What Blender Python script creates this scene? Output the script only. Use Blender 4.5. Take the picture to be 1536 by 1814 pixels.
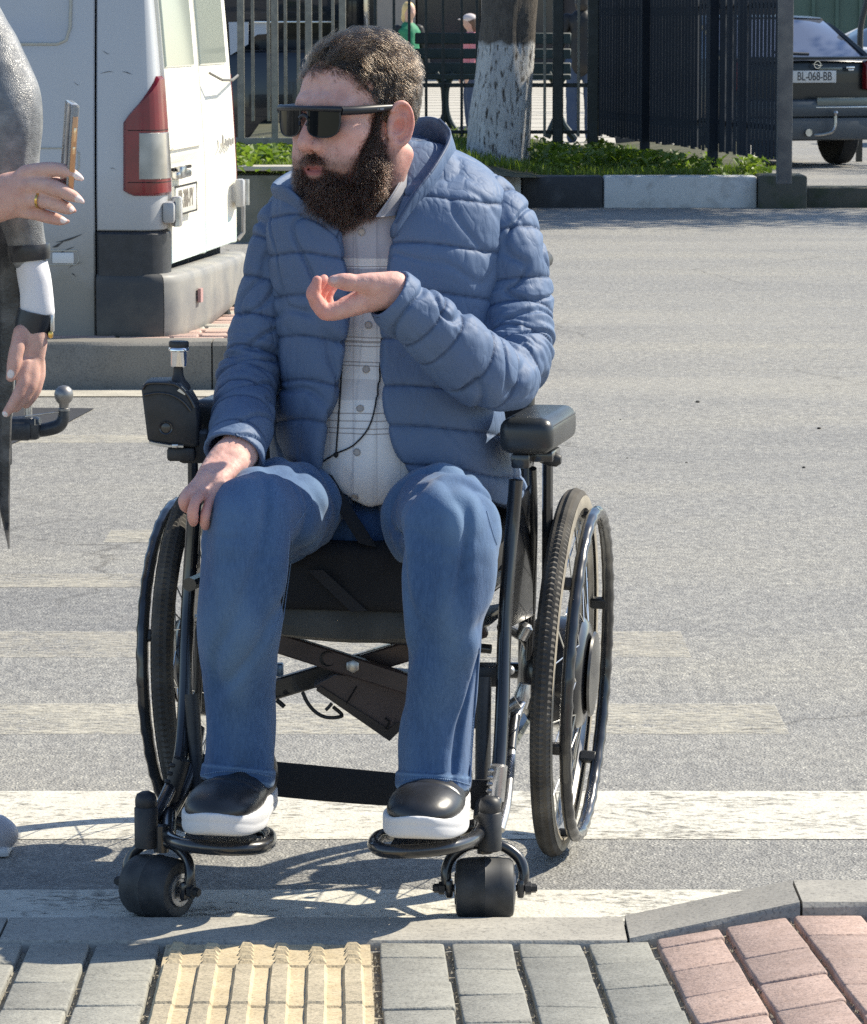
import bpy, math, random
import numpy as np
from mathutils import Vector, Matrix
random.seed(7)
RNG = np.random.default_rng(7)
for _o in list(bpy.data.objects):
    bpy.data.objects.remove(_o)
SC = bpy.context.scene
COL = SC.collection
# ------------------------------------------------------------------ camera
FPX, IW, IH = 7138.0, 1536.0, 1814.0
CAMZ = 1.4
PHI = math.atan(873.0 / FPX)
cam_d = bpy.data.cameras.new('camera')
cam = bpy.data.objects.new('camera', cam_d)
COL.objects.link(cam)
cam.location = (0, 0, CAMZ)
cam.rotation_euler = (math.pi / 2 - PHI, 0, 0)
cam_d.sensor_fit = 'VERTICAL'
cam_d.sensor_height = 24.0
cam_d.lens = 24.0 * FPX / IH
cam_d.clip_end = 600
cam_d.dof.use_dof = True
cam_d.dof.focus_distance = 6.5
cam_d.dof.aperture_fstop = 45.0
SC.camera = cam
# ------------------------------------------------------------------ light
SUN = Vector((0.94, 0.46, 1.0)).normalized()
SUN_EL = math.asin(SUN.z)
SUN_AZ = math.atan2(SUN.x, SUN.y)
world = bpy.data.worlds.new('World')
SC.world = world
world.use_nodes = True
_nt = world.node_tree
_nt.nodes.clear()
_wo = _nt.nodes.new('ShaderNodeOutputWorld')
_bg = _nt.nodes.new('ShaderNodeBackground')
_sk = _nt.nodes.new('ShaderNodeTexSky')
_sk.sky_type = 'NISHITA'
_sk.sun_disc = False
_sk.sun_elevation = SUN_EL
_sk.sun_rotation = SUN_AZ
_sk.air_density = 1.0
_sk.dust_density = 0.4
_sk.ozone_density = 2.6
_bg.inputs['Strength'].default_value = 0.118
_nt.links.new(_sk.outputs[0], _bg.inputs[0])
_nt.links.new(_bg.outputs[0], _wo.inputs[0])
sun_d = bpy.data.lights.new('sun', 'SUN')
sun_d.energy = 5.0
sun_d.angle = math.radians(0.53)
sun_d.color = (1.0, 0.915, 0.755)
sun = bpy.data.objects.new('sun', sun_d)
COL.objects.link(sun)
sun.rotation_euler = SUN.to_track_quat('Z', 'Y').to_euler()
sun.location = (8, 4, 10)
SC.view_settings.view_transform = 'Standard'
SC.view_settings.look = 'None'
SC.view_settings.gamma = 1.0
SC.view_settings.exposure = 0.70
SC.view_settings.use_curve_mapping = False
SC.render.engine = 'CYCLES'
SC.cycles.use_denoising = False
SC.cycles.sample_clamp_indirect = 4.0
SC.cycles.max_bounces = 8
SC.cycles.transparent_max_bounces = 12
# ------------------------------------------------------------------ picking
SP, CP = math.sin(PHI), math.cos(PHI)
def P(u, v, Y):
    a = (u - 768.0) / FPX; b = (907.0 - v) / FPX
    dy = CP + b * SP; dz = -SP + b * CP
    t = Y / dy
    return Vector((a * t, Y, CAMZ + dz * t))
def PZ(u, v, z):
    a = (u - 768.0) / FPX; b = (907.0 - v) / FPX
    dy = CP + b * SP; dz = -SP + b * CP
    t = (z - CAMZ) / dz
    return Vector((a * t, dy * t, z))
def PX(n, Y):                      # n photo pixels at depth Y, in metres
    return n * Y / FPX
def UV(p):                         # world -> photo pixel (arrays allowed, last axis 3)
    p = np.asarray(p, float)
    x, y, z = p[..., 0], p[..., 1], p[..., 2] - CAMZ
    fwd = y * CP - z * SP; up = y * SP + z * CP
    return 768 + FPX * x / fwd, 907 - FPX * up / fwd
# ------------------------------------------------------------------ scene graph helpers
def tag(o, label=None, cat=None, group=None, kind=None):
    if label: o['label'] = label
    if cat: o['category'] = cat
    if group: o['group'] = group
    if kind: o['kind'] = kind
    return o
def empty(name, loc=(0, 0, 0), rz=0.0, label=None, cat=None, group=None):
    o = bpy.data.objects.new(name, None)
    o.empty_display_size = 0.1
    COL.objects.link(o)
    o.location = loc
    o.rotation_euler = (0, 0, rz)
    return tag(o, label, cat, group)
def link(name, me, mat=None, parent=None, keep=False):
    o = bpy.data.objects.new(name, me)
    COL.objects.link(o)
    if mat is not None and not me.materials:
        for m in (mat if isinstance(mat, (list, tuple)) else [mat]):
            me.materials.append(m)
    if parent is not None:
        o.parent = parent
        if keep:                   # mesh given in world space
            bpy.context.view_layer.update()
            o.matrix_parent_inverse = parent.matrix_world.inverted()
    return o
def wm(parent):
    """world matrix of an empty that may not have been evaluated yet"""
    m = Matrix.LocRotScale(parent.location, parent.rotation_euler, parent.scale)
    return m if parent.parent is None else wm(parent.parent) @ parent.matrix_parent_inverse @ m
class MB:
    """collects shapes into one mesh; world or local coordinates"""
    def __init__(s):
        s.v = []; s.f = []; s.m = []; s.n = 0; s.mi = 0
    def add(s, verts, faces):
        s.v.extend([tuple(q) for q in verts])
        for f in faces:
            s.f.append(tuple(i + s.n for i in f)); s.m.append(s.mi)
        s.n = len(s.v)
        return s
    def box(s, c, d, rz=0.0, rot=None):
        x, y, z = d[0] / 2, d[1] / 2, d[2] / 2
        pts = [Vector((sx * x, sy * y, sz * z)) for sz in (-1, 1) for sy in (-1, 1) for sx in (-1, 1)]
        R = rot if rot is not None else Matrix.Rotation(rz, 3, 'Z')
        pts = [R @ q + Vector(c) for q in pts]
        return s.add(pts, [(0, 2, 3, 1), (4, 5, 7, 6), (0, 1, 5, 4), (2, 6, 7, 3), (0, 4, 6, 2), (1, 3, 7, 5)])
    def bbox(s, c, d, bev=0.01, rz=0.0, rot=None, seg=2):
        """box with rounded edges: a superellipsoid-like chamfered box"""
        hx, hy, hz = d[0] / 2, d[1] / 2, d[2] / 2
        b = min(bev, hx * .98, hy * .98, hz * .98)
        R = rot if rot is not None else Matrix.Rotation(rz, 3, 'Z')
        prof = []
        for i in range(seg + 1):
            a = math.pi / 2 * i / seg
            prof.append((b * (1 - math.sin(a)), b * (1 - math.cos(a))))   # inset, dz
        rings = []
        lv = [(p[0], -hz + p[1]) for p in prof] + [(p[0], hz - p[1]) for p in reversed(prof)]
        nc = 4 * (seg + 1)
        for ins, z in lv:
            ring = []
            for q, (sx, sy) in enumerate(((1, 1), (-1, 1), (-1, -1), (1, -1))):
                for i in range(seg + 1):
                    a = math.pi / 2 * (q + i / seg)
                    rr = max(b - ins, 1e-5)
                    ring.append(Vector((sx * (hx - b) + rr * math.cos(a), sy * (hy - b) + rr * math.sin(a), z)))
            rings.append([R @ q + Vector(c) for q in ring])
        return s.loft(rings, True, True, True)
    def loft(s, rings, closed=True, cap0=False, cap1=False):
        n = len(rings[0]); v = []; f = []
        for r in rings: v.extend(r)
        for i in range(len(rings) - 1):
            for j in range(n if closed else n - 1):
                k = (j + 1) % n
                f.append((i * n + j, i * n + k, (i + 1) * n + k, (i + 1) * n + j))
        if cap0: f.append(tuple(reversed(range(n))))
        if cap1: f.append(tuple((len(rings) - 1) * n + j for j in range(n)))
        return s.add(v, f)
    def tube(s, pts, r, n=10, cap=True, closed=False, flat=None):
        pts = [Vector(q) for q in pts]
        rr = r if isinstance(r, (list, tuple)) else [r] * len(pts)
        rings = []; m = len(pts); prev = None
        for i, q in enumerate(pts):
            if closed: t = pts[(i + 1) % m] - pts[(i - 1) % m]
            else: t = pts[min(i + 1, m - 1)] - pts[max(i - 1, 0)]
            t.normalize()
            if prev is None:
                a = Vector((0, 0, 1)) if abs(t.z) < 0.9 else Vector((1, 0, 0))
                if flat is not None: a = Vector(flat[0])
                x = (a - a.dot(t) * t).normalized()
            else:
                x = (prev - prev.dot(t) * t).normalized()
            prev = x; y = t.cross(x)
            fx = flat[1] if flat is not None else 1.0
            rings.append([q + (x * math.cos(2 * math.pi * k / n) * fx + y * math.sin(2 * math.pi * k / n)) * rr[i] for k in range(n)])
        if closed:
            rings.append(rings[0])
            return s.loft(rings, True)
        return s.loft(rings, True, cap, cap)
    def lathe(s, prof, c=(0, 0, 0), axis=(0, 0, 1), n=24, cap0=True, cap1=True, a0=0.0, a1=None):
        """prof: list of (radius, height along axis)"""
        ax = Vector(axis).normalized()
        t = Vector((0, 0, 1)) if abs(ax.z) < 0.9 else Vector((1, 0, 0))
        x = (t - t.dot(ax) * ax).normalized(); y = ax.cross(x)
        c = Vector(c); rings = []
        for r, h in prof:
            rings.append([c + ax * h + (x * math.cos(2 * math.pi * k / n) + y * math.sin(2 * math.pi * k / n)) * max(r, 1e-5) for k in range(n)])
        return s.loft(rings, True, cap0, cap1)
    def prism(s, poly, thick, axis):
        """poly: list of 3D points (planar), extruded by axis*thick"""
        a = Vector(axis) * thick; n = len(poly)
        v = [Vector(q) for q in poly] + [Vector(q) + a for q in poly]
        f = [tuple(reversed(range(n))), tuple(range(n, 2 * n))] + [(j, (j + 1) % n, n + (j + 1) % n, n + j) for j in range(n)]
        return s.add(v, f)
    def grid(s, G, closed_u=False):
        """G: rows of points"""
        return s.loft(G, closed_u)
    def mesh(s, name, smooth=40):
        me = bpy.data.meshes.new(name)
        me.from_pydata(s.v, [], s.f)
        if any(s.m): me.polygons.foreach_set('material_index', s.m)
        fix_normals(me)
        if smooth: shade(me, smooth)
        return me
    def build(s, name, mat=None, parent=None, smooth=40, world=False):
        if world and parent is not None:
            Mi = wm(parent).inverted()
            s.v = [tuple(Mi @ Vector(q)) for q in s.v]
        return link(name, s.mesh(name, smooth), mat, parent)
def fix_normals(me):
    import bmesh
    bm = bmesh.new(); bm.from_mesh(me)
    bmesh.ops.recalc_face_normals(bm, faces=bm.faces)
    bm.to_mesh(me); bm.free()
def shade(me, ang=40):
    me.polygons.foreach_set('use_smooth', [True] * len(me.polygons))
    if ang < 180:
        me.set_sharp_from_angle(angle=math.radians(ang))
    me.update()
def copy_tree(o, parent=None):
    c = o.copy(); COL.objects.link(c)
    if parent is not None: c.parent = parent
    for ch in list(o.children): copy_tree(ch, c)
    return c
def spline(pts, n=8, closed=False):
    """Catmull-Rom through rows of numbers -> dense rows"""
    p = np.asarray(pts, float); m = len(p); out = []
    for i in range(m if closed else m - 1):
        if closed: a, b, c, d = p[(i - 1) % m], p[i], p[(i + 1) % m], p[(i + 2) % m]
        else: a, b, c, d = p[max(i - 1, 0)], p[i], p[i + 1], p[min(i + 2, m - 1)]
        for k in range(n):
            t = k / n
            out.append(0.5 * ((2 * b) + (c - a) * t + (2 * a - 5 * b + 4 * c - d) * t * t + (3 * b - a - 3 * c + d) * t ** 3))
    if not closed: out.append(p[-1])
    return np.array(out)
def pix(rows):
    """rows of (u, v, Y, ...) -> rows of (x, y, z, ...)"""
    out = []
    for r in rows:
        q = P(r[0], r[1], r[2]); out.append(list(q) + list(r[3:]))
    return np.array(out)
# ------------------------------------------------------------------ materials
def mat(name, col, rough=0.6, metal=0.0, spec=None, noise=None, bump=None, coat=0.0, sss=None, trans=0.0, rvar=0.0, sheen=0.0):
    """noise: (scale, colour2, lo, hi[, detail]); bump: (scale, strength, distance[, detail])"""
    m = bpy.data.materials.new(name); m.use_nodes = True
    nt = m.node_tree; b = nt.nodes['Principled BSDF']
    b.inputs['Base Color'].default_value = (*col, 1)
    b.inputs['Roughness'].default_value = rough
    b.inputs['Metallic'].default_value = metal
    if spec is not None: b.inputs['Specular IOR Level'].default_value = spec
    if coat: b.inputs['Coat Weight'].default_value = coat
    if trans: b.inputs['Transmission Weight'].default_value = trans
    if sheen: b.inputs['Sheen Weight'].default_value = sheen
    if sss:
        b.inputs['Subsurface Weight'].default_value = sss[0]
        b.inputs['Subsurface Radius'].default_value = sss[1]
        b.inputs['Subsurface Scale'].default_value = sss[2]
    tc = nt.nodes.new('ShaderNodeTexCoord')
    if noise:
        n = nt.nodes.new('ShaderNodeTexNoise')
        n.inputs['Scale'].default_value = noise[0]
        n.inputs['Detail'].default_value = noise[4] if len(noise) > 4 else 5
        r = nt.nodes.new('ShaderNodeValToRGB')
        r.color_ramp.elements[0].position = noise[2]; r.color_ramp.elements[0].color = (*col, 1)
        r.color_ramp.elements[1].position = noise[3]; r.color_ramp.elements[1].color = (*noise[1], 1)
        nt.links.new(tc.outputs['Object'], n.inputs['Vector'])
        nt.links.new(n.outputs['Fac'], r.inputs['Fac'])
        nt.links.new(r.outputs['Color'], b.inputs['Base Color'])
        if rvar:
            mr = nt.nodes.new('ShaderNodeMapRange')
            mr.inputs['To Min'].default_value = rough - rvar; mr.inputs['To Max'].default_value = rough + rvar
            nt.links.new(n.outputs['Fac'], mr.inputs['Value'])
            nt.links.new(mr.outputs[0], b.inputs['Roughness'])
    if bump:
        n2 = nt.nodes.new('ShaderNodeTexNoise')
        n2.inputs['Scale'].default_value = bump[0]
        n2.inputs['Detail'].default_value = bump[3] if len(bump) > 3 else 4
        bp = nt.nodes.new('ShaderNodeBump')
        bp.inputs['Strength'].default_value = bump[1]; bp.inputs['Distance'].default_value = bump[2]
        nt.links.new(tc.outputs['Object'], n2.inputs['Vector'])
        nt.links.new(n2.outputs['Fac'], bp.inputs['Height'])
        nt.links.new(bp.outputs[0], b.inputs['Normal'])
    return m
class NT:
    """tiny wrapper for writing longer node trees"""
    def __init__(s, name):
        s.m = bpy.data.materials.new(name); s.m.use_nodes = True
        s.t = s.m.node_tree; s.b = s.t.nodes['Principled BSDF']; s.out = s.t.nodes['Material Output']
        s.tc = s.t.nodes.new('ShaderNodeTexCoord')
    def n(s, typ, ins=None, **kw):
        nd = s.t.nodes.new(typ)
        for k, v in kw.items(): setattr(nd, k, v)
        for k, v in (ins or {}).items(): s.put(nd.inputs[k], v)
        return nd
    def put(s, inp, v):
        if isinstance(v, bpy.types.NodeSocket): s.t.links.new(v, inp)
        elif isinstance(v, bpy.types.Node): s.t.links.new(v.outputs[0], inp)
        else: inp.default_value = v
    def noise(s, scale, detail=4, vec=None, rough=0.55, out='Fac'):
        nd = s.n('ShaderNodeTexNoise', {'Scale': scale, 'Detail': detail, 'Roughness': rough, 'Vector': vec or s.tc.outputs['Object']})
        return nd.outputs[out]
    def ramp(s, fac, stops):
        nd = s.n('ShaderNodeValToRGB', {'Fac': fac})
        cr = nd.color_ramp
        while len(cr.elements) < len(stops): cr.elements.new(0.5)
        for e, (p, c) in zip(cr.elements, stops):
            e.position = p; e.color = (*c, 1) if len(c) == 3 else c
        return nd.outputs['Color']
    def mix(s, fac, a, b, mode='MIX'):
        nd = s.n('ShaderNodeMix', data_type='RGBA', blend_type=mode)
        s.put(nd.inputs[0], fac); s.put(nd.inputs[6], a if not isinstance(a, tuple) or len(a) == 4 else (*a, 1)); s.put(nd.inputs[7], b if not isinstance(b, tuple) or len(b) == 4 else (*b, 1))
        return nd.outputs[2]
    def math(s, op, a, b=0.0):
        nd = s.n('ShaderNodeMath', operation=op)
        s.put(nd.inputs[0], a); s.put(nd.inputs[1], b)
        return nd.outputs[0]
    def bump(s, h, strength, dist, normal=None):
        nd = s.n('ShaderNodeBump', {'Height': h, 'Strength': strength, 'Distance': dist})
        if normal is not None: s.put(nd.inputs['Normal'], normal)
        return nd.outputs[0]
    def set(s, **kw):
        for k, v in kw.items():
            k = k.replace('_', ' ')
            if isinstance(v, tuple) and len(v) == 3 and 'Color' in k: v = (*v, 1)
            s.put(s.b.inputs[k], v)
        return s
# ------------------------------------------------------------------ noise
_perm = np.random.default_rng(3).permutation(256)
_perm = np.concatenate([_perm, _perm, _perm])
_grad = np.random.default_rng(4).normal(size=(256, 3)); _grad /= np.linalg.norm(_grad, axis=1)[:, None]
def pnoise(p, freq=1.0, seed=0):
    """vectorised gradient noise, about -0.7..0.7"""
    p = np.asarray(p, np.float64) * freq + seed * 17.31
    i = np.floor(p).astype(np.int64); f = p - i; i &= 255
    w = f * f * f * (f * (f * 6 - 15) + 10)
    out = 0.0
    for dx in (0, 1):
        for dy in (0, 1):
            for dz in (0, 1):
                h = _perm[_perm[_perm[i[:, 0] + dx] + i[:, 1] + dy] + i[:, 2] + dz]
                g = _grad[h]
                d = g[:, 0] * (f[:, 0] - dx) + g[:, 1] * (f[:, 1] - dy) + g[:, 2] * (f[:, 2] - dz)
                out = out + d * (w[:, 0] if dx else 1 - w[:, 0]) * (w[:, 1] if dy else 1 - w[:, 1]) * (w[:, 2] if dz else 1 - w[:, 2])
    return out
def fbm(p, freq, oct=3, seed=0):
    o = 0; a = 1.0
    for k in range(oct):
        o = o + a * pnoise(p, freq * 2 ** k, seed + k * 3); a *= 0.5
    return o
# ------------------------------------------------------------------ signed distance modelling
class Vol:
    def __init__(s, lo, hi, h):
        s.lo = np.array(lo, np.float32); s.h = h
        s.n = np.ceil((np.array(hi) - s.lo) / h).astype(int) + 1
        s.f = np.full(s.n, 0.5, np.float32)
    def block(s, lo, hi):
        a = np.clip(np.floor((np.array(lo) - s.lo) / s.h).astype(int), 0, s.n)
        b = np.clip(np.ceil((np.array(hi) - s.lo) / s.h).astype(int) + 1, 0, s.n)
        sl = tuple(slice(i, j) for i, j in zip(a, b))
        ax = [s.lo[k] + s.h * np.arange(a[k], b[k], dtype=np.float32) for k in range(3)]
        return sl, ax[0][:, None, None], ax[1][None, :, None], ax[2][None, None, :]
    def put(s, sl, d, k=0.0, op='u'):
        g = s.f[sl]
        if op == 'u':
            if k > 0:
                q = np.maximum(k - np.abs(g - d), 0) / k
                s.f[sl] = np.minimum(g, d) - q * q * k * 0.25
            else: s.f[sl] = np.minimum(g, d)
        else:                       # subtract
            d = -d
            if k > 0:
                q = np.maximum(k - np.abs(g - d), 0) / k
                s.f[sl] = np.maximum(g, d) + q * q * k * 0.25
            else: s.f[sl] = np.maximum(g, d)
    def ell(s, c, r, k=0.01, op='u', R=None):
        c = np.array(c, float); r = np.array(r, float) * np.ones(3)
        m = (r.max() if R is not None else r) + k + 3 * s.h
        sl, X, Y, Z = s.block(c - m, c + m)
        X = X - c[0]; Y = Y - c[1]; Z = Z - c[2]
        if R is not None:
            R = np.array(R, float)   # rows are the ellipsoid's axes
            X, Y, Z = (R[0, 0] * X + R[0, 1] * Y + R[0, 2] * Z, R[1, 0] * X + R[1, 1] * Y + R[1, 2] * Z, R[2, 0] * X + R[2, 1] * Y + R[2, 2] * Z)
        k0 = np.sqrt((X / r[0]) ** 2 + (Y / r[1]) ** 2 + (Z / r[2]) ** 2)
        k1 = np.sqrt((X / r[0] ** 2) ** 2 + (Y / r[1] ** 2) ** 2 + (Z / r[2] ** 2) ** 2)
        s.put(sl, (k0 * (k0 - 1) / np.maximum(k1, 1e-6)).astype(np.float32), k, op)
        return s
    def sweep(s, rows, k=0.01, op='u', sub=6, w=None, cut=None, raw=False):
        """rows: (x,y,z,r[,ratio]); w: axis along which the section is r*ratio; cut: list of (point, normal) half spaces kept where (p-c).n<0"""
        q = spline(rows, sub) if sub > 1 else np.array(rows, float)
        rm = q[:, 3] * (np.maximum(q[:, 4], 1) if q.shape[1] > 4 else 1)
        pad = rm.max() + k + 3 * s.h
        sl, X, Y, Z = s.block(q[:, :3].min(0) - pad, q[:, :3].max(0) + pad)
        if 0 in [len(range(*t.indices(10 ** 6))) for t in sl]: return s
        D = np.full(np.broadcast_shapes(X.shape, Y.shape, Z.shape), 0.5, np.float32)
        lo = np.array([X.flat[0], Y.flat[0], Z.flat[0]])
        for a, b in zip(q[:-1], q[1:]):
            mg = max(a[3], b[3]) * (max(a[4], b[4], 1) if len(a) > 4 else 1) + k + 3 * s.h
            i0 = np.maximum(np.floor((np.minimum(a[:3], b[:3]) - mg - lo) / s.h).astype(int), 0)
            i1 = np.ceil((np.maximum(a[:3], b[:3]) + mg - lo) / s.h).astype(int) + 1
            ss = tuple(slice(i, max(j, i)) for i, j in zip(i0, i1))
            x = X[ss[0]] - a[0]; y = Y[:, ss[1]] - a[1]; z = Z[:, :, ss[2]] - a[2]
            d = b[:3] - a[:3]; L = max(float(d @ d), 1e-12)
            t = np.clip((x * d[0] + y * d[1] + z * d[2]) / L, 0, 1)
            x = x - t * d[0]; y = y - t * d[1]; z = z - t * d[2]
            r = a[3] + t * (b[3] - a[3])
            if w is not None:
                ra = a[4] + t * (b[4] - a[4])
                pw = (x * w[0] + y * w[1] + z * w[2]) * (1 / ra - 1)
                x = x + pw * w[0]; y = y + pw * w[1]; z = z + pw * w[2]
            dd = np.sqrt(x * x + y * y + z * z) - r
            D[ss] = np.minimum(D[ss], dd)
        for c, n in (cut or []):
            D = np.maximum(D, (X - c[0]) * n[0] + (Y - c[1]) * n[1] + (Z - c[2]) * n[2])
        s.put(sl, D.astype(np.float32), k, op)
        return s
    def fn(s, f, lo=None, hi=None, k=0.0, op='u'):
        sl, X, Y, Z = s.block(s.lo if lo is None else lo, (s.lo + s.n * s.h) if hi is None else hi)
        s.put(sl, np.asarray(f(X, Y, Z), np.float32), k, op)
        return s
    def mesh(s):
        """naive surface nets -> verts, quads"""
        f = s.f; sg = f < 0
        c = np.zeros(np.array(f.shape) - 1, np.int8)
        for dx in (0, 1):
            for dy in (0, 1):
                for dz in (0, 1):
                    c += sg[dx:sg.shape[0] - 1 + dx, dy:sg.shape[1] - 1 + dy, dz:sg.shape[2] - 1 + dz]
        I = np.argwhere((c > 0) & (c < 8))
        idx = np.full(c.shape, -1, np.int32)
        idx[I[:, 0], I[:, 1], I[:, 2]] = np.arange(len(I))
        acc = np.zeros((len(I), 3)); cnt = np.zeros(len(I))
        cor = [(x, y, z) for x in (0, 1) for y in (0, 1) for z in (0, 1)]
        val = {q: f[I[:, 0] + q[0], I[:, 1] + q[1], I[:, 2] + q[2]] for q in cor}
        for q in cor:
            for a in range(3):
                if q[a]: continue
                p = list(q); p[a] = 1; p = tuple(p)
                va, vb = val[q], val[p]
                m = (va < 0) != (vb < 0)
                t = va[m] / (va[m] - vb[m])
                e = np.tile(np.array(q, float), (m.sum(), 1)); e[:, a] += t
                acc[m] += e; cnt[m] += 1
        V = (I + acc / cnt[:, None]) * s.h + s.lo
        Q = []
        for a in range(3):
            b, d = (a + 1) % 3, (a + 2) % 3
            s0 = [slice(None)] * 3; s1 = [slice(None)] * 3
            s0[a] = slice(0, -1); s1[a] = slice(1, None)
            e = sg[tuple(s0)] != sg[tuple(s1)]
            E = np.argwhere(e)
            ok = (E[:, b] > 0) & (E[:, d] > 0) & (E[:, b] < c.shape[b]) & (E[:, d] < c.shape[d])
            E = E[ok]
            def cell(ob, od):
                q = E.copy(); q[:, b] -= ob; q[:, d] -= od
                return idx[q[:, 0], q[:, 1], q[:, 2]]
            quad = np.stack([cell(1, 1), cell(0, 1), cell(0, 0), cell(1, 0)], 1)
            flip = ~sg[E[:, 0], E[:, 1], E[:, 2]]
            quad[flip] = quad[flip][:, ::-1]
            Q.append(quad)
        Q = np.concatenate(Q)
        return V, Q[(Q >= 0).all(1)]
def vnormals(V, Q):
    n = np.cross(V[Q[:, 2]] - V[Q[:, 0]], V[Q[:, 3]] - V[Q[:, 1]])
    N = np.zeros_like(V)
    for k in range(Q.shape[1]): np.add.at(N, Q[:, k], n)
    return N / np.maximum(np.linalg.norm(N, axis=1), 1e-12)[:, None]
def relax(V, Q, it=2, lam=0.5):
    E = np.concatenate([Q[:, [k, (k + 1) % 4]] for k in range(4)])
    c = np.bincount(E[:, 0], minlength=len(V)) + np.bincount(E[:, 1], minlength=len(V))
    for _ in range(it):
        A = np.zeros_like(V)
        for k in range(3):
            A[:, k] = np.bincount(E[:, 0], V[E[:, 1], k], len(V)) + np.bincount(E[:, 1], V[E[:, 0], k], len(V))
        V = V + lam * (A / np.maximum(c, 1)[:, None] - V)
    return V
def npmesh(name, V, Q, cols=None):
    """numpy quads -> mesh, optional dict of per-vertex colour layers"""
    me = bpy.data.meshes.new(name)
    V = np.asarray(V, np.float32); Q = np.asarray(Q, np.int32); k = Q.shape[1]
    me.vertices.add(len(V)); me.vertices.foreach_set('co', V.ravel())
    me.loops.add(Q.size); me.loops.foreach_set('vertex_index', Q.ravel())
    me.polygons.add(len(Q)); me.polygons.foreach_set('loop_start', np.arange(0, Q.size, k, dtype=np.int32))
    me.polygons.foreach_set('use_smooth', np.ones(len(Q), bool))
    me.update(calc_edges=True)
    for nm, arr in (cols or {}).items():
        a = me.attributes.new(nm, 'FLOAT', 'POINT') if arr.ndim == 1 else me.attributes.new(nm, 'FLOAT_COLOR', 'POINT')
        if arr.ndim == 1: a.data.foreach_set('value', arr.astype(np.float32))
        else: a.data.foreach_set('color', np.concatenate([arr, np.ones((len(arr), 1))], 1).astype(np.float32).ravel())
    return me
def sstep(a, b, x):
    t = np.clip((x - a) / (b - a), 0, 1)
    return t * t * (3 - 2 * t)
def curve1(xs, ys):
    """smooth 1-D curve through points (numpy)"""
    xs = np.array(xs, float); ys = np.array(ys, float)
    d = np.gradient(ys, xs)
    def f(x):
        x = np.clip(x, xs[0], xs[-1])
        i = np.clip(np.searchsorted(xs, x) - 1, 0, len(xs) - 2)
        h = xs[i + 1] - xs[i]; t = (x - xs[i]) / h
        return (ys[i] * (1 + 2 * t) * (1 - t) ** 2 + h * d[i] * t * (1 - t) ** 2 + ys[i + 1] * t * t * (3 - 2 * t) + h * d[i + 1] * t * t * (t - 1))
    return f
def text_mesh(s, size, depth=0.001, sx=1.0, bold=0.0):
    c = bpy.data.curves.new('txt', 'FONT'); c.body = s; c.size = size; c.extrude = depth
    c.align_x = 'CENTER'; c.align_y = 'CENTER'; c.offset = bold
    o = bpy.data.objects.new('txt', c); COL.objects.link(o)
    dg = bpy.context.evaluated_depsgraph_get(); dg.update()
    me = bpy.data.meshes.new_from_object(o.evaluated_get(dg))
    bpy.data.objects.remove(o); bpy.data.curves.remove(c)
    me.transform(Matrix.Diagonal((sx, 1, 1, 1)))
    return me
# =================================================================== SETTING
# ---- asphalt
def asphalt_material():
    t = NT('asphalt')
    o = t.tc.outputs['Object']
    grain = t.noise(150, 2, o, 0.6)
    vor = t.n('ShaderNodeTexVoronoi', {'Scale': 210.0, 'Vector': o})
    stone = t.ramp(vor.outputs['Color'], [(0.0, (0.19, 0.187, 0.176)), (0.42, (0.245, 0.24, 0.225)), (0.80, (0.295, 0.288, 0.268)), (0.96, (0.45, 0.44, 0.40))])
    pits = t.ramp(grain, [(0.32, (0.55, 0.55, 0.56)), (0.50, (1, 1, 1))])
    c = t.mix(1.0, stone, pits, 'MULTIPLY')
    sc = t.n('ShaderNodeMapping', {'Vector': o, 'Scale': (0.35, 1.0, 1.0)})
    far = t.n('ShaderNodeMapping', {'Vector': o, 'Scale': (1.0, 0.55, 1.0)})
    f1 = t.ramp(t.noise(42, 3, far.outputs[0], .7), [(.34, (.74, .74, .75)), (.5, (1, 1, 1)), (.66, (1.28, 1.27, 1.24))])
    c = t.mix(1.0, c, f1, 'MULTIPLY')
    f2 = t.ramp(t.noise(13, 3, far.outputs[0], .7), [(.34, (.92, .92, .92)), (.5, (1, 1, 1)), (.66, (1.10, 1.10, 1.08))])
    c = t.mix(1.0, c, f2, 'MULTIPLY')
    big = t.ramp(t.noise(0.9, 5, sc.outputs[0]), [(0.30, (0.80, 0.81, 0.84)), (0.5, (1, 1, 1)), (0.72, (1.15, 1.13, 1.07))])
    c = t.mix(1.0, c, big, 'MULTIPLY')
    wv = t.n('ShaderNodeTexVoronoi', {'Scale': 0.55, 'Vector': t.n('ShaderNodeMix', {0: .25, 4: o, 5: t.noise(2.2, 4, o, .6, 'Color')}, data_type='VECTOR').outputs[1]}, feature='DISTANCE_TO_EDGE')
    ck = t.ramp(wv.outputs['Distance'], [(0.0, (.60, .59, .58)), (0.0045, (1, 1, 1))])
    gate = t.ramp(t.noise(.35, 3, o), [(.50, (0, 0, 0)), (.56, (1, 1, 1))])
    c = t.mix(gate, c, t.mix(1.0, c, ck, 'MULTIPLY'))
    stain = t.ramp(t.noise(1.7, 5, sc.outputs[0], .7), [(.64, (1, 1, 1)), (.78, (.80, .80, .81))])
    c = t.mix(1.0, c, stain, 'MULTIPLY')
    dust = t.ramp(t.noise(0.25, 6, sc.outputs[0], 0.65), [(0.52, (0, 0, 0)), (0.72, (0.55, 0.55, 0.55))])
    c = t.mix(dust, c, (0.34, 0.325, 0.285))
    h = t.math('ADD', t.math('MULTIPLY', vor.outputs['Distance'], 1.0), t.math('MULTIPLY', grain, 1.4))
    t.set(Base_Color=c, Roughness=0.72, Normal=t.bump(h, 0.65, 0.004))
    t.b.inputs['Specular IOR Level'].default_value = 0.4
    return t.m
M_ASPH = asphalt_material()
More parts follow.
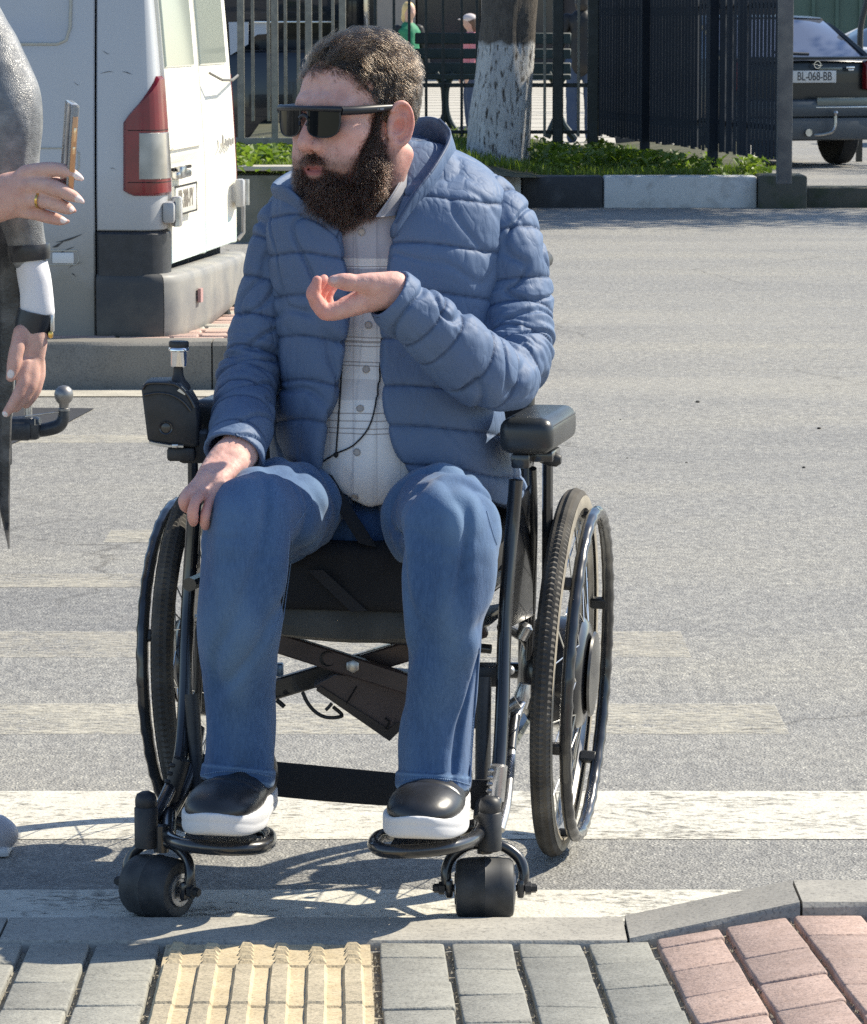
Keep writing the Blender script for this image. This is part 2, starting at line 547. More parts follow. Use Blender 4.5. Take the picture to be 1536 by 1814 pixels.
road = MB().grid([[(x, y, 0) for x in (-160, -20, 0, 20, 160)] for y in (-6, 4, 8, 16, 32, 60, 240)]).build('road', M_ASPH)
tag(road, kind='structure')
def paint_material(name, keep, col=(0.72, 0.69, 0.60), wid=.04, amax=1.0, stretch=.5):
    t = NT(name); o = t.tc.outputs['Object']
    st = t.n('ShaderNodeMapping', {'Vector': o, 'Scale': (stretch, 1.0, 1.0)})
    a = t.noise(48, 4, st.outputs[0], 0.6); b = t.noise(5, 4, st.outputs[0])
    s = t.math('ADD', t.math('MULTIPLY', a, 0.62), t.math('MULTIPLY', b, 0.38))
    f = t.ramp(s, [(keep - wid, (0, 0, 0)), (keep + wid, (amax, amax, amax))])
    c = t.ramp(t.noise(18, 4), [(0.3, tuple(0.8 * q for q in col)), (0.6, col)])
    t.set(Base_Color=c, Roughness=0.75, Normal=t.bump(t.noise(150, 2), 0.6, 0.004))
    tr = t.n('ShaderNodeBsdfTransparent'); mx = t.n('ShaderNodeMixShader')
    t.put(mx.inputs[0], f); t.put(mx.inputs[1], tr.outputs[0]); t.put(mx.inputs[2], t.b.outputs[0])
    t.put(t.out.inputs[0], mx.outputs[0])
    return t.m
M_PAINT = paint_material('road_paint', 0.415, (.61, .585, .505), .08, .97, .8)
M_WORN = paint_material('road_paint_worn', 0.50, (0.64, 0.60, 0.49), .11, .62, .8)
M_WORN2 = paint_material('road_paint_almost_gone', 0.51, (0.60, 0.56, 0.46), .12, .60, .8)
def stripe(u0, u1, v0, v1, m, z=0.0012):
    y0, y1 = PZ(768, v1, z).y, PZ(768, v0, z).y
    ym = (y0 + y1) / 2
    x0 = P(u0, (v0 + v1) / 2, ym).x; x1 = P(u1, (v0 + v1) / 2, ym).x
    rows = []
    for y in (y0, y1):
        xs = np.linspace(x0, x1, 40)
        jit = 0.006 * pnoise(np.stack([xs * 9, np.full(40, y * 3), np.zeros(40)], 1))
        rows.append([(x, y + j, z) for x, j in zip(xs, jit)])
    return MB().grid(rows).build('crosswalk_stripe', m, road)
stripe(-400, 1900, 1401, 1486, M_PAINT)
stripe(-400, 1420, 1576, 1632, M_PAINT)
stripe(-300, 1385, 1246, 1300, M_WORN)
stripe(-300, 1215, 1118, 1164, M_WORN2)
stripe(-300, 320, 1016, 1040, M_WORN2)
stripe(190, 320, 938, 960, M_WORN)
stripe(-100, 420, 770, 784, M_WORN)
# dark triangle of shade painted flat on the road beside the tow hitch
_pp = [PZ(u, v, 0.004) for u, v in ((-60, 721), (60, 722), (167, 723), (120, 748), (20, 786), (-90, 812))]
MB().add(_pp, [tuple(range(6))]).build('painted_shade_patch', mat('painted_shade', (0.022, 0.024, 0.03), 0.7, noise=(40, (0.035, 0.036, 0.042), 0.4, 0.7), bump=(150, 0.5, 0.003)), road)
# loose grit on the road
M_GRIT = mat('grit', (0.035, 0.033, 0.03), 0.8)
for k, (u, v, s_) in enumerate(((1451, 760, 10), (1424, 829, 9), (1216, 820, 6), (1111, 812, 5), (1099, 744, 5), (166, 669, 8), (1236, 713, 11), (1030, 1690, 6), (372, 812, 6), (1290, 1650, 5))):
    q = PZ(u, v, 0.0 if v < 1600 else 0.04); r = PX(s_, q.y) * .32
    mb = MB(); rg = random.Random(k)
    mb.lathe([(r * .5, 0), (r, r * .5), (r * .75, r * 1.0), (r * .2, r * 1.2)], (0, 0, 0), n=7)
    mb.v = [(x * (1 + .5 * rg.random()), y * (1 + .3 * rg.random()), z * .9) for x, y, z in mb.v]
    if v < 1600:
        o = mb.build('grit_stone', M_GRIT, road); o.location = q
# ---- near pavement with dropped kerb
YKB = PZ(768, 1622, 0.015).y           # far (road) edge of the kerb
YKF = PZ(768, 1667, 0.015).y           # near edge
SLOPE = 0.06
XA, XB = P(1108, 1640, YKB - .07).x, P(1402, 1556, YKB).x
ZB = P(1402, 1556, YKB).z
ROT = -0.025                           # the paving lines run a touch to the left
def flare(x): return (ZB - 0.028) * min(max((x - XA) / (XB - XA), 0), 1)
def zpave(x, y): return 0.012 + SLOPE * (YKF - y) + flare(x)
def stone_mat(name, c1, c2, sc=30, bs=0.5):
    t = NT(name); o = t.tc.outputs['Object']
    a = t.noise(sc, 6, o, 0.65); b = t.noise(170, 2, o, 0.6); w = t.noise(4, 3, o)
    c = t.ramp(a, [(0.30, c1), (0.68, c2)])
    sp = t.ramp(b, [(0.30, (0.62, 0.62, 0.62)), (0.46, (1, 1, 1)), (0.7, (1.12, 1.12, 1.10))])
    c = t.mix(1.0, c, sp, 'MULTIPLY')
    c = t.mix(1.0, c, t.ramp(w, [(0.3, (0.86, 0.86, 0.86)), (0.7, (1.08, 1.08, 1.08))]), 'MULTIPLY')
    oi = t.n('ShaderNodeObjectInfo')
    c = t.mix(1.0, c, t.ramp(oi.outputs['Random'], [(0, (0.88, 0.88, 0.89)), (1, (1.1, 1.09, 1.07))]), 'MULTIPLY')
    t.set(Base_Color=c, Roughness=0.85, Normal=t.bump(t.math('ADD', a, t.math('MULTIPLY', b, 0.8)), bs, 0.004))
    return t.m
M_GREY = stone_mat('grey_paver', (0.225, 0.222, 0.198), (0.30, 0.297, 0.265))
M_DARK = stone_mat('dark_grey_paver', (0.20, 0.20, 0.18), (0.265, 0.265, 0.24))
M_RED = stone_mat('red_paver', (0.345, 0.245, 0.205), (0.44, 0.325, 0.28))
M_YEL = stone_mat('yellow_tactile', (0.40, 0.325, 0.205), (0.50, 0.42, 0.285), 22, 0.35)
M_YELW = stone_mat('worn_tactile_bar', (0.30, 0.26, 0.185), (0.41, 0.355, 0.26), 40, 0.5)
M_KERB = stone_mat('kerb_concrete', (0.27, 0.26, 0.235), (0.345, 0.33, 0.295), 14, 0.2)
M_SAND = stone_mat('joint_sand', (0.20, 0.18, 0.14), (0.34, 0.31, 0.25), 60, 1.0)
pav = MB()
xs = np.concatenate([np.linspace(-2.2, XA, 6), np.linspace(XA, XB, 5)[1:], [1.0, 2.2]])
pav.grid([[(x, y, zpave(x, y) - 0.013) for x in xs] for y in (YKF, 5.5, 5.0, 3.0, 0.5)])
pavement = pav.build('pavement', M_SAND, smooth=0)
tag(pavement, kind='structure')
def block(x0, x1, y0, y1, m, name, lift=0.0, gap=0.004, bev=0.004, tilt=True, rg=None):
    """one paving piece following the pavement's surface; x is taken at y=YKF and sheared by ROT"""
    rg = rg or random
    g = gap * (0.8 + 0.5 * rg.random())
    x0 += g; x1 -= g; y0 += g * .3; y1 -= g * .3
    j = [rg.uniform(-.0014, .0014) for _ in range(4)]
    dz = lift + rg.uniform(-.0012, .0012)
    def pt(x, y, z, k): 
        xx = x + ROT * (y - YKF) * -1 * -1
        return (xx + j[k], y + j[3 - k], zpave(xx, y) + z + dz + j[k])
    def ring(ins, z):
        r = min(0.005, (x1 - x0) / 4)
        out = []
        for q, (cx, cy, sx, sy) in enumerate(((x1, y1, 1, 1), (x0, y1, -1, 1), (x0, y0, -1, -1), (x1, y0, 1, -1))):
            for a in (0.2, 0.8):
                an = math.pi / 2 * (q + a)
                out.append(pt(cx - sx * (r + ins) + r * math.cos(an) * .9 + 0 * sx, cy - sy * (r + ins) + r * math.sin(an) * .9, z, q))
        return out
    mb = MB().loft([ring(0, -0.03), ring(0, -bev), ring(bev * .3, -bev * .3), ring(bev * .8, 0)], True, False, True)
    return mb.build(name, m, pavement, 50)
def yv(u, v, zoff=0.0):                 # depth on the sloping pavement seen at photo row v
    y = 6.0
    for _ in range(12):
        q = P(u, v, y)
        y = y + (q.z - zpave(q.x, y)) / ((CAMZ - q.z) / y + SLOPE) * 1.0 * 1.0 if False else y
        f = lambda yy: P(u, v, yy).z - zpave(P(u, v, yy).x, yy)
        e = 1e-4
        y -= f(y) / ((f(y + e) - f(y - e)) / (2 * e))
    return y
def xv(u, v):
    y = yv(u, v); return P(u, v, y).x - ROT * (y - YKF)
PITCH = 0.205
rgp = random.Random(11)
colx_right = [xv(u, 1690) for u in (667, 795, 918, 1042, 1168)]
first_v = (1696, 1716, 1694.5, 1708)
def column(x0, x1, vfirst, um, m, ymin=5.0, lift=0.0, pitch=PITCH, name='paver'):
    y = yv(um, vfirst); top = YKF - 0.004
    block(x0, x1, y, top, m, name, lift, rg=rgp)
    while y > ymin:
        block(x0, x1, y - pitch, y, m, name, lift, rg=rgp); y -= pitch
for k in range(4):
    column(colx_right[k], colx_right[k + 1], first_v[k], (730, 855, 980, 1100)[k], M_DARK if k > 1 else M_GREY)
left = [xv(u, 1690) for u in (283, 158, 38, -84, -206, -330, -455)]
for k in range(6):
    column(left[k + 1], left[k], (1692, 1741, 1705, 1730, 1690, 1720)[k], (220, 100, 0, -100, -200, -300)[k], M_GREY)
red = [colx_right[-1]] + [xv(u, 1690) for u in (1307, 1449, 1590, 1730, 1870, 2010)]
for k in range(6):
    yf = yv((1240, 1380, 1520, 1640, 1780, 1900)[k], (1668, 1688, 1655, 1680, 1660, 1690)[k])
    y = yf; block(red[k], red[k + 1], y, YKF - 0.012, M_RED, 'paver', 0.0, rg=rgp)
    while y > 4.9:
        block(red[k], red[k + 1], y - PITCH, y, M_RED, 'paver', 0.0, rg=rgp); y -= PITCH
# yellow tactile tiles: six bars each; the strip against the kerb is a cut tile with broken bars
TX0, TX1 = xv(285, 1690), xv(662, 1690)
def tactile(y0, y1, broken):
    rg = random.Random(int(y0 * 1000))
    g = 0.0045
    def pt(x, y, z):
        xx = x + ROT * (y - YKF)
        return (xx, y, zpave(xx, y) + z)
    w = TX1 - TX0; n = 6; prof = []
    pitch = w / n
    for i in range(n):
        c = TX0 + pitch * (i + 0.42)
        prof += [(c - .0165, 0), (c - .0125, .0062), (c + .0105, .0062), (c + .0145, 0)]
    prof = [(TX0 + g, -.02), (TX0 + g, 0)] + prof + [(TX1 - g, 0), (TX1 - g, -.02)]
    ya, yb = y0 + g, y1 - g
    mb = MB()
    if not broken:
        ys = [ya, ya, ya + .006] + list(np.linspace(ya + .03, yb - .03, 6)) + [yb - .006, yb, yb]
        zs = [None, -.006, 0] + [0] * 6 + [0, -.006, None]
        rows = []
        for y, zz in zip(ys, zs):
            rows.append([pt(x + rg.uniform(-.0006, .0006), y, -.02 if zz is None else z + (zz if z >= 0 else 0) + rg.uniform(-.0004, .0004)) for x, z in prof])
        mb.grid(rows)
    else:
        ys = [ya, ya, ya + .006, yb - .006, yb, yb]; zs = [None, -.006, 0, 0, -.006, None]
        prof = [(TX0 + g, -.02), (TX0 + g, 0), (TX1 - g, 0), (TX1 - g, -.02)]
        rows = [[pt(x, y, -.02 if zz is None else z + (zz if z >= 0 else 0)) for x, z in prof] for y, zz in zip(ys, zs)]
        mb.grid(rows)
        n_st = 5; st = (yb - ya - .02) / n_st
        for i in range(n):
            c = TX0 + pitch * (i + .42)
            for k in range(n_st):
                y_ = ya + .012 + st * (k + .5); w_ = .0135 * rg.uniform(.85, 1.1); d_ = st * .46; hh = .0075 * rg.uniform(.75, 1.15)
                jx = rg.uniform(-.0015, .0015)
                base = [pt(c + jx - w_, y_ - d_, -.001), pt(c + jx + w_, y_ - d_, -.001), pt(c + jx + w_ * .9, y_ + d_, -.001), pt(c + jx - w_ * .9, y_ + d_, -.001)]
                topq = [pt(c + jx - w_ * .55, y_ - d_ * .35, hh), pt(c + jx + w_ * .5, y_ - d_ * .35, hh * .9), pt(c + jx + w_ * .45, y_ + d_ * .2, hh * .8), pt(c + jx - w_ * .5, y_ + d_ * .2, hh * .9)]
                mb.loft([base, topq], True, False, True)
    nc = len(prof) - 1; fi = 0
    for q in range(len(rows) - 1 if not broken else 0):
        for jj in range(nc):
            if prof[jj][1] > .001 and prof[jj + 1][1] > .001: mb.m[fi] = 1
            fi += 1
    return mb.build('tactile_tile', [M_YEL, M_YELW], pavement, 20)
y1_ = YKF - .004; y0_ = yv(470, 1712)
tactile(y0_, y1_, True)
y = y0_
while y > 4.6:
    tactile(y - 0.32, y, False); y -= 0.32
# kerb stones (structure)
kerb = MB()
def kerbstone(x0, x1, z0, z1, name='kerb_stone', face=0.0):
    mb = MB(); n = 8; b = 0.012
    rows = []
    for i in range(n + 1):
        t = i / n; x = x0 + .002 + (x1 - x0 - .004) * t; zt = z0 + (z1 - z0) * t
        w = 0.0012 * math.sin(i * 2.3 + x0 * 7)
        sec = [(YKF + w, -0.1), (YKF + w, zt - b * .6), (YKF + b * .5, zt), (YKB - b, zt), (YKB, zt - b), (YKB + w, -0.1)]
        rows.append([(x, yy, zz) for yy, zz in sec])
    mb.loft(rows, False)
    mb.add(rows[0], [tuple(range(6))]); mb.add(rows[-1], [tuple(reversed(range(6)))])
    return mb
near_kerb = kerbstone(-1.62, -0.66, .015, .015).build('kerb', M_KERB)
tag(near_kerb, kind='structure')
for a in ((-0.66, XA, .015, .015), (-2.6, -1.62, .015, .015)):
    kerbstone(*a).build('kerb_stone', M_KERB, near_kerb)
kerbstone(XA, XB, .018, ZB).build('kerb_stone', M_KERB, near_kerb)
kerbstone(XB, 1.5, ZB, ZB + .002).build('kerb_stone', M_KERB, near_kerb)
kerbstone(1.5, 2.5, ZB + .002, ZB).build('kerb_stone', M_KERB, near_kerb)
# crumbs of mortar and sand in the joints
mb = MB()
for k in range(420):
    c = random.choice(colx_right + left + red[1:4] + [TX0, TX1])
    yy = random.uniform(5.2, YKF); xx = c + ROT * (yy - YKF) + random.gauss(0, .0035)
    r = random.uniform(.0012, .0034)
    z = zpave(xx, yy) - .0075
    mb.add([(xx + r, yy, z), (xx - r * .6, yy + r, z), (xx - r * .5, yy - r, z), (xx, yy, z + r * 1.6)], [(0, 1, 3), (1, 2, 3), (2, 0, 3)])
tag(mb.build('joint_crumbs', M_SAND, pavement, 0), kind='stuff')
# ---- far kerb and brick pavement by the van
YFK = PZ(200, 690, 0).y
ZFK = P(200, 606, YFK).z
M_FKERB = stone_mat('far_kerb_concrete', (0.15, 0.143, 0.13), (0.235, 0.222, 0.195), 3.0, 0.4)
XL, XR = P(-90, 640, YFK).x, P(470, 640, YFK).x + 0.9
island = MB().box(((XL + XR) / 2, YFK + 2.2, ZFK / 2 - .03), (XR - XL - .02, 3.9, ZFK)).build('brick_pavement', M_SAND)
tag(island, kind='structure')
fk = None; x = XL
while x < XR - .1:
    x1 = min(x + 1.0, XR)
    mb = MB(); b = .015; rows = []
    for i in range(7):
        xx = x + .003 + (x1 - x - .006) * i / 6; w = .003 * math.sin(i * 1.7 + x * 5)
        rows.append([(xx, YFK + w, -.1), (xx, YFK + w, ZFK - b), (xx, YFK + b, ZFK + w * .4), (xx, YFK + .2, ZFK), (xx, YFK + .2, -.1)])
    mb.loft(rows, False); mb.add(rows[0], [tuple(range(5))]); mb.add(rows[-1], [tuple(reversed(range(5)))])
    if fk is None: fk = tag(mb.build('far_kerb', M_FKERB), kind='structure')
    else: mb.build('kerb_stone', M_FKERB, fk)
    x = x1
gut = MB().add([PZ(-200, 702, .004), PZ(560, 702, .004), PZ(560, 690, .004), PZ(-200, 690, .004)], [(0, 1, 2, 3)])
gut.build('gutter_strip', stone_mat('gutter', (0.36, 0.34, 0.29), (0.46, 0.43, 0.36), 8, .3), road)
M_BR1 = stone_mat('pink_brick_paver', (0.42, 0.28, 0.23), (0.52, 0.38, 0.32), 20, .3)
M_BR2 = stone_mat('buff_brick_paver', (0.42, 0.39, 0.32), (0.52, 0.48, 0.41), 20, .3)
bm_ = {}
for r in range(17):
    y = YFK + .205 + r * .105
    for c in range(16):
        x = -1.75 + c * .21 + (r % 2) * .105
        if x > -0.15: continue
        k = random.randrange(3)
        if k not in bm_:
            bm_[k] = MB().bbox((0, 0, 0), (.2, .097, .06), .006, seg=1).mesh('brick')
        o = link('brick', bm_[k].copy() if False else bm_[k], None, island)
        if not bm_[k].materials: bm_[k].materials.append(M_BR1)
        o.material_slots[0].link = 'OBJECT'
        o.material_slots[0].material = M_BR1 if r % 7 < 5 else M_BR2
        o.location = (x, y + .05, ZFK - .032 + random.uniform(-.003, .003))
        o.rotation_euler = (random.uniform(-.01, .01), random.uniform(-.01, .01), random.uniform(-.012, .012))
# =================================================================== VAN
def van_paint():
    t = NT('van_paint'); o = t.tc.outputs['Object']
    sep = t.n('ShaderNodeSeparateXYZ', {'Vector': o})
    low = t.n('ShaderNodeMapRange', {'Value': sep.outputs['Z'], 'From Min': 0.95, 'From Max': 0.15})
    d = t.math('MULTIPLY', t.math('POWER', low.outputs[0], 1.3), t.math('ADD', t.math('MULTIPLY', t.noise(3.0, 6, o, .65), 1.3), 0.35))
    d = t.ramp(d, [(0.08, (0, 0, 0)), (0.62, (0.92, 0.92, 0.92))])
    st = t.n('ShaderNodeMapping', {'Vector': o, 'Scale': (3.0, 3.0, 0.6)})
    streak = t.ramp(t.noise(4, 5, st.outputs[0]), [(.45, (0, 0, 0)), (.8, (.35, .35, .35))])
    base = t.mix(streak, (0.42, 0.44, 0.475), (0.40, 0.405, 0.41))
    c = t.mix(d, base, (0.26, 0.24, 0.195))
    t.set(Base_Color=c, Roughness=t.math('ADD', 0.32, t.math('MULTIPLY', d, 0.4)), Coat_Weight=0.2)
    t.set(Normal=t.bump(t.noise(2.2, 2), 0.08, 0.02))
    return t.m
def van_cream():
    t = NT('van_door_paint'); o = t.tc.outputs['Object']
    sep = t.n('ShaderNodeSeparateXYZ', {'Vector': o})
    n = t.noise(9, 4, o, .6)
    # bare filler showing pale green near the bottom of the door
    k = t.math('ADD', t.n('ShaderNodeMapRange', {'Value': sep.outputs['Z'], 'From Min': 0.66, 'From Max': 0.44}).outputs[0], t.math('MULTIPLY', t.math('SUBTRACT', n, .5), 1.6))
    f = t.ramp(k, [(0.50, (0, 0, 0)), (0.54, (1, 1, 1))])
    base = t.ramp(t.noise(3, 5), [(.3, (0.80, 0.76, 0.64)), (.7, (0.86, 0.84, 0.75))])
    t.set(Base_Color=t.mix(f, base, (0.66, 0.76, 0.70)), Roughness=0.45)
    return t.m
M_VAN, M_VDOOR = van_paint(), van_cream()
M_BLK = mat('black_plastic', (0.018, 0.021, 0.026), 0.45, noise=(30, (0.03, 0.033, 0.04), .35, .7))
M_GAP = mat('dark_gap', (0.008, 0.008, 0.009), 0.9)
def dusty():
    t = NT('dusty_bumper_plastic'); o = t.tc.outputs['Object']
    sep = t.n('ShaderNodeSeparateXYZ', {'Vector': o})
    up = t.n('ShaderNodeMapRange', {'Value': sep.outputs['Z'], 'From Min': 0.1, 'From Max': 0.36})
    n = t.noise(7, 6, o, .65)
    f = t.ramp(t.math('ADD', t.math('MULTIPLY', up.outputs[0], -0.5), n), [(0.0, (0, 0, 0)), (0.75, (1, 1, 1))])
    t.set(Base_Color=t.mix(f, (0.050, 0.053, 0.056), (0.16, 0.15, 0.125)), Roughness=0.7, Normal=t.bump(t.noise(60, 3), .15, .004))
    return t.m
M_DUSTY = dusty()
M_BUMP = mat('grey_bumper_plastic', (0.17, 0.172, 0.172), 0.55, noise=(5, (0.30, 0.285, 0.25), .35, .7, 7), bump=(40, .1, .004))
M_GLASS = mat('tinted_glass', (0.30, 0.335, 0.30), 0.04, spec=0.8)
M_CHROME = mat('worn_metal', (0.55, 0.55, 0.55), 0.28, 1.0, noise=(25, (0.4, 0.39, 0.37), .4, .7))
M_REDL = mat('red_lens', (0.13, 0.003, 0.008), 0.22, coat=.15, noise=(12, (0.20, 0.006, 0.012), .3, .7), sss=None)
M_CLRL = mat('clear_lens', (0.20, 0.20, 0.195), 0.15, coat=.6, noise=(9, (0.34, 0.335, 0.32), .35, .65))
AL = math.radians(6.2)
VY0 = 15.6; VX0 = P(285, 400, VY0).x
van = empty('van', (VX0, VY0, 0), math.pi / 2 - AL,
            'white panel van with a muddy side and grey bumper, behind the raised phone', 'van')
# local axes of the empty: +x = along the rear face away from the camera, +y = forward along the side (picture left)
RC = 0.085; VW = 1.90
def vcon(s):
    """contour round the near rear corner: s<0 side, 0..q arc, >q rear -> (a, b, na, nb); b forward"""
    q = RC * math.pi / 2
    if s <= 0: return 0.0, RC - s, -1.0, 0.0
    if s < q:
        t = s / RC
        return RC - RC * math.cos(t), RC - RC * math.sin(t), -math.cos(t), -math.sin(t)
    a = RC + s - q
    if a > VW - RC:
        e = min(a - (VW - RC), RC * 1.57) / RC
        return VW - RC + RC * math.sin(e), RC - RC * math.cos(e), math.sin(e), -math.cos(e)
    return a, 0.0, 0.0, -1.0
def vlean(z): 
    t = max(z - 0.75, 0)
    return 0.045 * t + 0.03 * t * t
def vpt(s, z, off=0.0):
    a, b, na, nb = vcon(s)
    l = vlean(z)
    return Vector((a + na * off - na * l * 0.9 , b + nb * off - nb * l, z))
def arc_s(a): return a - RC + RC * math.pi / 2
def vpanel(name, s0, s1, z0, z1, off, m, th=0.012, ns=10, nz=10, bev=0.006, parent=None, shape=None, zs=None, disp=None):
    """a panel that follows the van's surface; shape(u, t) can bend the outline"""
    S = list(np.linspace(s0, s1, ns)); 
    if s0 < 0 < s1: S = sorted(set(S + list(np.linspace(0, RC * 1.57, 7))))
    Z = list(np.linspace(z0, z1, nz))
    rows = []
    lv = [(-th, 0, 0), (-bev, 0, 0), (0, bev, bev)]
    def pt(s, z, o):
        if disp: o = o + disp(s, z)
        if shape: s, z = shape(s, z)
        return vpt(s, z, off + o)
    def ring(o, ins):
        out = []
        SS = [min(max(q, s0 + ins), s1 - ins) for q in S]; ZZ = [min(max(q, z0 + ins), z1 - ins) for q in Z]
        out += [pt(q, ZZ[0], o) for q in SS[:-1]]; out += [pt(SS[-1], q, o) for q in ZZ[:-1]]
        out += [pt(q, ZZ[-1], o) for q in reversed(SS[1:])]; out += [pt(SS[0], q, o) for q in reversed(ZZ[1:])]
        return out
    mb = MB().loft([ring(-th, 0), ring(-bev, 0), ring(0, bev)], True)
    SS = [min(max(q, s0 + bev), s1 - bev) for q in S]; ZZ = [min(max(q, z0 + bev), z1 - bev) for q in Z]
    mb.grid([[pt(q, z, 0) for q in SS] for z in ZZ])
    return mb.build(name, m, parent or van, 50)
# inner dark shell so that gaps read as gaps
sh = MB(); Ss = list(np.linspace(-4.6, 0, 6)) + list(np.linspace(.02, RC * 1.57, 6)) + list(np.linspace(.3, arc_s(VW) + .3, 10))
sh.grid([[vpt(q, z, -.055) for q in Ss] for z in np.linspace(.16, 2.5, 12)])
sh.build('body_shell', M_GAP, van)
def side_disp(s, z):
    d = 0.0
    # pressed recess high on the side panel and a shallow one lower down
    d -= 0.012 * float(sstep(-.24, -.32, s) * sstep(1.30, 1.38, z)) if s < -.2 else 0
    return d
SEAM = -0.171
vpanel('side_panel', -4.6, SEAM - .004, .17, 2.5, 0, M_VAN, ns=60, nz=44, disp=side_disp)
vpanel('quarter_panel', SEAM + .004, arc_s(.165), .585, 2.5, 0, M_VAN, ns=10, nz=24)
vpanel('corner_bumper', SEAM + .004, arc_s(.17), .40, .583, .012, M_BLK, th=.03, ns=10, nz=6, bev=.01)
# windows and rear doors
def door(a0, a1, nm='rear_door'):
    s0, s1 = arc_s(a0), arc_s(a1)
    def dd(s, z):
        d = 0.0
        e = min(s - s0, s1 - s)
        d += 0.012 * (1 - float(sstep(0, .06, e)))                # raised frame
        d -= 0.025 * float(sstep(.86, .845, z) * sstep(.44, .47, z) * sstep(.03, .09, e)) * (1 if a0 < .5 else .5)   # plate recess
        return d
    d = vpanel(nm, s0, s1, .445, 2.5, .002, M_VDOOR, th=.02, ns=26, nz=80, disp=dd)
    vpanel('window', s0 + .07, s1 - .07, 1.21, 2.2, .012, M_GLASS, th=.02, ns=8, nz=6, bev=.008, parent=d)
    return d
dl = door(.175, .975); dr = door(.990, 1.79)
vpanel('far_pillar', arc_s(1.795), arc_s(1.88) + .06, .5, 2.5, 0, M_VAN, ns=8, nz=10)
vpanel('tail_light', arc_s(1.80), arc_s(1.88) + .03, .70, 1.17, .012, M_REDL, th=.02, ns=6, nz=6)
# near tail light: slanted top edge, clear lens set into the red body
LS0, LS1 = -.060, arc_s(.165)
def lshape(s, z):
    u = (s - LS0) / (LS1 - LS0)
    top = 1.163 if u > .62 else 0.985 + (1.163 - .985) * (u / .62) ** 0.85
    top += .018
    t = (z - .70) / .47
    bot = .722 + .02 * max(0, 1 - u / .12)
    return s, bot + (top - bot) * t
lamp = vpanel('tail_light', LS0, LS1, .70, 1.17, .016, M_REDL, th=.035, ns=14, nz=14, bev=.012, shape=lshape)
vpanel('clear_lens', LS0 + .06, LS1 - .004, .782, .968, .0185, M_CLRL, th=.012, ns=10, nz=6, bev=.006, parent=lamp)
for z in (.774, .974): MB().tube([vpt(q, z, .0158) for q in np.linspace(LS0 + .02, LS1 - .01, 14)], .0018, 6).build('lens_seam', bpy.data.materials['dark_gap'], lamp)
# rear bumper: wraps from the side seam round the corner, bowed outwards at the back
rows = []
for q in list(np.linspace(SEAM + .004, -.01, 7)) + list(np.linspace(.0, RC * 1.57, 7)) + list(np.linspace(arc_s(.12), arc_s(1.86), 24)) + [arc_s(1.90)]:
    a_ = max(q, 0) / arc_s(1.9)
    k = max(1 - (2 * a_ - 1) ** 4, 0) if q > 0 else 0
    o = .022 + .062 * k ** .6
    zt = .418 - .015 * a_; zb = .150 + .105 * a_ ** 2
    sec = [(-.03, zb + .012), (o - .022, zb), (o - .006, zb + .012), (o, zb + .05), (o + .002, (zt + zb) / 2), (o, zt - .035), (o - .004, zt - .012), (o - .016, zt), (-.02, zt + .006)]
    rows.append([vpt(q, z, d) for d, z in sec])
MB().loft(rows[:11], False).build('corner_bumper', M_DUSTY, van, 50)
rows[10] = [p_ + Vector((.004, -.0015, 0)) for p_ in rows[10]]
MB().loft(rows[10:], False).build('rear_bumper', M_BUMP, van, 50)
mb = MB(); mb.box((.36, -.093, .315), (.055, .012, .055)); mb.build('reflector', mat('faded_reflector', (.42, .25, .24), .4), van)
mb = MB(); mb.box((1.80, -.085, .34), (.05, .02, .06)); mb.build('reflector', bpy.data.materials['faded_reflector'], van)
# hinges
for a, z in ((.115, .655), (1.80, .66)):
    h = MB().bbox((a, -.02, z), (.13, .05, .085), .015).bbox((a + (.05 if a < 1 else -.05), -.035, z), (.05, .04, .12), .012)
    h.build('hinge', M_VAN, van)
    MB().lathe([(.014, -.055), (.014, .055)], (a - (.03 if a < 1 else -.03), -.05, z), n=10).build('hinge_pin', M_CHROME, van)
# number plate, handle, lamp and badge on the doors
pm = mat('white_plate', (.66, .65, .58), .4); ink = mat('plate_ink', (.03, .03, .035), .5)
plate = MB().bbox((.53, -.002, .688), (.52, .012, .115), .004).build('number_plate', pm, dl)
tx = text_mesh('PP-380-PY', .10, .0015, .82, .002)
o = link('plate_text', tx, mat('faded_plate_ink', (.20, .18, .15), .6), plate); o.location = (.53, -.0085, .688); o.rotation_euler = (math.pi / 2, 0, 0)
fr = MB().tube([(.275, -.008, .632), (.785, -.008, .632), (.785, -.008, .744), (.275, -.008, .744)], .004, 6, closed=True); fr.build('plate_frame', M_GAP, plate)
MB().bbox((.42, -.012, .79), (.30, .03, .03), .008).bbox((.36, -.02, .80), (.1, .03, .05), .01).build('door_handle', M_CHROME, dl)
MB().box((.50, .004, .812), (.42, .012, .012)).build('handle_shade', M_GAP, dl)  # dark strip painted in for the thin shade above the handle
MB().tube([vpt(arc_s(a), .895 + .0 * a, .012) for a in np.linspace(.25, .93, 8)], .006, 6).build('crease', M_VDOOR, dl)
M_BADGE = mat('grey_badge', (.30, .29, .27), .4)
for k in range(5): MB().box((1.50 + .05 * k, -.014, .885 - .006 * (k % 2)), (.03, .003, .028)).build('badge_letter', M_BADGE, dr)
MB().prism([(1.40, -.013, .92), (1.44, -.013, .91), (1.43, -.013, .86), (1.415, -.013, .875)], .004, (0, -1, 0)).build('badge', M_BADGE, dr)
MB().tube([(1.06, -.02, 1.18), (1.2, -.05, 1.15), (1.5, -.045, 1.145), (1.8, -.02, 1.16)], .006, 6).build('rear_handle', mat('bent_wire', (.2, .19, .17), .5, .6), dr)
MB().tube([(1.90, .0, .64), (1.93, -.02, .60), (1.93, -.02, .48), (1.9, .0, .45)], .009, 8).build('corner_bracket', M_VAN, van)
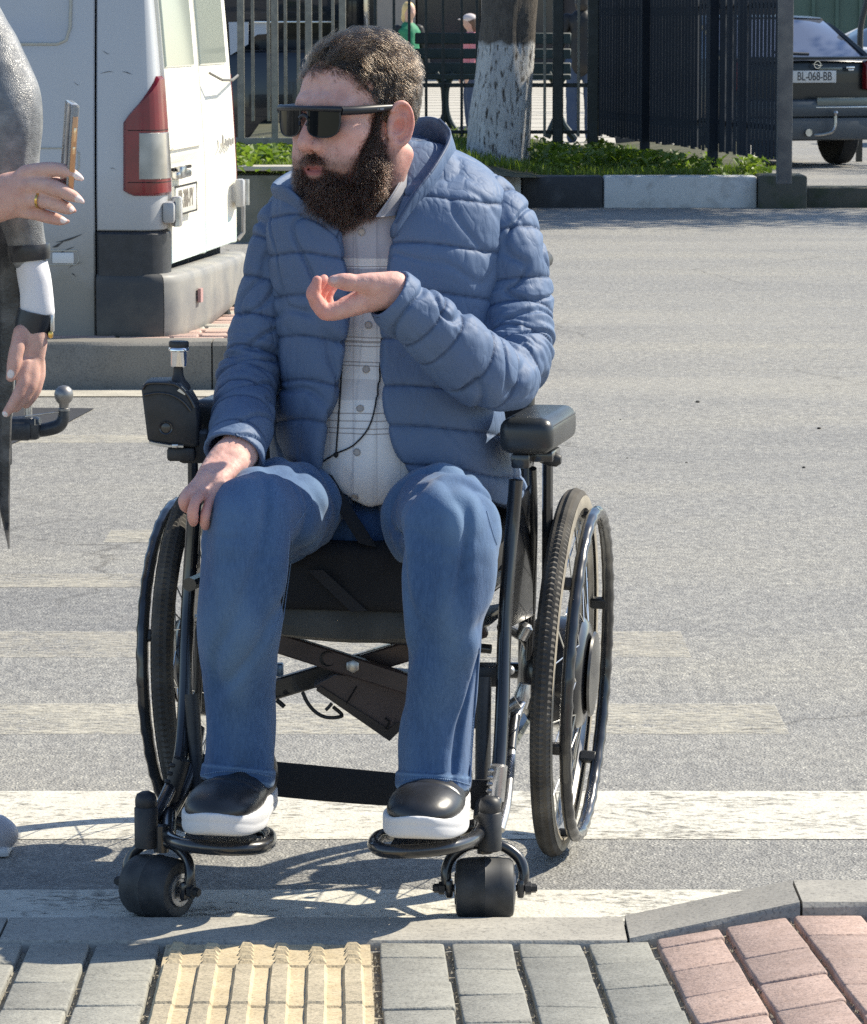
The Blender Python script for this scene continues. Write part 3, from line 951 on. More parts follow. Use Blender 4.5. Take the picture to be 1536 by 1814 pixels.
# fuel flap, recessed grip, crease and scuffs on the muddy side
fl = MB().tube([vpt(s, z, .001) for s, z in ((-.54, .905), (-.26, .905), (-.235, .885), (-.235, .83), (-.255, .80), (-.54, .80))], .0035, 6)
fl.build('side_recess', mat('van_edge', (.42, .41, .36), .5), van)
MB().tube([vpt(s, z, .001) for s, z in ((-.54, .505), (-.245, .51), (-.238, .47), (-.25, .455), (-.54, .45))], .003, 6).build('side_recess', bpy.data.materials['van_edge'], van)
MB().bbox((-.003, RC + .30, .48), (.006, .085, .042), .003).build('fuel_flap', mat('flap_paint', (.62, .64, .65), .4), van)
MB().tube([vpt(s, 1.305 + .0 * s + (0.02 if s > -.5 else 0) * 0, .002) for s in np.linspace(-1.6, -.32, 8)] + [vpt(-.285, 1.32, .002), vpt(-.27, 1.37, .002), vpt(-.265, 1.6, .002)], .006, 6).build('pressed_line', bpy.data.materials['van_edge'], van)
rg = random.Random(5)
M_SCUFF = mat('scuff_black', (.05, .05, .05), .8)
for (u, v, du, dv, w) in ((98, 428, 48, -12, 3), (92, 436, 20, -6, 4.5), (95, 458, 36, -22, 2.5), (120, 478, 24, -14, 1.8), (126, 487, 8, 4, 2), (178, 92, 14, 1, 1), (175, 128, 24, 2, 1.5), (215, 130, 18, -1, 1.5), (128, 147, 10, 1, 1), (195, 300, 10, 1, 1.2)):
    def sp(uu, vv):
        q = P(uu, vv, VY0 + .02); return -((VX0 - q.x) / math.cos(AL) - RC), q.z
    s0, z0 = sp(u, v); s1, z1 = sp(u + du, v + dv)
    n = 6; top = []; bot = []
    for i in range(n + 1):
        t = i / n; h = PX(w, VY0) * .5 * math.sin(math.pi * min(max(t, .05), .95)) * rg.uniform(.6, 1.2)
        s = s0 + (s1 - s0) * t; z = z0 + (z1 - z0) * t + .006 * math.sin(3 * t + u)
        top.append(vpt(s, z + h, .0025)); bot.append(vpt(s, z - h, .0025))
    MB().grid([bot, top]).build('scuff', M_SCUFF, van)
# exhaust and tow loop under the bumper, wheels
MB().tube([(.5, .25, .17), (.75, -.06, .145), (1.1, -.09, .16), (1.3, -.04, .20)], .016, 8).tube([(1.05, -.02, .19), (1.25, -.12, .15), (1.42, -.13, .16), (1.46, -.07, .20), (1.3, .0, .22)], .012, 8).build('tow_loop', M_GAP, van)
for a in (.12, 1.84):
    w = MB().lathe([(.19, -.1), (.30, -.11), (.335, -.08), (.335, .08), (.30, .11), (.19, .1)], (a, 1.35, .335), (1, 0, 0), 28).build('wheel', mat('tyre_van', (.02, .02, .021), .8), van)
    MB().lathe([(.05, -.1), (.19, -.09), (.19, .09), (.05, .1)], (a, 1.35, .335), (1, 0, 0), 20).build('rim', M_CHROME, w)
# =================================================================== TOW HITCH at the left edge, on a vehicle standing outside the picture
HY = 10.7
trailer = empty('tow_hitch', (P(-150, 760, HY).x, HY, 0), 0, 'black steel tow hitch with a grey ball, beside the woman in silver', 'tow hitch')
M_HITCH = mat('oily_black_steel', (.03, .034, .042), .4, .6, noise=(30, (.07, .072, .075), .4, .7))
M_BALL = mat('grey_ball_steel', (.18, .18, .18), .42, .8, noise=(14, (.26, .25, .24), .3, .7))
def hp(u, v, dy=0.0): return P(u, v, HY + dy)
MB().lathe([(.004, .026), (.014, .0232), (.022, .015), (.0255, .004), (.025, -.006), (.0205, -.016), (.0135, -.023), (.0125, -.034), (.016, -.036), (.016, -.042), (.0125, -.044), (.0125, -.05)], hp(113, 700), n=24).build('tow_ball', M_BALL, trailer, world=True)
q = spline(pix([(113, 725, HY), (112, 742, HY), (104, 754, HY), (86, 760, HY), (62, 763, HY), (30, 765, HY)]), 5)
MB().tube(q, [.0145 + .004 * min(i / 12, 1) for i in range(len(q))], 12).build('tow_arm', M_HITCH, trailer, world=True)
mb = MB().bbox(hp(44, 758), (.085, .07, .06), .012).bbox(hp(18, 762), (.12, .085, .05), .01).bbox(hp(-80, 770), (.28, .07, .07), .01)
mb.build('receiver', M_HITCH, trailer, world=True)
mb = MB().tube([hp(62, 742, -.045), hp(70, 742, -.045), hp(71, 752, -.045), hp(62, 753, -.045)], .0025, 6, closed=True).tube([hp(44, 738, -.04), hp(78, 733, -.02), hp(104, 730, -.01)], .0022, 6).lathe([(.011, -.03), (.011, .03)], hp(50, 726, .01), n=10)
mb.build('locking_pin', M_CHROME, trailer, world=True)
MB().bbox(hp(14, 792), (.02, .03, .10), .006).build('safety_hook', M_HITCH, trailer, world=True)
mb = MB().bbox(hp(-420, 700), (.6, .6, .12), .02).box((hp(-420, 0).x, HY + .3, .17), (.06, .06, .34)).box((hp(-420, 0).x, HY - .2, .17), (.06, .06, .34))
mb.build('frame', M_HITCH, trailer, world=True)
# =================================================================== PLANTER, KERBS
YW = 25.5
WZ = P(470, 302, YW).z
M_WALL = mat('mossy_concrete', (.24, .225, .18), .9, noise=(3.5, (.10, .10, .065), .40, .72, 8), bump=(25, .4, .02))
M_CAP = mat('pale_concrete_top', (.46, .43, .36), .9, noise=(6, (.36, .34, .28), .4, .7))
wall = MB().bbox(((P(380, 300, YW).x + P(790, 300, YW).x) / 2, YW + .12, WZ / 2 - .06), (P(790, 300, YW).x - P(380, 300, YW).x, .24, WZ + .06), .015).build('planter_wall', M_WALL)
tag(wall, 'low mossy concrete planter wall with a pale worn top, right beside the van', 'wall')
cx = (P(380, 300, YW).x + P(790, 300, YW).x) / 2; cw = P(790, 300, YW).x - P(380, 300, YW).x
MB().bbox((cx, YW + .12, WZ + .012), (cw + .02, .27, .03), .01).build('wall_cap', M_CAP, wall)
YK2 = 30.2
def kz(v): return P(1100, v, YK2).z
KZ = P(1100, 312, YK2).z
M_KW = mat('whitewashed_kerb', (.60, .60, .58), .85, noise=(7, (.36, .35, .33), .52, .75, 8), bump=(20, .3, .01))
M_KB = mat('black_painted_kerb', (.028, .03, .035), .6, noise=(9, (.06, .062, .068), .5, .75, 6), bump=(20, .3, .01))
M_KC = mat('old_dark_concrete', (.085, .085, .07), .9, noise=(8, (.05, .065, .035), .45, .7, 6), bump=(25, .4, .01))
edge = None
rs = [(640, 780, M_KW), (780, 924, M_KW), (924, 1069, M_KB), (1069, 1342, M_KW), (1342, 1428, M_KC)]
for u0, u1, m in rs:
    x0, x1 = P(u0, 330, YK2).x, P(u1, 330, YK2).x
    dark = m is M_KC
    top = KZ + (.0 if not dark else .01)
    o = MB().bbox(((x0 + x1) / 2, YK2 + .12, top / 2 - .05), (x1 - x0 - .006, .26 if not dark else .5, top + .1), .02)
    if edge is None:
        edge = tag(o.build('planter_kerb', m), kind='structure')
    else: o.build('kerb_stone', m, edge)
x0, x1 = P(1428, 350, YK2).x, P(1900, 350, YK2).x
MB().bbox(((x0 + x1) / 2, YK2 + .2, .06), (x1 - x0, .4, .18), .02).build('kerb_stone', M_KC, edge)
# soil in the planter, sloping down to the right
M_SOIL = mat('planter_soil', (.045, .05, .022), .95, noise=(4, (.085, .08, .045), .4, .7), bump=(12, .6, .04))
soil = MB(); rows = []
for j in range(9):
    row = []
    for i in range(25):
        u = 380 + (1370 - 380) * i / 24
        t = j / 8; kx = min(max((u - 700) / 300, 0), 1)
        ynear = YW + .25 + (YK2 - YW) * (kx * kx * (3 - 2 * kx))
        y = ynear + (37.5 - ynear) * t
        x = P(u, 300, ynear).x * (1 + .12 * t) 
        z = (WZ - .02) * (1 - kx) + (KZ - .03) * kx + .05 * t + .02 * math.sin(i * 1.3 + j)
        row.append((x, y, z))
    rows.append(row)
planter = soil.grid(rows).build('planter_bed', M_SOIL)
tag(planter, kind='structure')
def zsoil(x, y): 
    u, v = UV((x, y, .3)); kx = min(max((u - 700) / 300, 0), 1)
    return (WZ - .02) * (1 - kx) + (KZ - .03) * kx + .05 * min(max((y - 30) / 7, 0), 1)
def leafmat(name, a, b, tr=0.35):
    t = NT(name); o = t.tc.outputs['Object']
    c = t.ramp(t.noise(6, 3, o), [(.35, a), (.65, b)])
    t.set(Base_Color=c, Roughness=0.5)
    tl = t.n('ShaderNodeBsdfTranslucent'); t.put(tl.inputs[0], t.mix(1.0, c, (1.5, 1.7, .7), 'MULTIPLY'))
    mx = t.n('ShaderNodeMixShader'); t.put(mx.inputs[0], tr); t.put(mx.inputs[1], t.b.outputs[0]); t.put(mx.inputs[2], tl.outputs[0])
    t.put(t.out.inputs[0], mx.outputs[0]); return t.m
M_GRASS = leafmat('grass_green', (.09, .135, .025), (.18, .235, .045))
M_WEED = leafmat('weed_leaf', (.10, .16, .03), (.20, .26, .05))
def scatter_grass(name, n, spots, hmin, hmax, m, leaf=False, label=None):
    v = []; f = []
    for k in range(n):
        x, y = spots(k); z = zsoil(x, y) - .01
        h = random.uniform(hmin, hmax) * (.55 if leaf else 1); a = random.uniform(0, 6.283); w = h * (random.uniform(.05, .09) if not leaf else random.uniform(.30, .5))
        lx, ly = math.cos(a), math.sin(a); bend = random.uniform(.15, .7) * h
        dx, dy = random.gauss(0, .5) * h * .6, random.gauss(0, .5) * h * .6
        b = len(v)
        if leaf:
            zz = z + random.uniform(.02, hmax)
            c = (x + dx, y + dy, zz)
            tilt = random.uniform(-.5, .5) * h
            v += [(c[0] - lx * h * .5, c[1] - ly * h * .5, c[2] - tilt), (c[0] - ly * w, c[1] + lx * w, c[2] + .02), (c[0] + lx * h * .5, c[1] + ly * h * .5, c[2] + tilt), (c[0] + ly * w, c[1] - lx * w, c[2] + .01)]
            f.append((b, b + 1, b + 2, b + 3))
        else:
            v += [(x - lx * w, y - ly * w, z), (x + lx * w, y + ly * w, z), (x + lx * w * .7 + dx * .4, y + ly * w * .7 + dy * .4, z + h * .6), (x - lx * w * .7 + dx * .4, y - ly * w * .7 + dy * .4, z + h * .6), (x + dx, y + dy, z + h)]
            f += [(b, b + 1, b + 2, b + 3), (b + 3, b + 2, b + 4)]
    me = bpy.data.meshes.new(name); me.from_pydata(v, [], f)
    o = link(name, me, m); tag(o, kind='stuff'); return o
def spots_left(k):
    y = YW + .27 + random.random() ** 1.6 * 5
    return P(random.uniform(405, 640), 300, y).x, y
def spots_right(k):
    y = YK2 + .28 + random.random() ** 1.5 * 5.5
    u = random.uniform(640, 1365)
    if u > 1130 and y > YK2 + 1.2 + (1365 - u) / 120: y = YK2 + .28 + random.random() * .8
    return P(u, 300, y).x, y
gr = scatter_grass('grass', 15000, lambda k: spots_left(k) if k % 3 == 0 else spots_right(k), .03, .095, M_GRASS)
def spots_weed(k):
    cs = ((455, 27.4), (500, 27.2), (520, 28), (440, 27.2), (1010, 33), (1040, 32.2), (1090, 32.5), (1130, 32), (980, 33.5), (1160, 31.8), (1060, 34), (950, 32), (1250, 31), (1330, 30.9), (1200, 31.4), (1000, 31.5), (480, 26.4), (430, 26))
    c = cs[k % len(cs)]; y = c[1] + random.gauss(0, .28)
    return P(c[0] + random.gauss(0, 13), 290, y).x, y
wd = scatter_grass('weeds', 3200, spots_weed, .05, .15, M_WEED, True)
# =================================================================== FENCES
M_FGREY = mat('grey_iron_and_sunlit_bars', (.19, .185, .16), .5, .2, noise=(20, (.27, .26, .22), .4, .7))
M_FDARK = mat('black_green_iron', (.018, .026, .028), .45, .2, noise=(15, (.032, .042, .046), .4, .7))
YF = 27.0
fence = empty('iron_fence', (P(480, 250, YF).x, YF, 0), 0, 'pale grey iron railing above the planter wall, behind the van', 'fence')
ZR = P(480, 250, YF).z
for u in (427, 487, 547, 607):
    MB().bbox((P(u, 150, YF).x, YF, (ZR + 2.5) / 2), (.046, .046, 2.5 - ZR), .004, seg=1).build('post', M_FGREY, fence, world=True)
for u in (448, 476, 506, 529, 568, 590):
    MB().bbox((P(u, 150, YF + .5).x, YF + .5, (ZR + .12 + 2.5) / 2), (.022, .022, 2.38 - ZR), .003, seg=1).build('bar', M_FGREY, fence, world=True)
MB().bbox((P(515, 250, YF).x, YF, ZR), (P(620, 250, YF).x - P(412, 250, YF).x, .05, .045), .004, seg=1).build('bottom_rail', M_FGREY, fence, world=True)
MB().bbox((P(515, 250, YF).x, YF, 2.5), (P(620, 250, YF).x - P(412, 250, YF).x, .05, .045), .004, seg=1).build('top_rail', M_FGREY, fence, world=True)
YG = 34.0
fence2 = empty('park_fence', (P(880, 250, YG).x, YG, 0), 0, 'dark open iron fence with thin bars behind the whitewashed tree', 'fence')
for i, u in enumerate(list(range(665, 1060, 30))):
    lit = u > 950  # bars in sun: the light is put into a paler iron colour
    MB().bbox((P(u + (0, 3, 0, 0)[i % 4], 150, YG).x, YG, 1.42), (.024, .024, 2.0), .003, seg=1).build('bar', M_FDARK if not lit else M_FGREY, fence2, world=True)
for v, h in ((151, .035), (234, .03), (-40, .035)):
    MB().bbox(((P(640, v, YG).x + P(1060, v, YG).x) / 2, YG + .03, P(800, v, YG).z), (P(1060, v, YG).x - P(640, v, YG).x, .03, h), .003, seg=1).build('rail', M_FDARK, fence2, world=True)
for u in (988, 1050):
    MB().bbox((P(u, 150, YG).x, YG - .06, 1.35), (.09, .06, 2.1), .006, seg=1).build('post', M_FDARK, fence2, world=True)
# dense slatted fence running towards the camera
A = Vector((P(1052, 236, 35.4).x, 35.4, 0)); Bq = Vector((P(1378, 283, 29.1).x, 29.1, 0))
M_SLAT = mat('dark_blue_grey_slat', (.014, .019, .028), .8, .0, spec=.25, noise=(3, (.022, .028, .038), .35, .7))
slatf = empty('slat_fence', A, 0, 'tall dark slatted metal fence left of the parked dark hatchback', 'fence')
d = (Bq - A); Ln = d.length; dn = d.normalized(); ang = math.atan2(dn.y, dn.x)
nsl = int(Ln / .112); me = None
rgs = random.Random(4)
for i in range(nsl):
    q = A + dn * (.112 * (i + .5))
    far = i / nsl
    wd_ = .108 if far < .60 or rgs.random() < .2 else .092
    key = 'w' if wd_ > .1 else 'n'
    if me is None: me = {}
    if key not in me:
        b = MB()
        w2 = wd_ / 2
        if key == 'n': b.box((0, 0, .93), (.088, .003, 1.86))
        else: b.prism([(-w2, -.008, 0), (-w2 * .55, .012, 0), (w2 * .55, .012, 0), (w2, -.008, 0), (w2 * .5, .004, 0), (-w2 * .5, .004, 0)], 1.86, (0, 0, 1))
        me[key] = b.mesh('slat', 0); me[key].materials.append(M_SLAT)
    o = link('slat', me[key], None, slatf)
    o.location = (q.x - A.x, q.y - A.y, .40 + rgs.uniform(-.012, .012)); o.rotation_euler = (0, rgs.uniform(-.002, .002), ang)
for z in (.62, 1.50, 2.1):
    MB().box(((A.x + Bq.x) / 2 + .03, (A.y + Bq.y) / 2 + .02, z), (Ln, .03, .04), ang).build('rail', M_SLAT, slatf, world=True)
for t in (.0, .33, .70):
    q = A + dn * Ln * t
    MB().box((q.x - .02, q.y - .05, 1.15), (.07, .07, 2.1), ang).build('post', M_SLAT, slatf, world=True)
q = Bq
MB().bbox((P(1390, 200, 29.0).x, 29.0, 1.5), (.105, .12, 2.55), .01).build('gate_post', mat('grey_post_paint', (.10, .10, .105), .55, .2, noise=(10, (.16, .155, .15), .4, .7)), slatf, world=True)
# =================================================================== TREES
def bark():
    t = NT('whitewashed_bark'); o = t.tc.outputs['Object']
    sep = t.n('ShaderNodeSeparateXYZ', {'Vector': o})
    st = t.n('ShaderNodeMapping', {'Vector': o, 'Scale': (1, 1, .25)})
    n = t.noise(42, 7, st.outputs[0], .72)
    edge = t.math('ADD', sep.outputs['Z'], t.math('MULTIPLY', t.math('SUBTRACT', t.noise(9, 3, o), .5), .10))
    up = t.n('ShaderNodeMapRange', {'Value': edge, 'From Min': 1.10, 'From Max': 1.13})
    worn = t.ramp(n, [(.40, (1, 1, 1)), (.47, (0, 0, 0))])
    br = t.ramp(n, [(.3, (.06, .052, .045)), (.7, (.15, .13, .11))])
    wh = t.ramp(t.noise(5, 4, o), [(.3, (.46, .46, .46)), (.7, (.62, .62, .61))])
    f = t.n('ShaderNodeMath', operation='MAXIMUM'); t.put(f.inputs[0], up.outputs[0]); t.put(f.inputs[1], worn)
    t.set(Base_Color=t.mix(f.outputs[0], wh, br), Roughness=.9, Normal=t.bump(n, .7, .03))
    return t.m
M_BARK = bark()
M_LEAF = leafmat('tree_leaf', (.04, .075, .018), (.08, .12, .03))
def tree(name, x, y, zb, rows, ncl, label, crown_c, crown_r, seed, leafn=42):
    rg = random.Random(seed); nr = np.random.default_rng(seed)
    t = empty(name, (x, y, zb), 0, label, 'tree', None)
    rings = []
    for (z, r, ox, oy) in spline(rows, 6):
        ring = []
        for k in range(28):
            a = 2 * math.pi * k / 28
            rr = r * (1 + .07 * math.sin(3 * a + z * 1.1) + .05 * math.sin(5 * a - z * 2) - .16 * math.exp(-((a - 4.55) / .16) ** 2)) * (1 + .02 * math.sin(z * 9 + 7 * a))
            ring.append((ox + rr * math.cos(a), oy + rr * math.sin(a), z - zb))
        rings.append(ring)
    mb = MB().loft(rings, True, False, True)
    for v_ in range(len(mb.v)): pass
    top = rows[-1]
    limbs = []
    for k in range(7):
        a = k * .9 + rg.random(); e = rg.uniform(.5, 1.1); L = rg.uniform(1.4, 2.6)
        p0 = Vector((top[2], top[3], top[0] - zb - rg.uniform(0, .5)))
        p1 = p0 + Vector((math.cos(a) * L * .4, math.sin(a) * L * .4, L * .5)); p2 = p1 + Vector((math.cos(a) * L * .6, math.sin(a) * L * .6, L * .5 * e))
        mb.tube([p0, p1, p2], [.07, .045, .015], 7)
    trunk = mb.build('trunk', M_BARK, t)
    me = trunk.data
    v = []; f = []
    for k in range(ncl):
        dvec = nr.normal(size=3); dvec /= np.linalg.norm(dvec); rr = nr.random() ** .4
        c = np.array(crown_c) + dvec * np.array(crown_r) * rr - np.array((x, y, zb))
        for q in range(leafn):
            p = c + nr.normal(size=3) * .22
            a1 = nr.normal(size=3); a1 /= np.linalg.norm(a1); a2 = np.cross(a1, nr.normal(size=3)); a2 /= np.linalg.norm(a2)
            s_ = nr.uniform(.04, .075); b = len(v)
            v += [tuple(p - a1 * s_), tuple(p + a2 * s_ * .5), tuple(p + a1 * s_), tuple(p - a2 * s_ * .5)]
            f.append((b, b + 1, b + 2, b + 3))
    cm = bpy.data.meshes.new('crown'); cm.from_pydata(v, [], f); cm.materials.append(M_LEAF)
    link('crown', cm, None, t)
    return t
TY = 31.6
tx_, tz_ = P(886, 300, TY).x, .2
kpx = TY / FPX
tree('tree', tx_, TY, .1, [(.1, 62 * kpx, -.03, 0), (.3, 56 * kpx, -.02, 0), (.7, 53 * kpx, .0, 0), (1.1, 50 * kpx, .035, 0), (1.55, 48 * kpx, .06, 0), (2.6, 45 * kpx, .1, 0), (4.0, .16, .2, .1)], 90,
     'thick tree with a whitewashed trunk, behind the seated man\'s shoulder', (tx_ + .3, TY + 1.2, 6.6), (1.8, 1.6, 1.4), 3)
tree('tree', 7.6, 33.5, 0, [(0, .26, 0, 0), (.6, .2, 0, 0), (2.0, .17, .1, 0), (4.2, .13, .1, .1)], 230,
     'leafy street tree standing outside the right edge of the picture', (6.5, 31.2, 5.0), (3.0, 1.7, 1.2), 8)
tree('tree', 11.5, 40, 0, [(0, .26, 0, 0), (.6, .2, 0, 0), (2.0, .17, .1, 0), (4.2, .13, .1, .1)], 150,
     'leafy street tree farther off behind the parked cars', (11.0, 41, 5.6), (2.8, 2.0, 1.5), 9)
# =================================================================== BENCH
bench = empty('park_bench', (P(880, 240, 37).x, 37, 0), 0, 'dark park bench with wide horizontal slats and curved iron legs, half hidden by the tree', 'bench')
M_BEN = mat('dark_green_wood', (.012, .028, .030), .5, noise=(6, (.02, .04, .042), .4, .7))
def bp(u, v, y): return P(u, v, y)
for (v0, v1, y) in ((58, 78, 37.25), (86, 104, 37.15), (111, 131, 37.05), (131, 141, 36.8)):
    c = (bp(735, 0, y) + bp(1012, 0, y)) / 2
    z0, z1 = bp(800, v1, y).z, bp(800, v0, y).z
    MB().bbox((c.x, y, (z0 + z1) / 2), (bp(1012, 0, y).x - bp(735, 0, y).x, .04, z1 - z0), .008, seg=1).build('slat', M_BEN, bench, world=True)
for u in (786, 985):
    q = spline(pix([(u - 14, 130, 37), (u - 1, 150, 37), (u + 2, 175, 37), (u + 3, 200, 37), (u - 6, 222, 37), (u - 16, 244, 37)]), 5)
    q2 = spline(pix([(u + 18, 128, 37), (u + 6, 150, 37), (u + 3, 175, 37), (u + 5, 200, 37), (u + 14, 222, 37), (u + 34, 246, 37)]), 5)
    MB().tube(q, .032, 8).tube(q2, .032, 8).build('leg', M_BEN, bench, world=True)
# =================================================================== PLAZA + BUILDINGS
M_PLAZA = mat('pale_plaza_stone', (.40, .375, .32), .8, noise=(1.2, (.47, .44, .38), .4, .7), bump=(20, .2, .01))
plaza = MB().add([(-30, 37.8, .012), (3.0, 37.8, .012), (9, 96, .012), (-40, 96, .012)], [(0, 1, 2, 3)]).build('plaza', M_PLAZA)
tag(plaza, kind='structure')
mb = MB()
for y in np.arange(39, 94, 2.2): mb.box((-6, y, .016), (17, .02, .004))
for x in np.arange(-8, 3, 1.8): mb.box((x, 66, .018), (.02, 55, .004))
mb.build('paving_joint', mat('plaza_joint', (.30, .285, .25), .9), plaza, 0)
YB = 95
def bx(u): return P(u, 100, YB).x
shop = empty('shop_building', (bx(650), YB, 0), 0, 'beige building with dark shop windows far behind the iron fences', 'building')
M_BEI = mat('beige_plaster', (.30, .255, .215), .85, noise=(1.5, (.36, .31, .26), .4, .7))
M_DW = mat('dark_shop_glass', (.018, .024, .034), .08, spec=.6)
M_SILL = mat('white_sill', (.6, .6, .58), .6)
M_DARKW = mat('dark_brown_plaster', (.035, .033, .035), .8, noise=(2, (.06, .05, .05), .4, .7))
MB().box((bx(540), YB + 2.2, 4.5), (bx(1380) - bx(-300), 4, 9.2)).build('wall', M_DARKW, shop, world=True)
for u0, u1 in ((556, 572), (598, 642), (668, 736), (852, 872)):
    MB().bbox(((bx(u0) + bx(u1)) / 2, YB + .05, 4.4), (bx(u1) - bx(u0), .5, 9.0), .01, seg=1).build('pilaster', M_BEI, shop, world=True)
for u0, u1 in ((640, 668), (738, 852), (430, 556), (872, 1000)):
    z0 = P(700, 60, YB).z; z1 = 5.4
    wn = MB().box(((bx(u0) + bx(u1)) / 2, YB + .12, (z0 + z1) / 2), (bx(u1) - bx(u0) - .04, .1, z1 - z0)).build('window', M_DW, shop, world=True)
    MB().box(((bx(u0) + bx(u1)) / 2, YB - .02, z0 - .02), (bx(u1) - bx(u0) - .02, .3, .06)).build('sill', M_SILL, wn, world=True)
YGW = 62
def gx(u): return P(u, 20, YGW).x
gw = tag(MB().box(((gx(1390) + gx(1800)) / 2 , YGW, 2.0), (gx(1800) - gx(1390), .15, 4.2)).build('green_wall', mat('green_sheet_metal', (.055, .105, .085), .5, noise=(2, (.075, .13, .105), .4, .7))),
         'dull green sheet metal wall at the top right, behind the parked cars', 'wall')
me = None
for i in range(16):
    b = MB().box((gx(1398) + i * .36, YGW - .1, 2.0), (.05, .05, 4.1)).build('rib', bpy.data.materials['green_sheet_metal'], gw)
# =================================================================== CARS
M_TYRE = mat('car_tyre', (.018, .018, .019), .8)
def car(name, loc, rz, paint, label, H=1.43, L=4.3, W=1.70, glass=None, group=None, ls=1.0):
    sy = lambda y: y if y < .9 else .9 + (y - .9) * ls
    c = empty(name, loc, rz, label, 'car', group)     # local: y=0 rear bumper, +y forward
    hw = W / 2
    st = [(0.0, .80, .42, .97), (.03, .90, .33, 1.0), (.15, .97, .27, 1.03), (.5, 1.0, .24, 1.03), (1.2, 1.0, .22, 1.0), (2.6, 1.0, .22, .97), (3.2, .99, .22, .90), (3.8, .95, .24, .80), (4.15, .88, .28, .72), (4.3, .76, .38, .62)]
    rows = []
    for y, w, z0, z1 in spline(st, 4):
        w *= hw; y = sy(y); rows.append([(-w * .90, y, z0), (-w * .985, y, z0 + .10), (-w, y, (z0 + z1) / 2), (-w * .985, y, z1 - .09), (-w * .93, y, z1), (0, y, z1 + .02), (w * .93, y, z1), (w * .985, y, z1 - .09), (w, y, (z0 + z1) / 2), (w * .985, y, z0 + .10), (w * .90, y, z0), (0, y, z0)])
    MB().loft(rows, True, True, True).build('body', paint, c, 60)
    gst = [(.14, .90, .90, 1.0), (.42, .88, .86, 1.16), (.78, .85, .76, H - .045), (1.0, .85, .74, H - .01), (1.7, .86, .74, H), (2.2, .87, .74, H - .04), (2.75, .89, .80, 1.20), (3.25, .90, .88, .98)]
    rows = []
    for y, wb, wt, zt in spline(gst, 5):
        y = sy(y); zb = .97; wt *= hw; wb *= hw
        rows.append([(-wb, y, zb), (-wt - (wb - wt) * .25, y, zb + (zt - zb) * .8), (-wt * .9, y, zt - .01), (-wt * .4, y, zt), (wt * .4, y, zt), (wt * .9, y, zt - .01), (wt + (wb - wt) * .25, y, zb + (zt - zb) * .8), (wb, y, zb)])
    MB().loft(rows, False).build('glasshouse', glass or mat('car_glass', (.02, .03, .045), .05, spec=.7), c, 60)
    # roof skin and pillars stand proud of the glass
    rr = [r for r in rows if r[0][1] > .80 and r[0][1] < sy(2.25)]
    MB().loft([[(p[0] * (1.02 if i in (0, 5) else 1), p[1], p[2] + .012) for i, p in enumerate(r[1:7])] for r in rr], False).build('roof', paint, c, 60)
    for sgn in (0, 1):
        for i0, i1, w_ in ((0, 16, .035), (26, len(rows) - 1, .03)):
            pl = []
            for r in rows[i0:i1]:
                p = r[1] if sgn == 0 else r[6]
                pl.append(Vector((p[0] * 1.01, p[1], p[2] + .005)))
            MB().tube(pl, w_, 6).build('pillar', paint, c)
    for x in (-hw + .11, hw - .11):
        for y in (.78, sy(3.35)):
            w = MB().lathe([(.17, -.09), (.27, -.1), (.305, -.075), (.31, 0), (.305, .075), (.27, .1), (.17, .09)], (x, y, .31), (1, 0, 0), 28).build('wheel', M_TYRE, c)
            MB().lathe([(.04, -.085), (.18, -.07), (.18, .07), (.04, .085)], (x, y, .31), (1, 0, 0), 20).build('rim', M_CHROME, w)
    return c
M_NAVY = mat('dark_green_black_car_paint', (.006, .010, .012), .32, .0, coat=.25)
CG = mat('bright_reflecting_glass', (.16, .19, .26), .03, .55)
cp = PZ(1490, 291, 0)
CRZ = math.radians(21)
def cplace(dx, dy): return (dx, dy)
# right rear wheel is at local (hw-.11, .78): put it over the contact point
hw = .85; lx, ly = hw - .11, .70
cx_, cy_ = cp.x - (lx * math.cos(CRZ) - ly * math.sin(CRZ)), cp.y - (lx * math.sin(CRZ) + ly * math.cos(CRZ))
opel = car('parked_car', (cx_, cy_, 0), CRZ, M_NAVY, 'dark hatchback with plate BL-068-BB and a tow hook, parked past the slatted fence', glass=CG, ls=.58)
bl = opel

M_TRIM = mat('dull_green_trim', (.16, .18, .165), .35, .2, coat=.3)
MB().bbox((0, -.05, .56), (1.60, .16, .17), .05).build('bumper', mat('bumper_navy', (.06, .075, .09), .4), bl)
MB().bbox((0, -.045, .37), (1.52, .14, .22), .04).build('bumper_skirt', mat('bumper_skirt_grey', (.075, .085, .095), .5), bl)
MB().bbox((.42, -.125, .625), (.72, .02, .075), .01).build('bumper_strip', M_TRIM, bl)
MB().bbox((.42, -.128, .572), (.74, .012, .012), .004).build('chrome_strip', mat('bright_strip', (.8, .8, .78), .2, .9), bl)
MB().bbox((0, -.03, 1.035), (1.46, .10, .03), .012).build('spoiler_lip', M_NAVY, bl)
PXC = .05; DZ = .06
plt = MB().bbox((PXC, -.045, .86), (.50, .012, .115), .004).build('number_plate', mat('plate_white', (.62, .62, .61), .4), bl)
MB().box((PXC - .232, -.0525, .86), (.034, .003, .105)).build('blue_band', mat('plate_blue', (.05, .09, .35), .4), plt)
o = link('plate_text', text_mesh('BL-068-BB', .115, .001,   .74, .0006), ink, plt); o.location = (PXC + .02, -.0525, .86); o.rotation_euler = (math.pi / 2, 0, 0)
emb = MB(); n = 24
emb.tube([(PXC + .05 + .034 * math.cos(2 * math.pi * k / n), -.05, .972 + .034 * math.sin(2 * math.pi * k / n)) for k in range(n)], .0045, 6, closed=True)
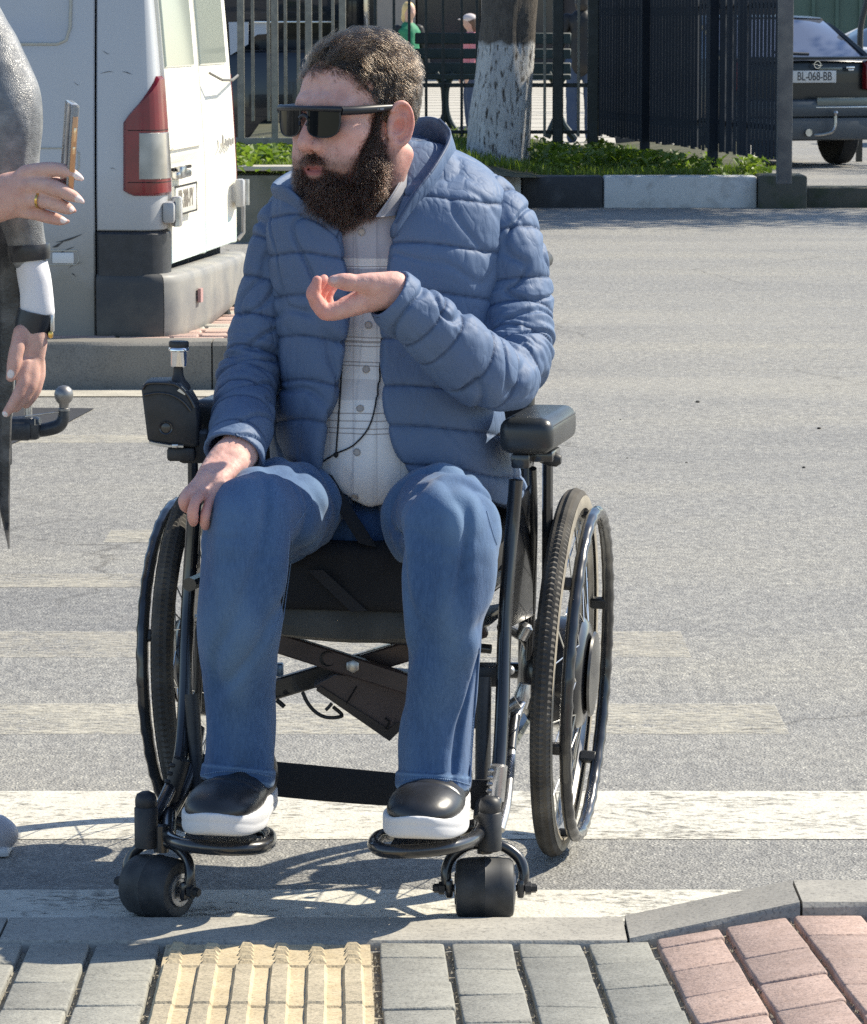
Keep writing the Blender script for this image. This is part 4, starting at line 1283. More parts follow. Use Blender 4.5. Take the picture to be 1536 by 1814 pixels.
emb.prism([(PXC - .01, -.052, 0.979), (PXC + .05, -.052, 0.977), (PXC + .045, -.052, 0.969), (PXC + .11, -.052, 0.967), (PXC + .05, -.052, 0.960), (PXC + .056, -.052, 0.970)], .006, (0, -1, 0)).build('emblem', mat('bright_emblem', (.75, .75, .75), .2, .9), bl)
MB().bbox((PXC + .19, -.04, .935), (.25, .02, .03), .01).build('boot_handle', M_TRIM, bl)
MB().bbox((PXC + .40, -.045, .945), (.09, .012, .02), .004).build('badge', bpy.data.materials['bright_emblem'], bl)
MB().bbox((PXC + .405, -.045, .922), (.06, .012, .014), .003).build('badge', bpy.data.materials['bright_emblem'], bl)
for s in (-1, 1):
    MB().bbox((s * .72, -.005, .87), (.24, .14, .28), .03).build('tail_light', M_REDL, bl)
MB().tube([(PXC - .3, .15, 1.09), (PXC - .1, .14, 1.075), (PXC + .05, .14, 1.07)], .016, 6).build('wiper', M_BLK, bl)
MB().tube(spline([(PXC - .12, .0, .33), (PXC + .0, -.1, .31), (PXC + .12, -.17, .33), (PXC + .17, -.19, .38), (PXC + .175, -.19, .49)], 5), .017, 8).lathe([(.004, .026), (.02, .018), (.027, 0), (.02, -.018), (.01, -.03)], (PXC + .175, -.19, .52), n=16).build('tow_hook', M_CHROME, bl)
MB().lathe([(.035, -.02), (.035, .05)], (PXC - .08, -.13, .335), (0, 1, 0), 14).build('tow_socket', M_CHROME, bl)
q = P(1440, 60, 55)
car('parked_car', (q.x + .1, 52, 0), math.radians(-62), mat('white_car_paint', (.72, .72, .72), .3, coat=.5), 'white car farther back, only its roof showing over the dark hatchback', H=1.40)
q = P(1540, 60, 47)
car('parked_car', (q.x + .35, 45.5, 0), math.radians(-70), mat('grey_blue_car_paint', (.08, .10, .12), .25, .4, coat=.6), 'grey blue saloon at the right edge, beyond the dark hatchback\'s rear window', H=1.36)
pl = empty('signpost', P(1533, 120, 40), 0, 'thin dark curved pole in front of the grey blue saloon at the right edge', 'pole')
MB().tube(spline([tuple(P(u, v, 40)) for u, v in ((1524, 100), (1524, 60), (1527, 35), (1535, 5), (1552, -60))], 5), .03, 8).build('shaft', mat('dark_pole', (.06, .06, .055), .5, .4), pl, world=True)
MB().box((P(1524, 100, 40).x, 40, .45), (.06, .06, 1.3)).build('foot', bpy.data.materials['dark_pole'], pl, world=True)
# dark vehicle behind the left railing
M_DKV = mat('black_car_paint', (.012, .014, .018), .2, .2, coat=.6)
q = P(500, 120, 36)
kiosk = empty('parked_van', (q.x, 36, 0), 0, 'black van seen through the pale grey railing left of the man', 'van')
MB().bbox((q.x + .0, 36.8, .62 + .0), (1.6, 1.8, 1.02), .08).bbox((q.x + .05, 37.0, 1.5), (1.4, 1.5, .9), .1).build('body', M_DKV, kiosk, world=True)
MB().bbox((q.x - .02, 36.2, 1.62), (1.15, .05, .5), .03).build('window', M_DW, kiosk, world=True)
MB().bbox((q.x + .1, 35.88, 1.375), (.70, .02, .016), .004).build('roof_highlight', bpy.data.materials['bright_strip'], kiosk, world=True)  # bright bar added to stand in for the highlight along the roof
mw = MB()
mw.prism([tuple(P(u, v, 35.9)) for u, v in ((405, 39), (440, 39), (440, 78), (408, 98))], .02, (0, 1, 0)).prism([tuple(P(u, v, 35.9)) for u, v in ((449, 38), (472, 38), (472, 60), (456, 61), (449, 66))], .02, (0, 1, 0))
mw.build('white_panel', mat('white_panel', (.55, .58, .64), .5), kiosk, world=True)
for dx in (-.6, .6):
    MB().lathe([(.17, -.09), (.3, -.09), (.31, 0), (.3, .09), (.17, .09)], (q.x + dx, 36.05, .31), (0, 1, 0), 24).build('wheel', M_TYRE, kiosk, world=True)
# =================================================================== WHEELCHAIR
PSI = math.radians(11)
CAMBER = math.radians(2.4)
WR = .311
_c = PZ(1012, 1513, 0)
HL = .310                                 # hub half track
_lat = Vector((math.cos(PSI), -math.sin(PSI), 0)); _fwd = Vector((-math.sin(PSI), -math.cos(PSI), 0))
CO = _c - _lat * (HL + WR * math.tan(CAMBER))
CO.z = 0
chair = empty('wheelchair', CO, -PSI, 'black powered wheelchair with spoked rear wheels under the man in blue', 'wheelchair')
def CL(L, F, z): return Vector((L, -F, z))
CW = wm(chair); CWI = CW.inverted()
def cpx(u, v, Y): return CWI @ P(u, v, Y)
M_FRAME = mat('black_frame_paint', (.016, .017, .020), .28, .0, spec=.6, coat=.5)
M_MATTE = mat('black_matte_plastic', (.020, .021, .023), .5, noise=(60, (.028, .029, .032), .4, .6))
M_TYREC = mat('dusty_grey_tyre', (.050, .046, .041), .8, noise=(18, (.12, .11, .095), .38, .7, 6))
M_SIDE = mat('tan_sidewall', (.30, .27, .215), .8, noise=(25, (.20, .18, .15), .4, .7))
M_RIMM = mat('rim_metal', (.35, .34, .32), .35, .9, noise=(20, (.22, .21, .2), .4, .7))
M_SPOKE = mat('spoke_steel', (.62, .62, .60), .25, 1.0)
M_VINYL = mat('black_vinyl', (.022, .025, .028), .33, spec=.55, bump=(220, .12, .001), noise=(12, (.032, .036, .04), .4, .7))
M_CLOTH = mat('black_cushion_cloth', (.009, .010, .013), .9, bump=(300, .3, .001), noise=(30, (.014, .015, .018), .4, .7))
M_SLING = mat('grey_sling_cloth', (.045, .046, .043), .7, noise=(10, (.085, .084, .076), .4, .7), bump=(160, .3, .002))
M_BRACE = mat('brownish_black_brace', (.050, .036, .036), .40, .2, noise=(18, (.075, .054, .053), .4, .7))
M_SILV = mat('scuffed_aluminium', (.55, .55, .56), .32, .9, noise=(30, (.38, .38, .38), .4, .7))
M_BAND = mat('black_webbing', (.010, .012, .016), .8, bump=(260, .3, .001))
# ---- rear wheels
def rear_wheel():
    """built round the origin, axle along +x (outside = +x)"""
    w = empty('wheel')
    n = 384; rows = []
    R = WR; tw = .0185
    # tyre: profile round the casing, tread blocks cut between grooves
    prof = [(-.016, -.034), (-.0185, -.022), (-.0165, -.010), (-.011, -.003), (-.006, 0), (0, .0012), (.006, 0), (.011, -.003), (.0165, -.010), (.0185, -.022), (.016, -.034)]
    for k in range(n):
        a = 2 * math.pi * k / n; row = []
        for i, (x, dr) in enumerate(prof):
            if 2 <= i <= 8:
                g = ((k + (1 if i in (4, 5, 6) else 0)) % 2) == 1
                dr = dr - (.0030 if g else 0) + (0 if i not in (4, 6) else -.0016)
            r = R + dr - .0012
            row.append((x, r * math.cos(a), r * math.sin(a)))
        rows.append(row)
    rows.append(rows[0])
    ty = MB().grid(rows).build('tyre', M_TYREC, w, 12)
    sw = MB()
    for s in (1,):
        sw.grid([[(s * x, (R + dr) * math.cos(2 * math.pi * k / 64), (R + dr) * math.sin(2 * math.pi * k / 64)) for x, dr in ((.0172, -.012), (.0193, -.021), (.0178, -.033))] for k in range(65)])
    sw.build('sidewall', M_SIDE, ty)
    MB().lathe([(R - .034, -.013), (R - .030, -.015), (R - .044, -.013), (R - .050, -.006), (R - .050, .006), (R - .044, .013), (R - .030, .015), (R - .034, .013), (R - .036, 0), (R - .034, -.013)], (0, 0, 0), (1, 0, 0), 64, False, False).build('rim', M_RIMM, w)
    sp = MB()
    for k in range(36):
        a = 2 * math.pi * k / 36; s = 1 if k % 2 else -1
        b = a + (.55 if (k // 2) % 2 else -.55)
        p0 = Vector((s * .030, .088 * math.cos(b), .088 * math.sin(b))); p1 = Vector((s * .003, (R - .048) * math.cos(a), (R - .048) * math.sin(a)))
        sp.tube([p0, p1], .0013, 5)
    sp.build('spokes', M_SPOKE, w)
    MB().lathe([(.02, -.075), (.06, -.072), (.086, -.055), (.094, -.04), (.094, .028), (.086, .036), (.06, .042), (.02, .044)], (0, 0, 0), (1, 0, 0), 40).build('hub_motor', M_FRAME, w)
    MB().lathe([(.01, .041), (.062, .043), (.072, .046), (.070, .050), (.02, .056), (.006, .056)], (0, 0, 0), (1, 0, 0), 40).build('hub_cap', mat('hub_cap_grey', (.12, .118, .11), .3, .5, noise=(14, (.05, .05, .05), .42, .6)), w)
    # push rim with a wavy grip, on six stand-offs
    pr = MB(); m = 180; pts = []; rr = []
    RP = .272
    for k in range(m):
        a = 2 * math.pi * k / m
        wv = max(0, math.sin(a * 40))
        pts.append((.038 + .0005 * wv, RP * math.cos(a), RP * math.sin(a))); rr.append(.0102 + .0011 * wv)
    pr.tube(pts, rr, 10, closed=True)
    pr.build('push_rim', M_FRAME, w)
    for k in range(6):
        a = 2 * math.pi * (k + .3) / 6; c, s = math.cos(a), math.sin(a)
        R3 = Matrix.Rotation(a, 3, 'X')
        MB().bbox((.023, (RP - .004) * c, (RP - .004) * s), (.030, .014, .020), .003, rot=R3, seg=1).build('rim_bracket', M_MATTE, w)
    return w
wr = rear_wheel(); wr.parent = chair
wr.location = CL(HL + .001, 0, WR * math.cos(CAMBER)); wr.rotation_euler = (0, CAMBER, 0)
wl = copy_tree(wr, chair)
wl.location = CL(-HL, 0, WR * math.cos(CAMBER)); wl.rotation_euler = (0, CAMBER, math.pi)
# sign: the bottoms stand wider than the tops
wr.rotation_euler = (0, CAMBER, math.radians(1.8))
def axis_rot(o): pass
# ---- casters
def caster(base, yaw, stem, hv0, hv1, nm):
    """base: world ground point under the axle; stem: world xy of the steering stem"""
    c = empty('caster', CWI @ Vector((base.x, base.y, 0)), 0); c.parent = chair
    c.rotation_euler = (0, 0, PSI + yaw)             # undo the chair's own turn
    R, W = .0485, .092
    pr = [(.018, -W / 2 + .006), (R - .014, -W / 2), (R - .006, -W / 2 + .002), (R - .002, -W / 2 + .008), (R, -W / 2 + .022), (R + .001, -.0015), (R + .002, 0), (R + .001, .0015), (R, W / 2 - .022), (R - .002, W / 2 - .008), (R - .006, W / 2 - .002), (R - .014, W / 2), (.018, W / 2 - .006)]
    tr = MB().lathe(pr, (0, 0, R), (1, 0, 0), 40).build('caster_tyre', mat('caster_rubber', (.024, .026, .029), .6, noise=(40, (.045, .047, .05), .4, .65, 6)), c)
    for s in (-1, 1):
        MB().lathe([(.026, s * W / 2 * .93), (.026, s * W / 2 * 1.03), (.019, s * W / 2 * 1.04), (.017, s * W / 2 * .98)], (0, 0, R), (1, 0, 0), 24).build('caster_hub', M_SILV, c)
    # fork: one bent tube over the wheel
    t = .0085; hw_ = W / 2 + .010
    zs = R + .004; zt = 2 * R + .017
    q = spline([(-hw_ - .002, .0, R - .004), (-hw_ - .005, .004, R + .025), (-hw_ + .004, .01, zt - .018), (-.026, .012, zt), (0, .012, zt + .002), (.026, .012, zt), (hw_ - .004, .01, zt - .018), (hw_ + .005, .004, R + .025), (hw_ + .002, 0, R - .004)], 5)
    MB().tube(q, t, 10).bbox((-hw_, 0, R), (.012, .024, .03), .005).bbox((hw_, 0, R), (.012, .024, .03), .005).build('fork', M_FRAME, c)
    bl_ = MB().lathe([(.0055, -hw_ - .026), (.0055, hw_ + .026)], (0, 0, R), (1, 0, 0), 10)
    for s in (-1, 1):
        bl_.lathe([(.0105, s * (hw_ + .007)), (.0105, s * (hw_ + .016)), (.0075, s * (hw_ + .017)), (.0075, s * (hw_ + .024))], (0, 0, R), (1, 0, 0), 6)
    bl_.build('axle_bolt', M_MATTE, c)
    MB().lathe([(.0125, zt - .012), (.0125, zt + .03)], (0, .012, 0), n=14).build('stem', M_FRAME, c)
    # fixed steering housing with a domed cap
    z0, z1 = P(stem[0], hv1, stem[2]).z, P(stem[0], hv0, stem[2]).z
    sx = P(stem[0], 1460, stem[2])
    h = MB().lathe([(.015, z0), (.0185, z0 + .002), (.0185, z1 - .026), (.0165, z1 - .024), (.0172, z1 - .022), (.0172, z1 - .012), (.0145, z1 - .004), (.007, z1), (.001, z1 + .0005)], CWI @ Vector((sx.x, sx.y, 0)), n=28)
    h.build('caster_housing', M_MATTE, chair, 50)
    return c
bR = PZ(859, 1627, 0); bL = PZ(279, 1624, 0)
caster(bR, math.radians(0), (868, 0, bR.y - .01), 1411, 1507, 'r')
caster(bL, math.radians(-33), (259, 0, bL.y + .01), 1402, 1502, 'l')
# ---- frame tubes, traced at their own depth
def tube(name, rows, r, m=M_FRAME, n=10, sub=6):
    return MB().tube(spline(pix(rows), sub), r, n).build(name, m, chair, world=True)
tube('front_tube', [(914, 850, 6.42), (908, 930, 6.42), (899, 1030, 6.40), (893, 1140, 6.38), (890, 1250, 6.34), (886, 1330, 6.31), (880, 1400, 6.27), (874, 1440, 6.235)], .0115)
tube('front_tube', [(345, 880, 6.53), (340, 960, 6.53), (334, 1060, 6.52), (330, 1150, 6.49), (326, 1270, 6.45), (318, 1350, 6.40), (300, 1400, 6.34), (280, 1440, 6.30), (262, 1470, 6.27)], .0115)
tube('front_tube', [(352, 1290, 6.46), (340, 1360, 6.41), (320, 1410, 6.37), (298, 1450, 6.32), (276, 1485, 6.29)], .0105)
tube('side_tube', [(944, 830, 6.50), (946, 920, 6.55), (944, 1040, 6.60), (940, 1140, 6.62), (935, 1230, 6.62)], .0065)
tube('side_tube', [(886, 1110, 6.60), (912, 1120, 6.62), (938, 1150, 6.64), (942, 1260, 6.64)], .0085)
tube('side_tube', [(330, 1100, 6.60), (352, 1110, 6.66), (348, 1260, 6.66)], .0085)
tube('diagonal_tube', [(934, 1225, 6.56), (915, 1270, 6.52), (908, 1310, 6.46), (903, 1370, 6.38), (896, 1430, 6.30), (886, 1470, 6.26)], .0078, M_SILV)
MB().tube(spline(pix([(912, 1268, 6.51), (908, 1300, 6.47), (905, 1330, 6.43)]), 4), .0090, 10).build('clamp', M_FRAME, chair, world=True)
MB().lathe([(.012, -.02), (.014, 0), (.010, .02)], P(926, 1232, 6.55), (.2, 0, 1), 12).build('bright_clamp', M_SILV, chair, world=True)
MB().lathe([(.010, -.014), (.012, .014)], P(905, 1252, 6.53), (.9, 0, .6), 12).build('bright_clamp', M_SILV, chair, world=True)
mb = MB()
mb.lathe([(.011, -.012), (.012, .010), (.006, .016)], P(928, 1120, 6.58), (.5, 0, 1), 10)
mb.build('bright_clamp', M_SILV, chair, world=True)
tube('hanger_tube', [(857, 1200, 6.36), (856, 1300, 6.34), (855, 1400, 6.31), (852, 1450, 6.28)], .0125, M_MATTE)
tube('hanger_tube', [(848, 1210, 6.38), (847, 1290, 6.37)], .0165, M_MATTE)
tube('hanger_tube', [(340, 1230, 6.44), (346, 1330, 6.42), (350, 1420, 6.38), (352, 1480, 6.33)], .0120, M_MATTE)
MB().bbox(P(862, 1195, 6.42), (.055, .05, .034), .006).build('hanger_bracket', M_MATTE, chair, world=True)
MB().lathe([(.004, -.008), (.0075, -.004), (.0075, .004)], P(904, 1187, 6.5), (0, 1, 0), 12).build('bright_pin', M_SILV, chair, world=True)
# toothed footrest adjusters
for (u0, v0, u1, v1, Y, m) in ((884, 1356, 878, 1418, 6.262, M_SILV), (322, 1345, 300, 1420, 6.35, M_MATTE)):
    a, b = P(u0, v0, Y), P(u1, v1, Y)
    mb = MB().tube([a, b], .0140, 12)
    for k in range(5):
        q = a.lerp(b, .12 + .19 * k); mb.bbox(q + Vector((-.012, -.006, 0)), (.010, .014, .006), .002, seg=1)
    mb.build('adjuster', m, chair, world=True)
# black side guards
for (pts, nm) in (([(905, 905, 6.50), (936, 860, 6.56), (938, 1090, 6.60), (900, 1110, 6.52)], 'side_guard'), ([(336, 905, 6.58), (356, 880, 6.64), (354, 1110, 6.66), (334, 1100, 6.60)], 'side_guard')):
    q = [P(*p) for p in pts]
    MB().prism(q, .006, (_lat * (1 if pts[0][0] > 600 else -1))).build(nm, M_FRAME, chair, world=True)
# ---- seat: cushion, sling, cross braces, battery
def cw(L, F, z): return CW @ CL(L, F, z)
zc0, zc1 = P(610, 1086, 6.40).z, P(610, 962, 6.40).z
def seat_pt(u, v, Y): return CWI @ P(u, v, Y)
cc = seat_pt(612, 1020, 6.40)
cu = MB().bbox((cc.x - .008, cc.y + .205, (zc0 + zc1) / 2), (.43, .41, zc1 - zc0), .022, seg=3)
cushion = cu.build('cushion', M_CLOTH, chair)
MB().prism([tuple(seat_pt(u, v, 6.392)) for u, v in ((545, 1010), (572, 1010), (650, 1082), (622, 1084))], .006, (0, 1, 0)).build('cushion_flap', mat('flap_cloth', (.016, .017, .021), .85), cushion)
rows = []
for i in range(13):
    L = -.225 + .45 * i / 12; s_ = math.cos(math.pi * (i / 12 - .5)) ** .7
    rows.append([(cc.x + L, cc.y + .02 - .0 * s_, zc0 + .004), (cc.x + L, cc.y + .006, zc0 - .012 - .012 * s_), (cc.x + L, cc.y + .010, zc0 - .018 - .026 * s_), (cc.x + L, cc.y + .05, zc0 - .022 - .034 * s_), (cc.x + L, cc.y + .40, zc0 - .022 - .034 * s_)])
MB().grid(rows).build('seat_sling', M_SLING, chair)
def beam(name, pts, h, d, m):
    """flat bar through photo points"""
    q = [P(*p) for p in pts]
    mb = MB()
    for a, b in zip(q[:-1], q[1:]):
        dr = (b - a); x = dr.normalized(); y = Vector((0, 1, 0)); y = (y - y.dot(x) * x).normalized(); z = x.cross(y)
        mb.bbox((a + b) / 2, (dr.length, d, h), .003, rot=Matrix((x, y, z)).transposed(), seg=1)
    return mb.build(name, m, chair, world=True)
beam('cross_brace', [(405, 1110, 6.62), (860, 1255, 6.55)], .034, .022, M_BRACE)
beam('cross_brace', [(405, 1245, 6.68), (860, 1108, 6.62)], .034, .022, M_FRAME)
beam('cross_brace', [(640, 1178, 6.628), (860, 1110, 6.60)], .034, .02, M_BRACE)
hexb = MB().lathe([(.0115, -.006), (.0115, .004), (.009, .005)], P(625, 1180, 6.575), (0, -1, .05), 6).build('brace_bolt', M_SILV, chair, world=True)
MB().lathe([(.012, -.004), (.014, .0), (.012, .003), (.006, -.002)], P(581, 1167, 6.583), (0, -1, .05), 20).build('brace_washer', M_MATTE, chair, world=True)
tube('seat_rail', [(395, 1100, 6.60), (620, 1125, 6.57), (870, 1150, 6.52)], .008)
# battery pack hanging askew below the braces
bq = [P(u, v, 6.60) for u, v in ((556, 1216), (594, 1196), (742, 1206), (742, 1262), (690, 1313))]
M_BATT = mat('brown_black_case', (.060, .044, .047), .42, noise=(9, (.085, .062, .064), .4, .7))
bt = MB().prism(bq, .09, (0, 1, .05)).build('battery_case', M_BATT, chair, world=True)
MB().prism([tuple(P(u, v, 6.594)) for u, v in ((560, 1223), (690, 1313), (718, 1284), (704, 1280), (688, 1292), (568, 1216))], .01, (0, 1, 0)).build('case_edge', mat('case_edge_black', (.028, .024, .027), .35), bt, world=True)
MB().tube([P(632, 1216, 6.595), P(613, 1248, 6.595)], .0015, 5).tube([P(684, 1292, 6.59), P(690, 1278, 6.59), P(682, 1272, 6.59)], .002, 5).build('case_seam', M_GAP, bt, world=True)
tube('cable', [(536, 1226, 6.60), (545, 1245, 6.60), (560, 1262, 6.60), (580, 1271, 6.60), (606, 1268, 6.61), (590, 1252, 6.61)], .0032, M_MATTE)
tube('cable', [(577, 1258, 6.60), (583, 1252, 6.60), (588, 1246, 6.60)], .003, M_MATTE)
tube('cable', [(490, 1240, 6.62), (504, 1252, 6.62)], .004, M_MATTE)
MB().bbox(P(494, 1186, 6.66), (.016, .02, .022), .003).build('blue_clip', mat('blue_metal', (.10, .16, .26), .3, .6), chair, world=True)
# ---- calf strap
a0, a1 = (470, 1348, 1409, 6.40), (868, 1386, 1432, 6.31)
rows = []
for i in range(15):
    t = i / 14; u = a0[0] + (a1[0] - a0[0]) * t; Y = a0[3] + (a1[3] - a0[3]) * t + .03 * math.sin(math.pi * t)
    vt = a0[1] + (a1[1] - a0[1]) * t; vb = a0[2] + (a1[2] - a0[2]) * t + 6 * math.sin(math.pi * t)
    p, q = P(u, vt, Y), P(u, vb, Y); m_ = (p + q) / 2 + Vector((0, -.004, 0))
    rows.append([p + Vector((0, .004, 0)), p, m_, q, q + Vector((0, .004, 0))])
sb = MB().grid(rows)
q1, q2 = P(330, 1335, 6.46), P(470, 1348, 6.40)
sb.box((q1 + q2) / 2 - Vector((0, 0, .025)), ((q2 - q1).length, .004, .054), math.atan2(q2.y - q1.y, q2.x - q1.x))
sb.build('calf_strap', M_BAND, chair, world=True)
MB().bbox(P(851, 1408, 6.30), (.030, .014, .048), .003).build('strap_end', M_BAND, chair, world=True)
# ---- footrests: bent tube loops
def foot(rows, plate):
    q = spline(pix(rows), 6)
    f = MB().tube(q, .0112, 12).build('footrest', M_FRAME, chair, world=True)
    pp = [P(*p) for p in plate]
    MB().prism(pp, .006, (0, 0, -1)).build('foot_plate', M_MATTE, f) if False else None
    mb = MB(); mb.prism([tuple(wm(chair).inverted() @ p) for p in pp], .006, (0, 0, -1)); 
    mb.build('foot_plate', M_MATTE, f)
foot([(862, 1440, 6.22), (848, 1475, 6.17), (828, 1492, 6.11), (790, 1502, 6.06), (730, 1508, 6.04), (690, 1508, 6.05), (668, 1502, 6.07), (664, 1492, 6.12), (680, 1480, 6.20), (740, 1474, 6.25), (800, 1472, 6.26), (845, 1462, 6.25)],
     [(690, 1499, 6.07), (820, 1490, 6.10), (810, 1474, 6.22), (700, 1482, 6.20)])
foot([(300, 1440, 6.31), (300, 1468, 6.25), (302, 1486, 6.19), (330, 1497, 6.13), (390, 1503, 6.10), (440, 1503, 6.11), (468, 1498, 6.14), (478, 1488, 6.19), (470, 1476, 6.27), (420, 1470, 6.32), (350, 1466, 6.34), (305, 1455, 6.33)],
     [(325, 1490, 6.15), (455, 1492, 6.15), (455, 1475, 6.28), (330, 1473, 6.28)])
# ---- armrests
def arm(front_px, Y, L=.26, w=.088, h=.058):
    q = CWI @ P(front_px[0], front_px[1], Y)
    o = MB().bbox((q.x, q.y + L / 2, q.z), (w, L, h), .020, seg=4).build('armrest', M_VINYL, chair, 60)
    MB().tube([(q.x + w / 2 - .012, q.y + .006, q.z + h / 2 - .010), (q.x + w / 2 - .002, q.y + .02, q.z + h / 2 - .013), (q.x + w / 2 - .001, q.y + L - .02, q.z + h / 2 - .013)], .0012, 6).build('piping', M_MATTE, o)
    return o, q
ar, q = arm((930, 774), 6.385)
MB().bbox((q.x - .012, q.y + .05, q.z - .042), (.030, .05, .024), .004).bbox((q.x + .01, q.y + .1, q.z - .038), (.05, .08, .018), .004).build('armrest_bracket', M_FRAME, chair)
MB().lathe([(.006, -.02), (.011, -.006), (.012, .006), (.007, .014)], (q.x + .03, q.y + .09, q.z - .045), (1, 0, 0), 12).build('armrest_knob', M_MATTE, chair)
al, q2 = arm((376, 741), 6.47, .30, .080, .058)
# posts, back frame and backrest behind the man
for s in (-1, 1):
    MB().tube([CL(s * .235, -.04, .30), CL(s * .235, -.07, .75), CL(s * .235, -.10, .98), CL(s * .235, -.17, 1.0)], .0115, 10).build('back_post', M_FRAME, chair)
    MB().tube([CL(s * .235, -.13, .985), CL(s * .235, -.23, .99)], .016, 12).build('push_handle', M_MATTE, chair)
    MB().tube([CL(s * .30, .12, .30), CL(s * .30, .12, .70)], .009, 8).build('armrest_post', M_FRAME, chair)
    MB().tube([CL(s * .235, .40, .50), CL(s * .235, -.05, .49)], .0115, 8).build('seat_tube', M_FRAME, chair)
    MB().tube([CL(s * .235, .36, .17), CL(s * .235, -.05, .22)], .0115, 8).build('lower_tube', M_FRAME, chair)
    MB().lathe([(.014, -.07), (.014, .02)], CL(s * .27, 0, WR), (1, 0, 0), 12).build('axle', M_FRAME, chair)
MB().grid([[CL(L, -.055 - .02 * (z - .5) - .03 * math.cos(L / .235 * 1.57), z) for L in np.linspace(-.235, .235, 9)] for z in np.linspace(.54, .93, 6)]).build('backrest', M_CLOTH, chair)
# ---- joystick control box
JY = 6.36
front = [(250, 690), (254, 681), (263, 676), (300, 675), (318, 680), (336, 697), (348, 718), (352, 745), (352, 790), (344, 794), (266, 785), (261, 779)]
cb = MB()
fr_ = [P(u, v, JY) for u, v in front]; ctr = sum(fr_, Vector()) / len(fr_)
rings = []
for k, (sc, dy) in enumerate(((.90, -.002), (.97, 0), (1.0, .008), (1.0, .075), (.96, .085))):
    rings.append([ctr + (p - ctr) * sc + Vector((0, dy, 0)) for p in fr_])
cb.loft(rings, True, True, True)
box = cb.build('control_box', M_MATTE, chair, 60, world=True)
rim_ = [P(u, v, JY - .003) for u, v in ((252, 689), (262, 679), (299, 679), (316, 684), (333, 700), (345, 722))]
MB().tube(spline([tuple(p) for p in rim_], 4), .0025, 8).tube(spline([tuple(P(u, v, JY - .004)) for u, v in ((255, 700), (280, 696), (305, 700), (325, 712), (338, 728))], 4), .002, 8).build('box_edge', M_FRAME, box, world=True)
MB().lathe([(.0085, -.002), (.0085, .003), (.0105, .004), (.0105, -.002)], P(294, 758, JY - .003), (0, -1, 0), 24).lathe([(.004, 0), (.0075, .003), (.003, .004)], P(294, 758, JY - .003), (0, -1, 0), 20).build('charge_socket', M_FRAME, box, world=True)
MB().tube([P(264, 783, JY - .003), P(275, 786, JY - .004), P(300, 790, JY - .004), P(325, 791, JY - .004)], .0028, 6).bbox(P(310, 790, JY - .005), (.010, .006, .006), .001).build('bright_edge', M_SILV, box, world=True)
MB().bbox(P(322, 803, JY + .02), (.045, .04, .022), .005).bbox(P(345, 790, JY + .05), (.05, .07, .05), .008).build('mount', M_MATTE, box, world=True)
MB().prism([tuple(P(u, v, JY - .001)) for u, v in ((314, 692), (322, 684), (330, 692), (328, 700))], .003, (0, -1, 0)).build('bright_corner', M_SILV, box, world=True)
jb = P(316, 684, JY + .04)
js = MB().lathe([(.020, -.004), (.019, .002), (.012, .010), (.0085, .018), (.0075, .030), (.0085, .036)], jb, (0, 0, 1), 24).build('joystick_boot', M_MATTE, box, world=True)
s_ = PX(1, JY)
MB().lathe([(.0085, 34 * s_), (.0125, 36 * s_), (.0130, 42 * s_), (.0130, 62 * s_), (.0165, 64 * s_), (.0165, 68 * s_), (.0150, 70 * s_)], jb, (0.02, 0, 1), 32).build('joystick_knob', mat('chrome', (.75, .75, .76), .08, 1.0), js, world=True)
MB().lathe([(.0148, 69 * s_), (.0160, 71 * s_), (.0160, 79 * s_), (.0145, 81 * s_), (.002, 81.5 * s_)], jb, (0.02, 0, 1), 32).build('joystick_cap', M_MATTE, js, world=True)
# =================================================================== THE SEATED MAN
from mathutils.bvhtree import BVHTree
def skin_material(name, base, lip=(.36, .13, .12), nailc=(.64, .44, .41)):
    t = NT(name); o = t.tc.outputs['Object']
    at = t.n('ShaderNodeAttribute', attribute_name='lip'); rd = t.n('ShaderNodeAttribute', attribute_name='red'); nl = t.n('ShaderNodeAttribute', attribute_name='nail'); stb = t.n('ShaderNodeAttribute', attribute_name='stubble')
    m = t.noise(70, 4, o)
    c = t.ramp(t.noise(14, 5, o, .6), [(.28, (base[0] * .90, base[1] * .80, base[2] * .78)), (.5, base), (.74, tuple(min(q * 1.07, 1) for q in base))])
    c = t.mix(1.0, c, t.ramp(m, [(.35, (.88, .84, .83)), (.6, (1, 1, 1))]), 'MULTIPLY')
    c = t.mix(t.math('MULTIPLY', rd.outputs['Fac'], .55), c, (base[0] * .95, base[1] * .52, base[2] * .48))
    c = t.mix(at.outputs['Fac'], c, lip)
    c = t.mix(t.math('MULTIPLY', stb.outputs['Fac'], .75), c, (.10, .065, .05))
    c = t.mix(nl.outputs['Fac'], c, nailc)
    t.set(Base_Color=c, Roughness=.60, Subsurface_Weight=.13, Subsurface_Radius=(1.0, .32, .18), Subsurface_Scale=.011)
    t.b.inputs['Specular IOR Level'].default_value = .28
    h = t.n('ShaderNodeTexVoronoi', {'Scale': 650.0, 'Vector': o})
    t.set(Normal=t.bump(t.math('ADD', h.outputs['Distance'], m), .16, .0012))
    return t.m
M_SKIN = skin_material('skin', (.68, .42, .36))
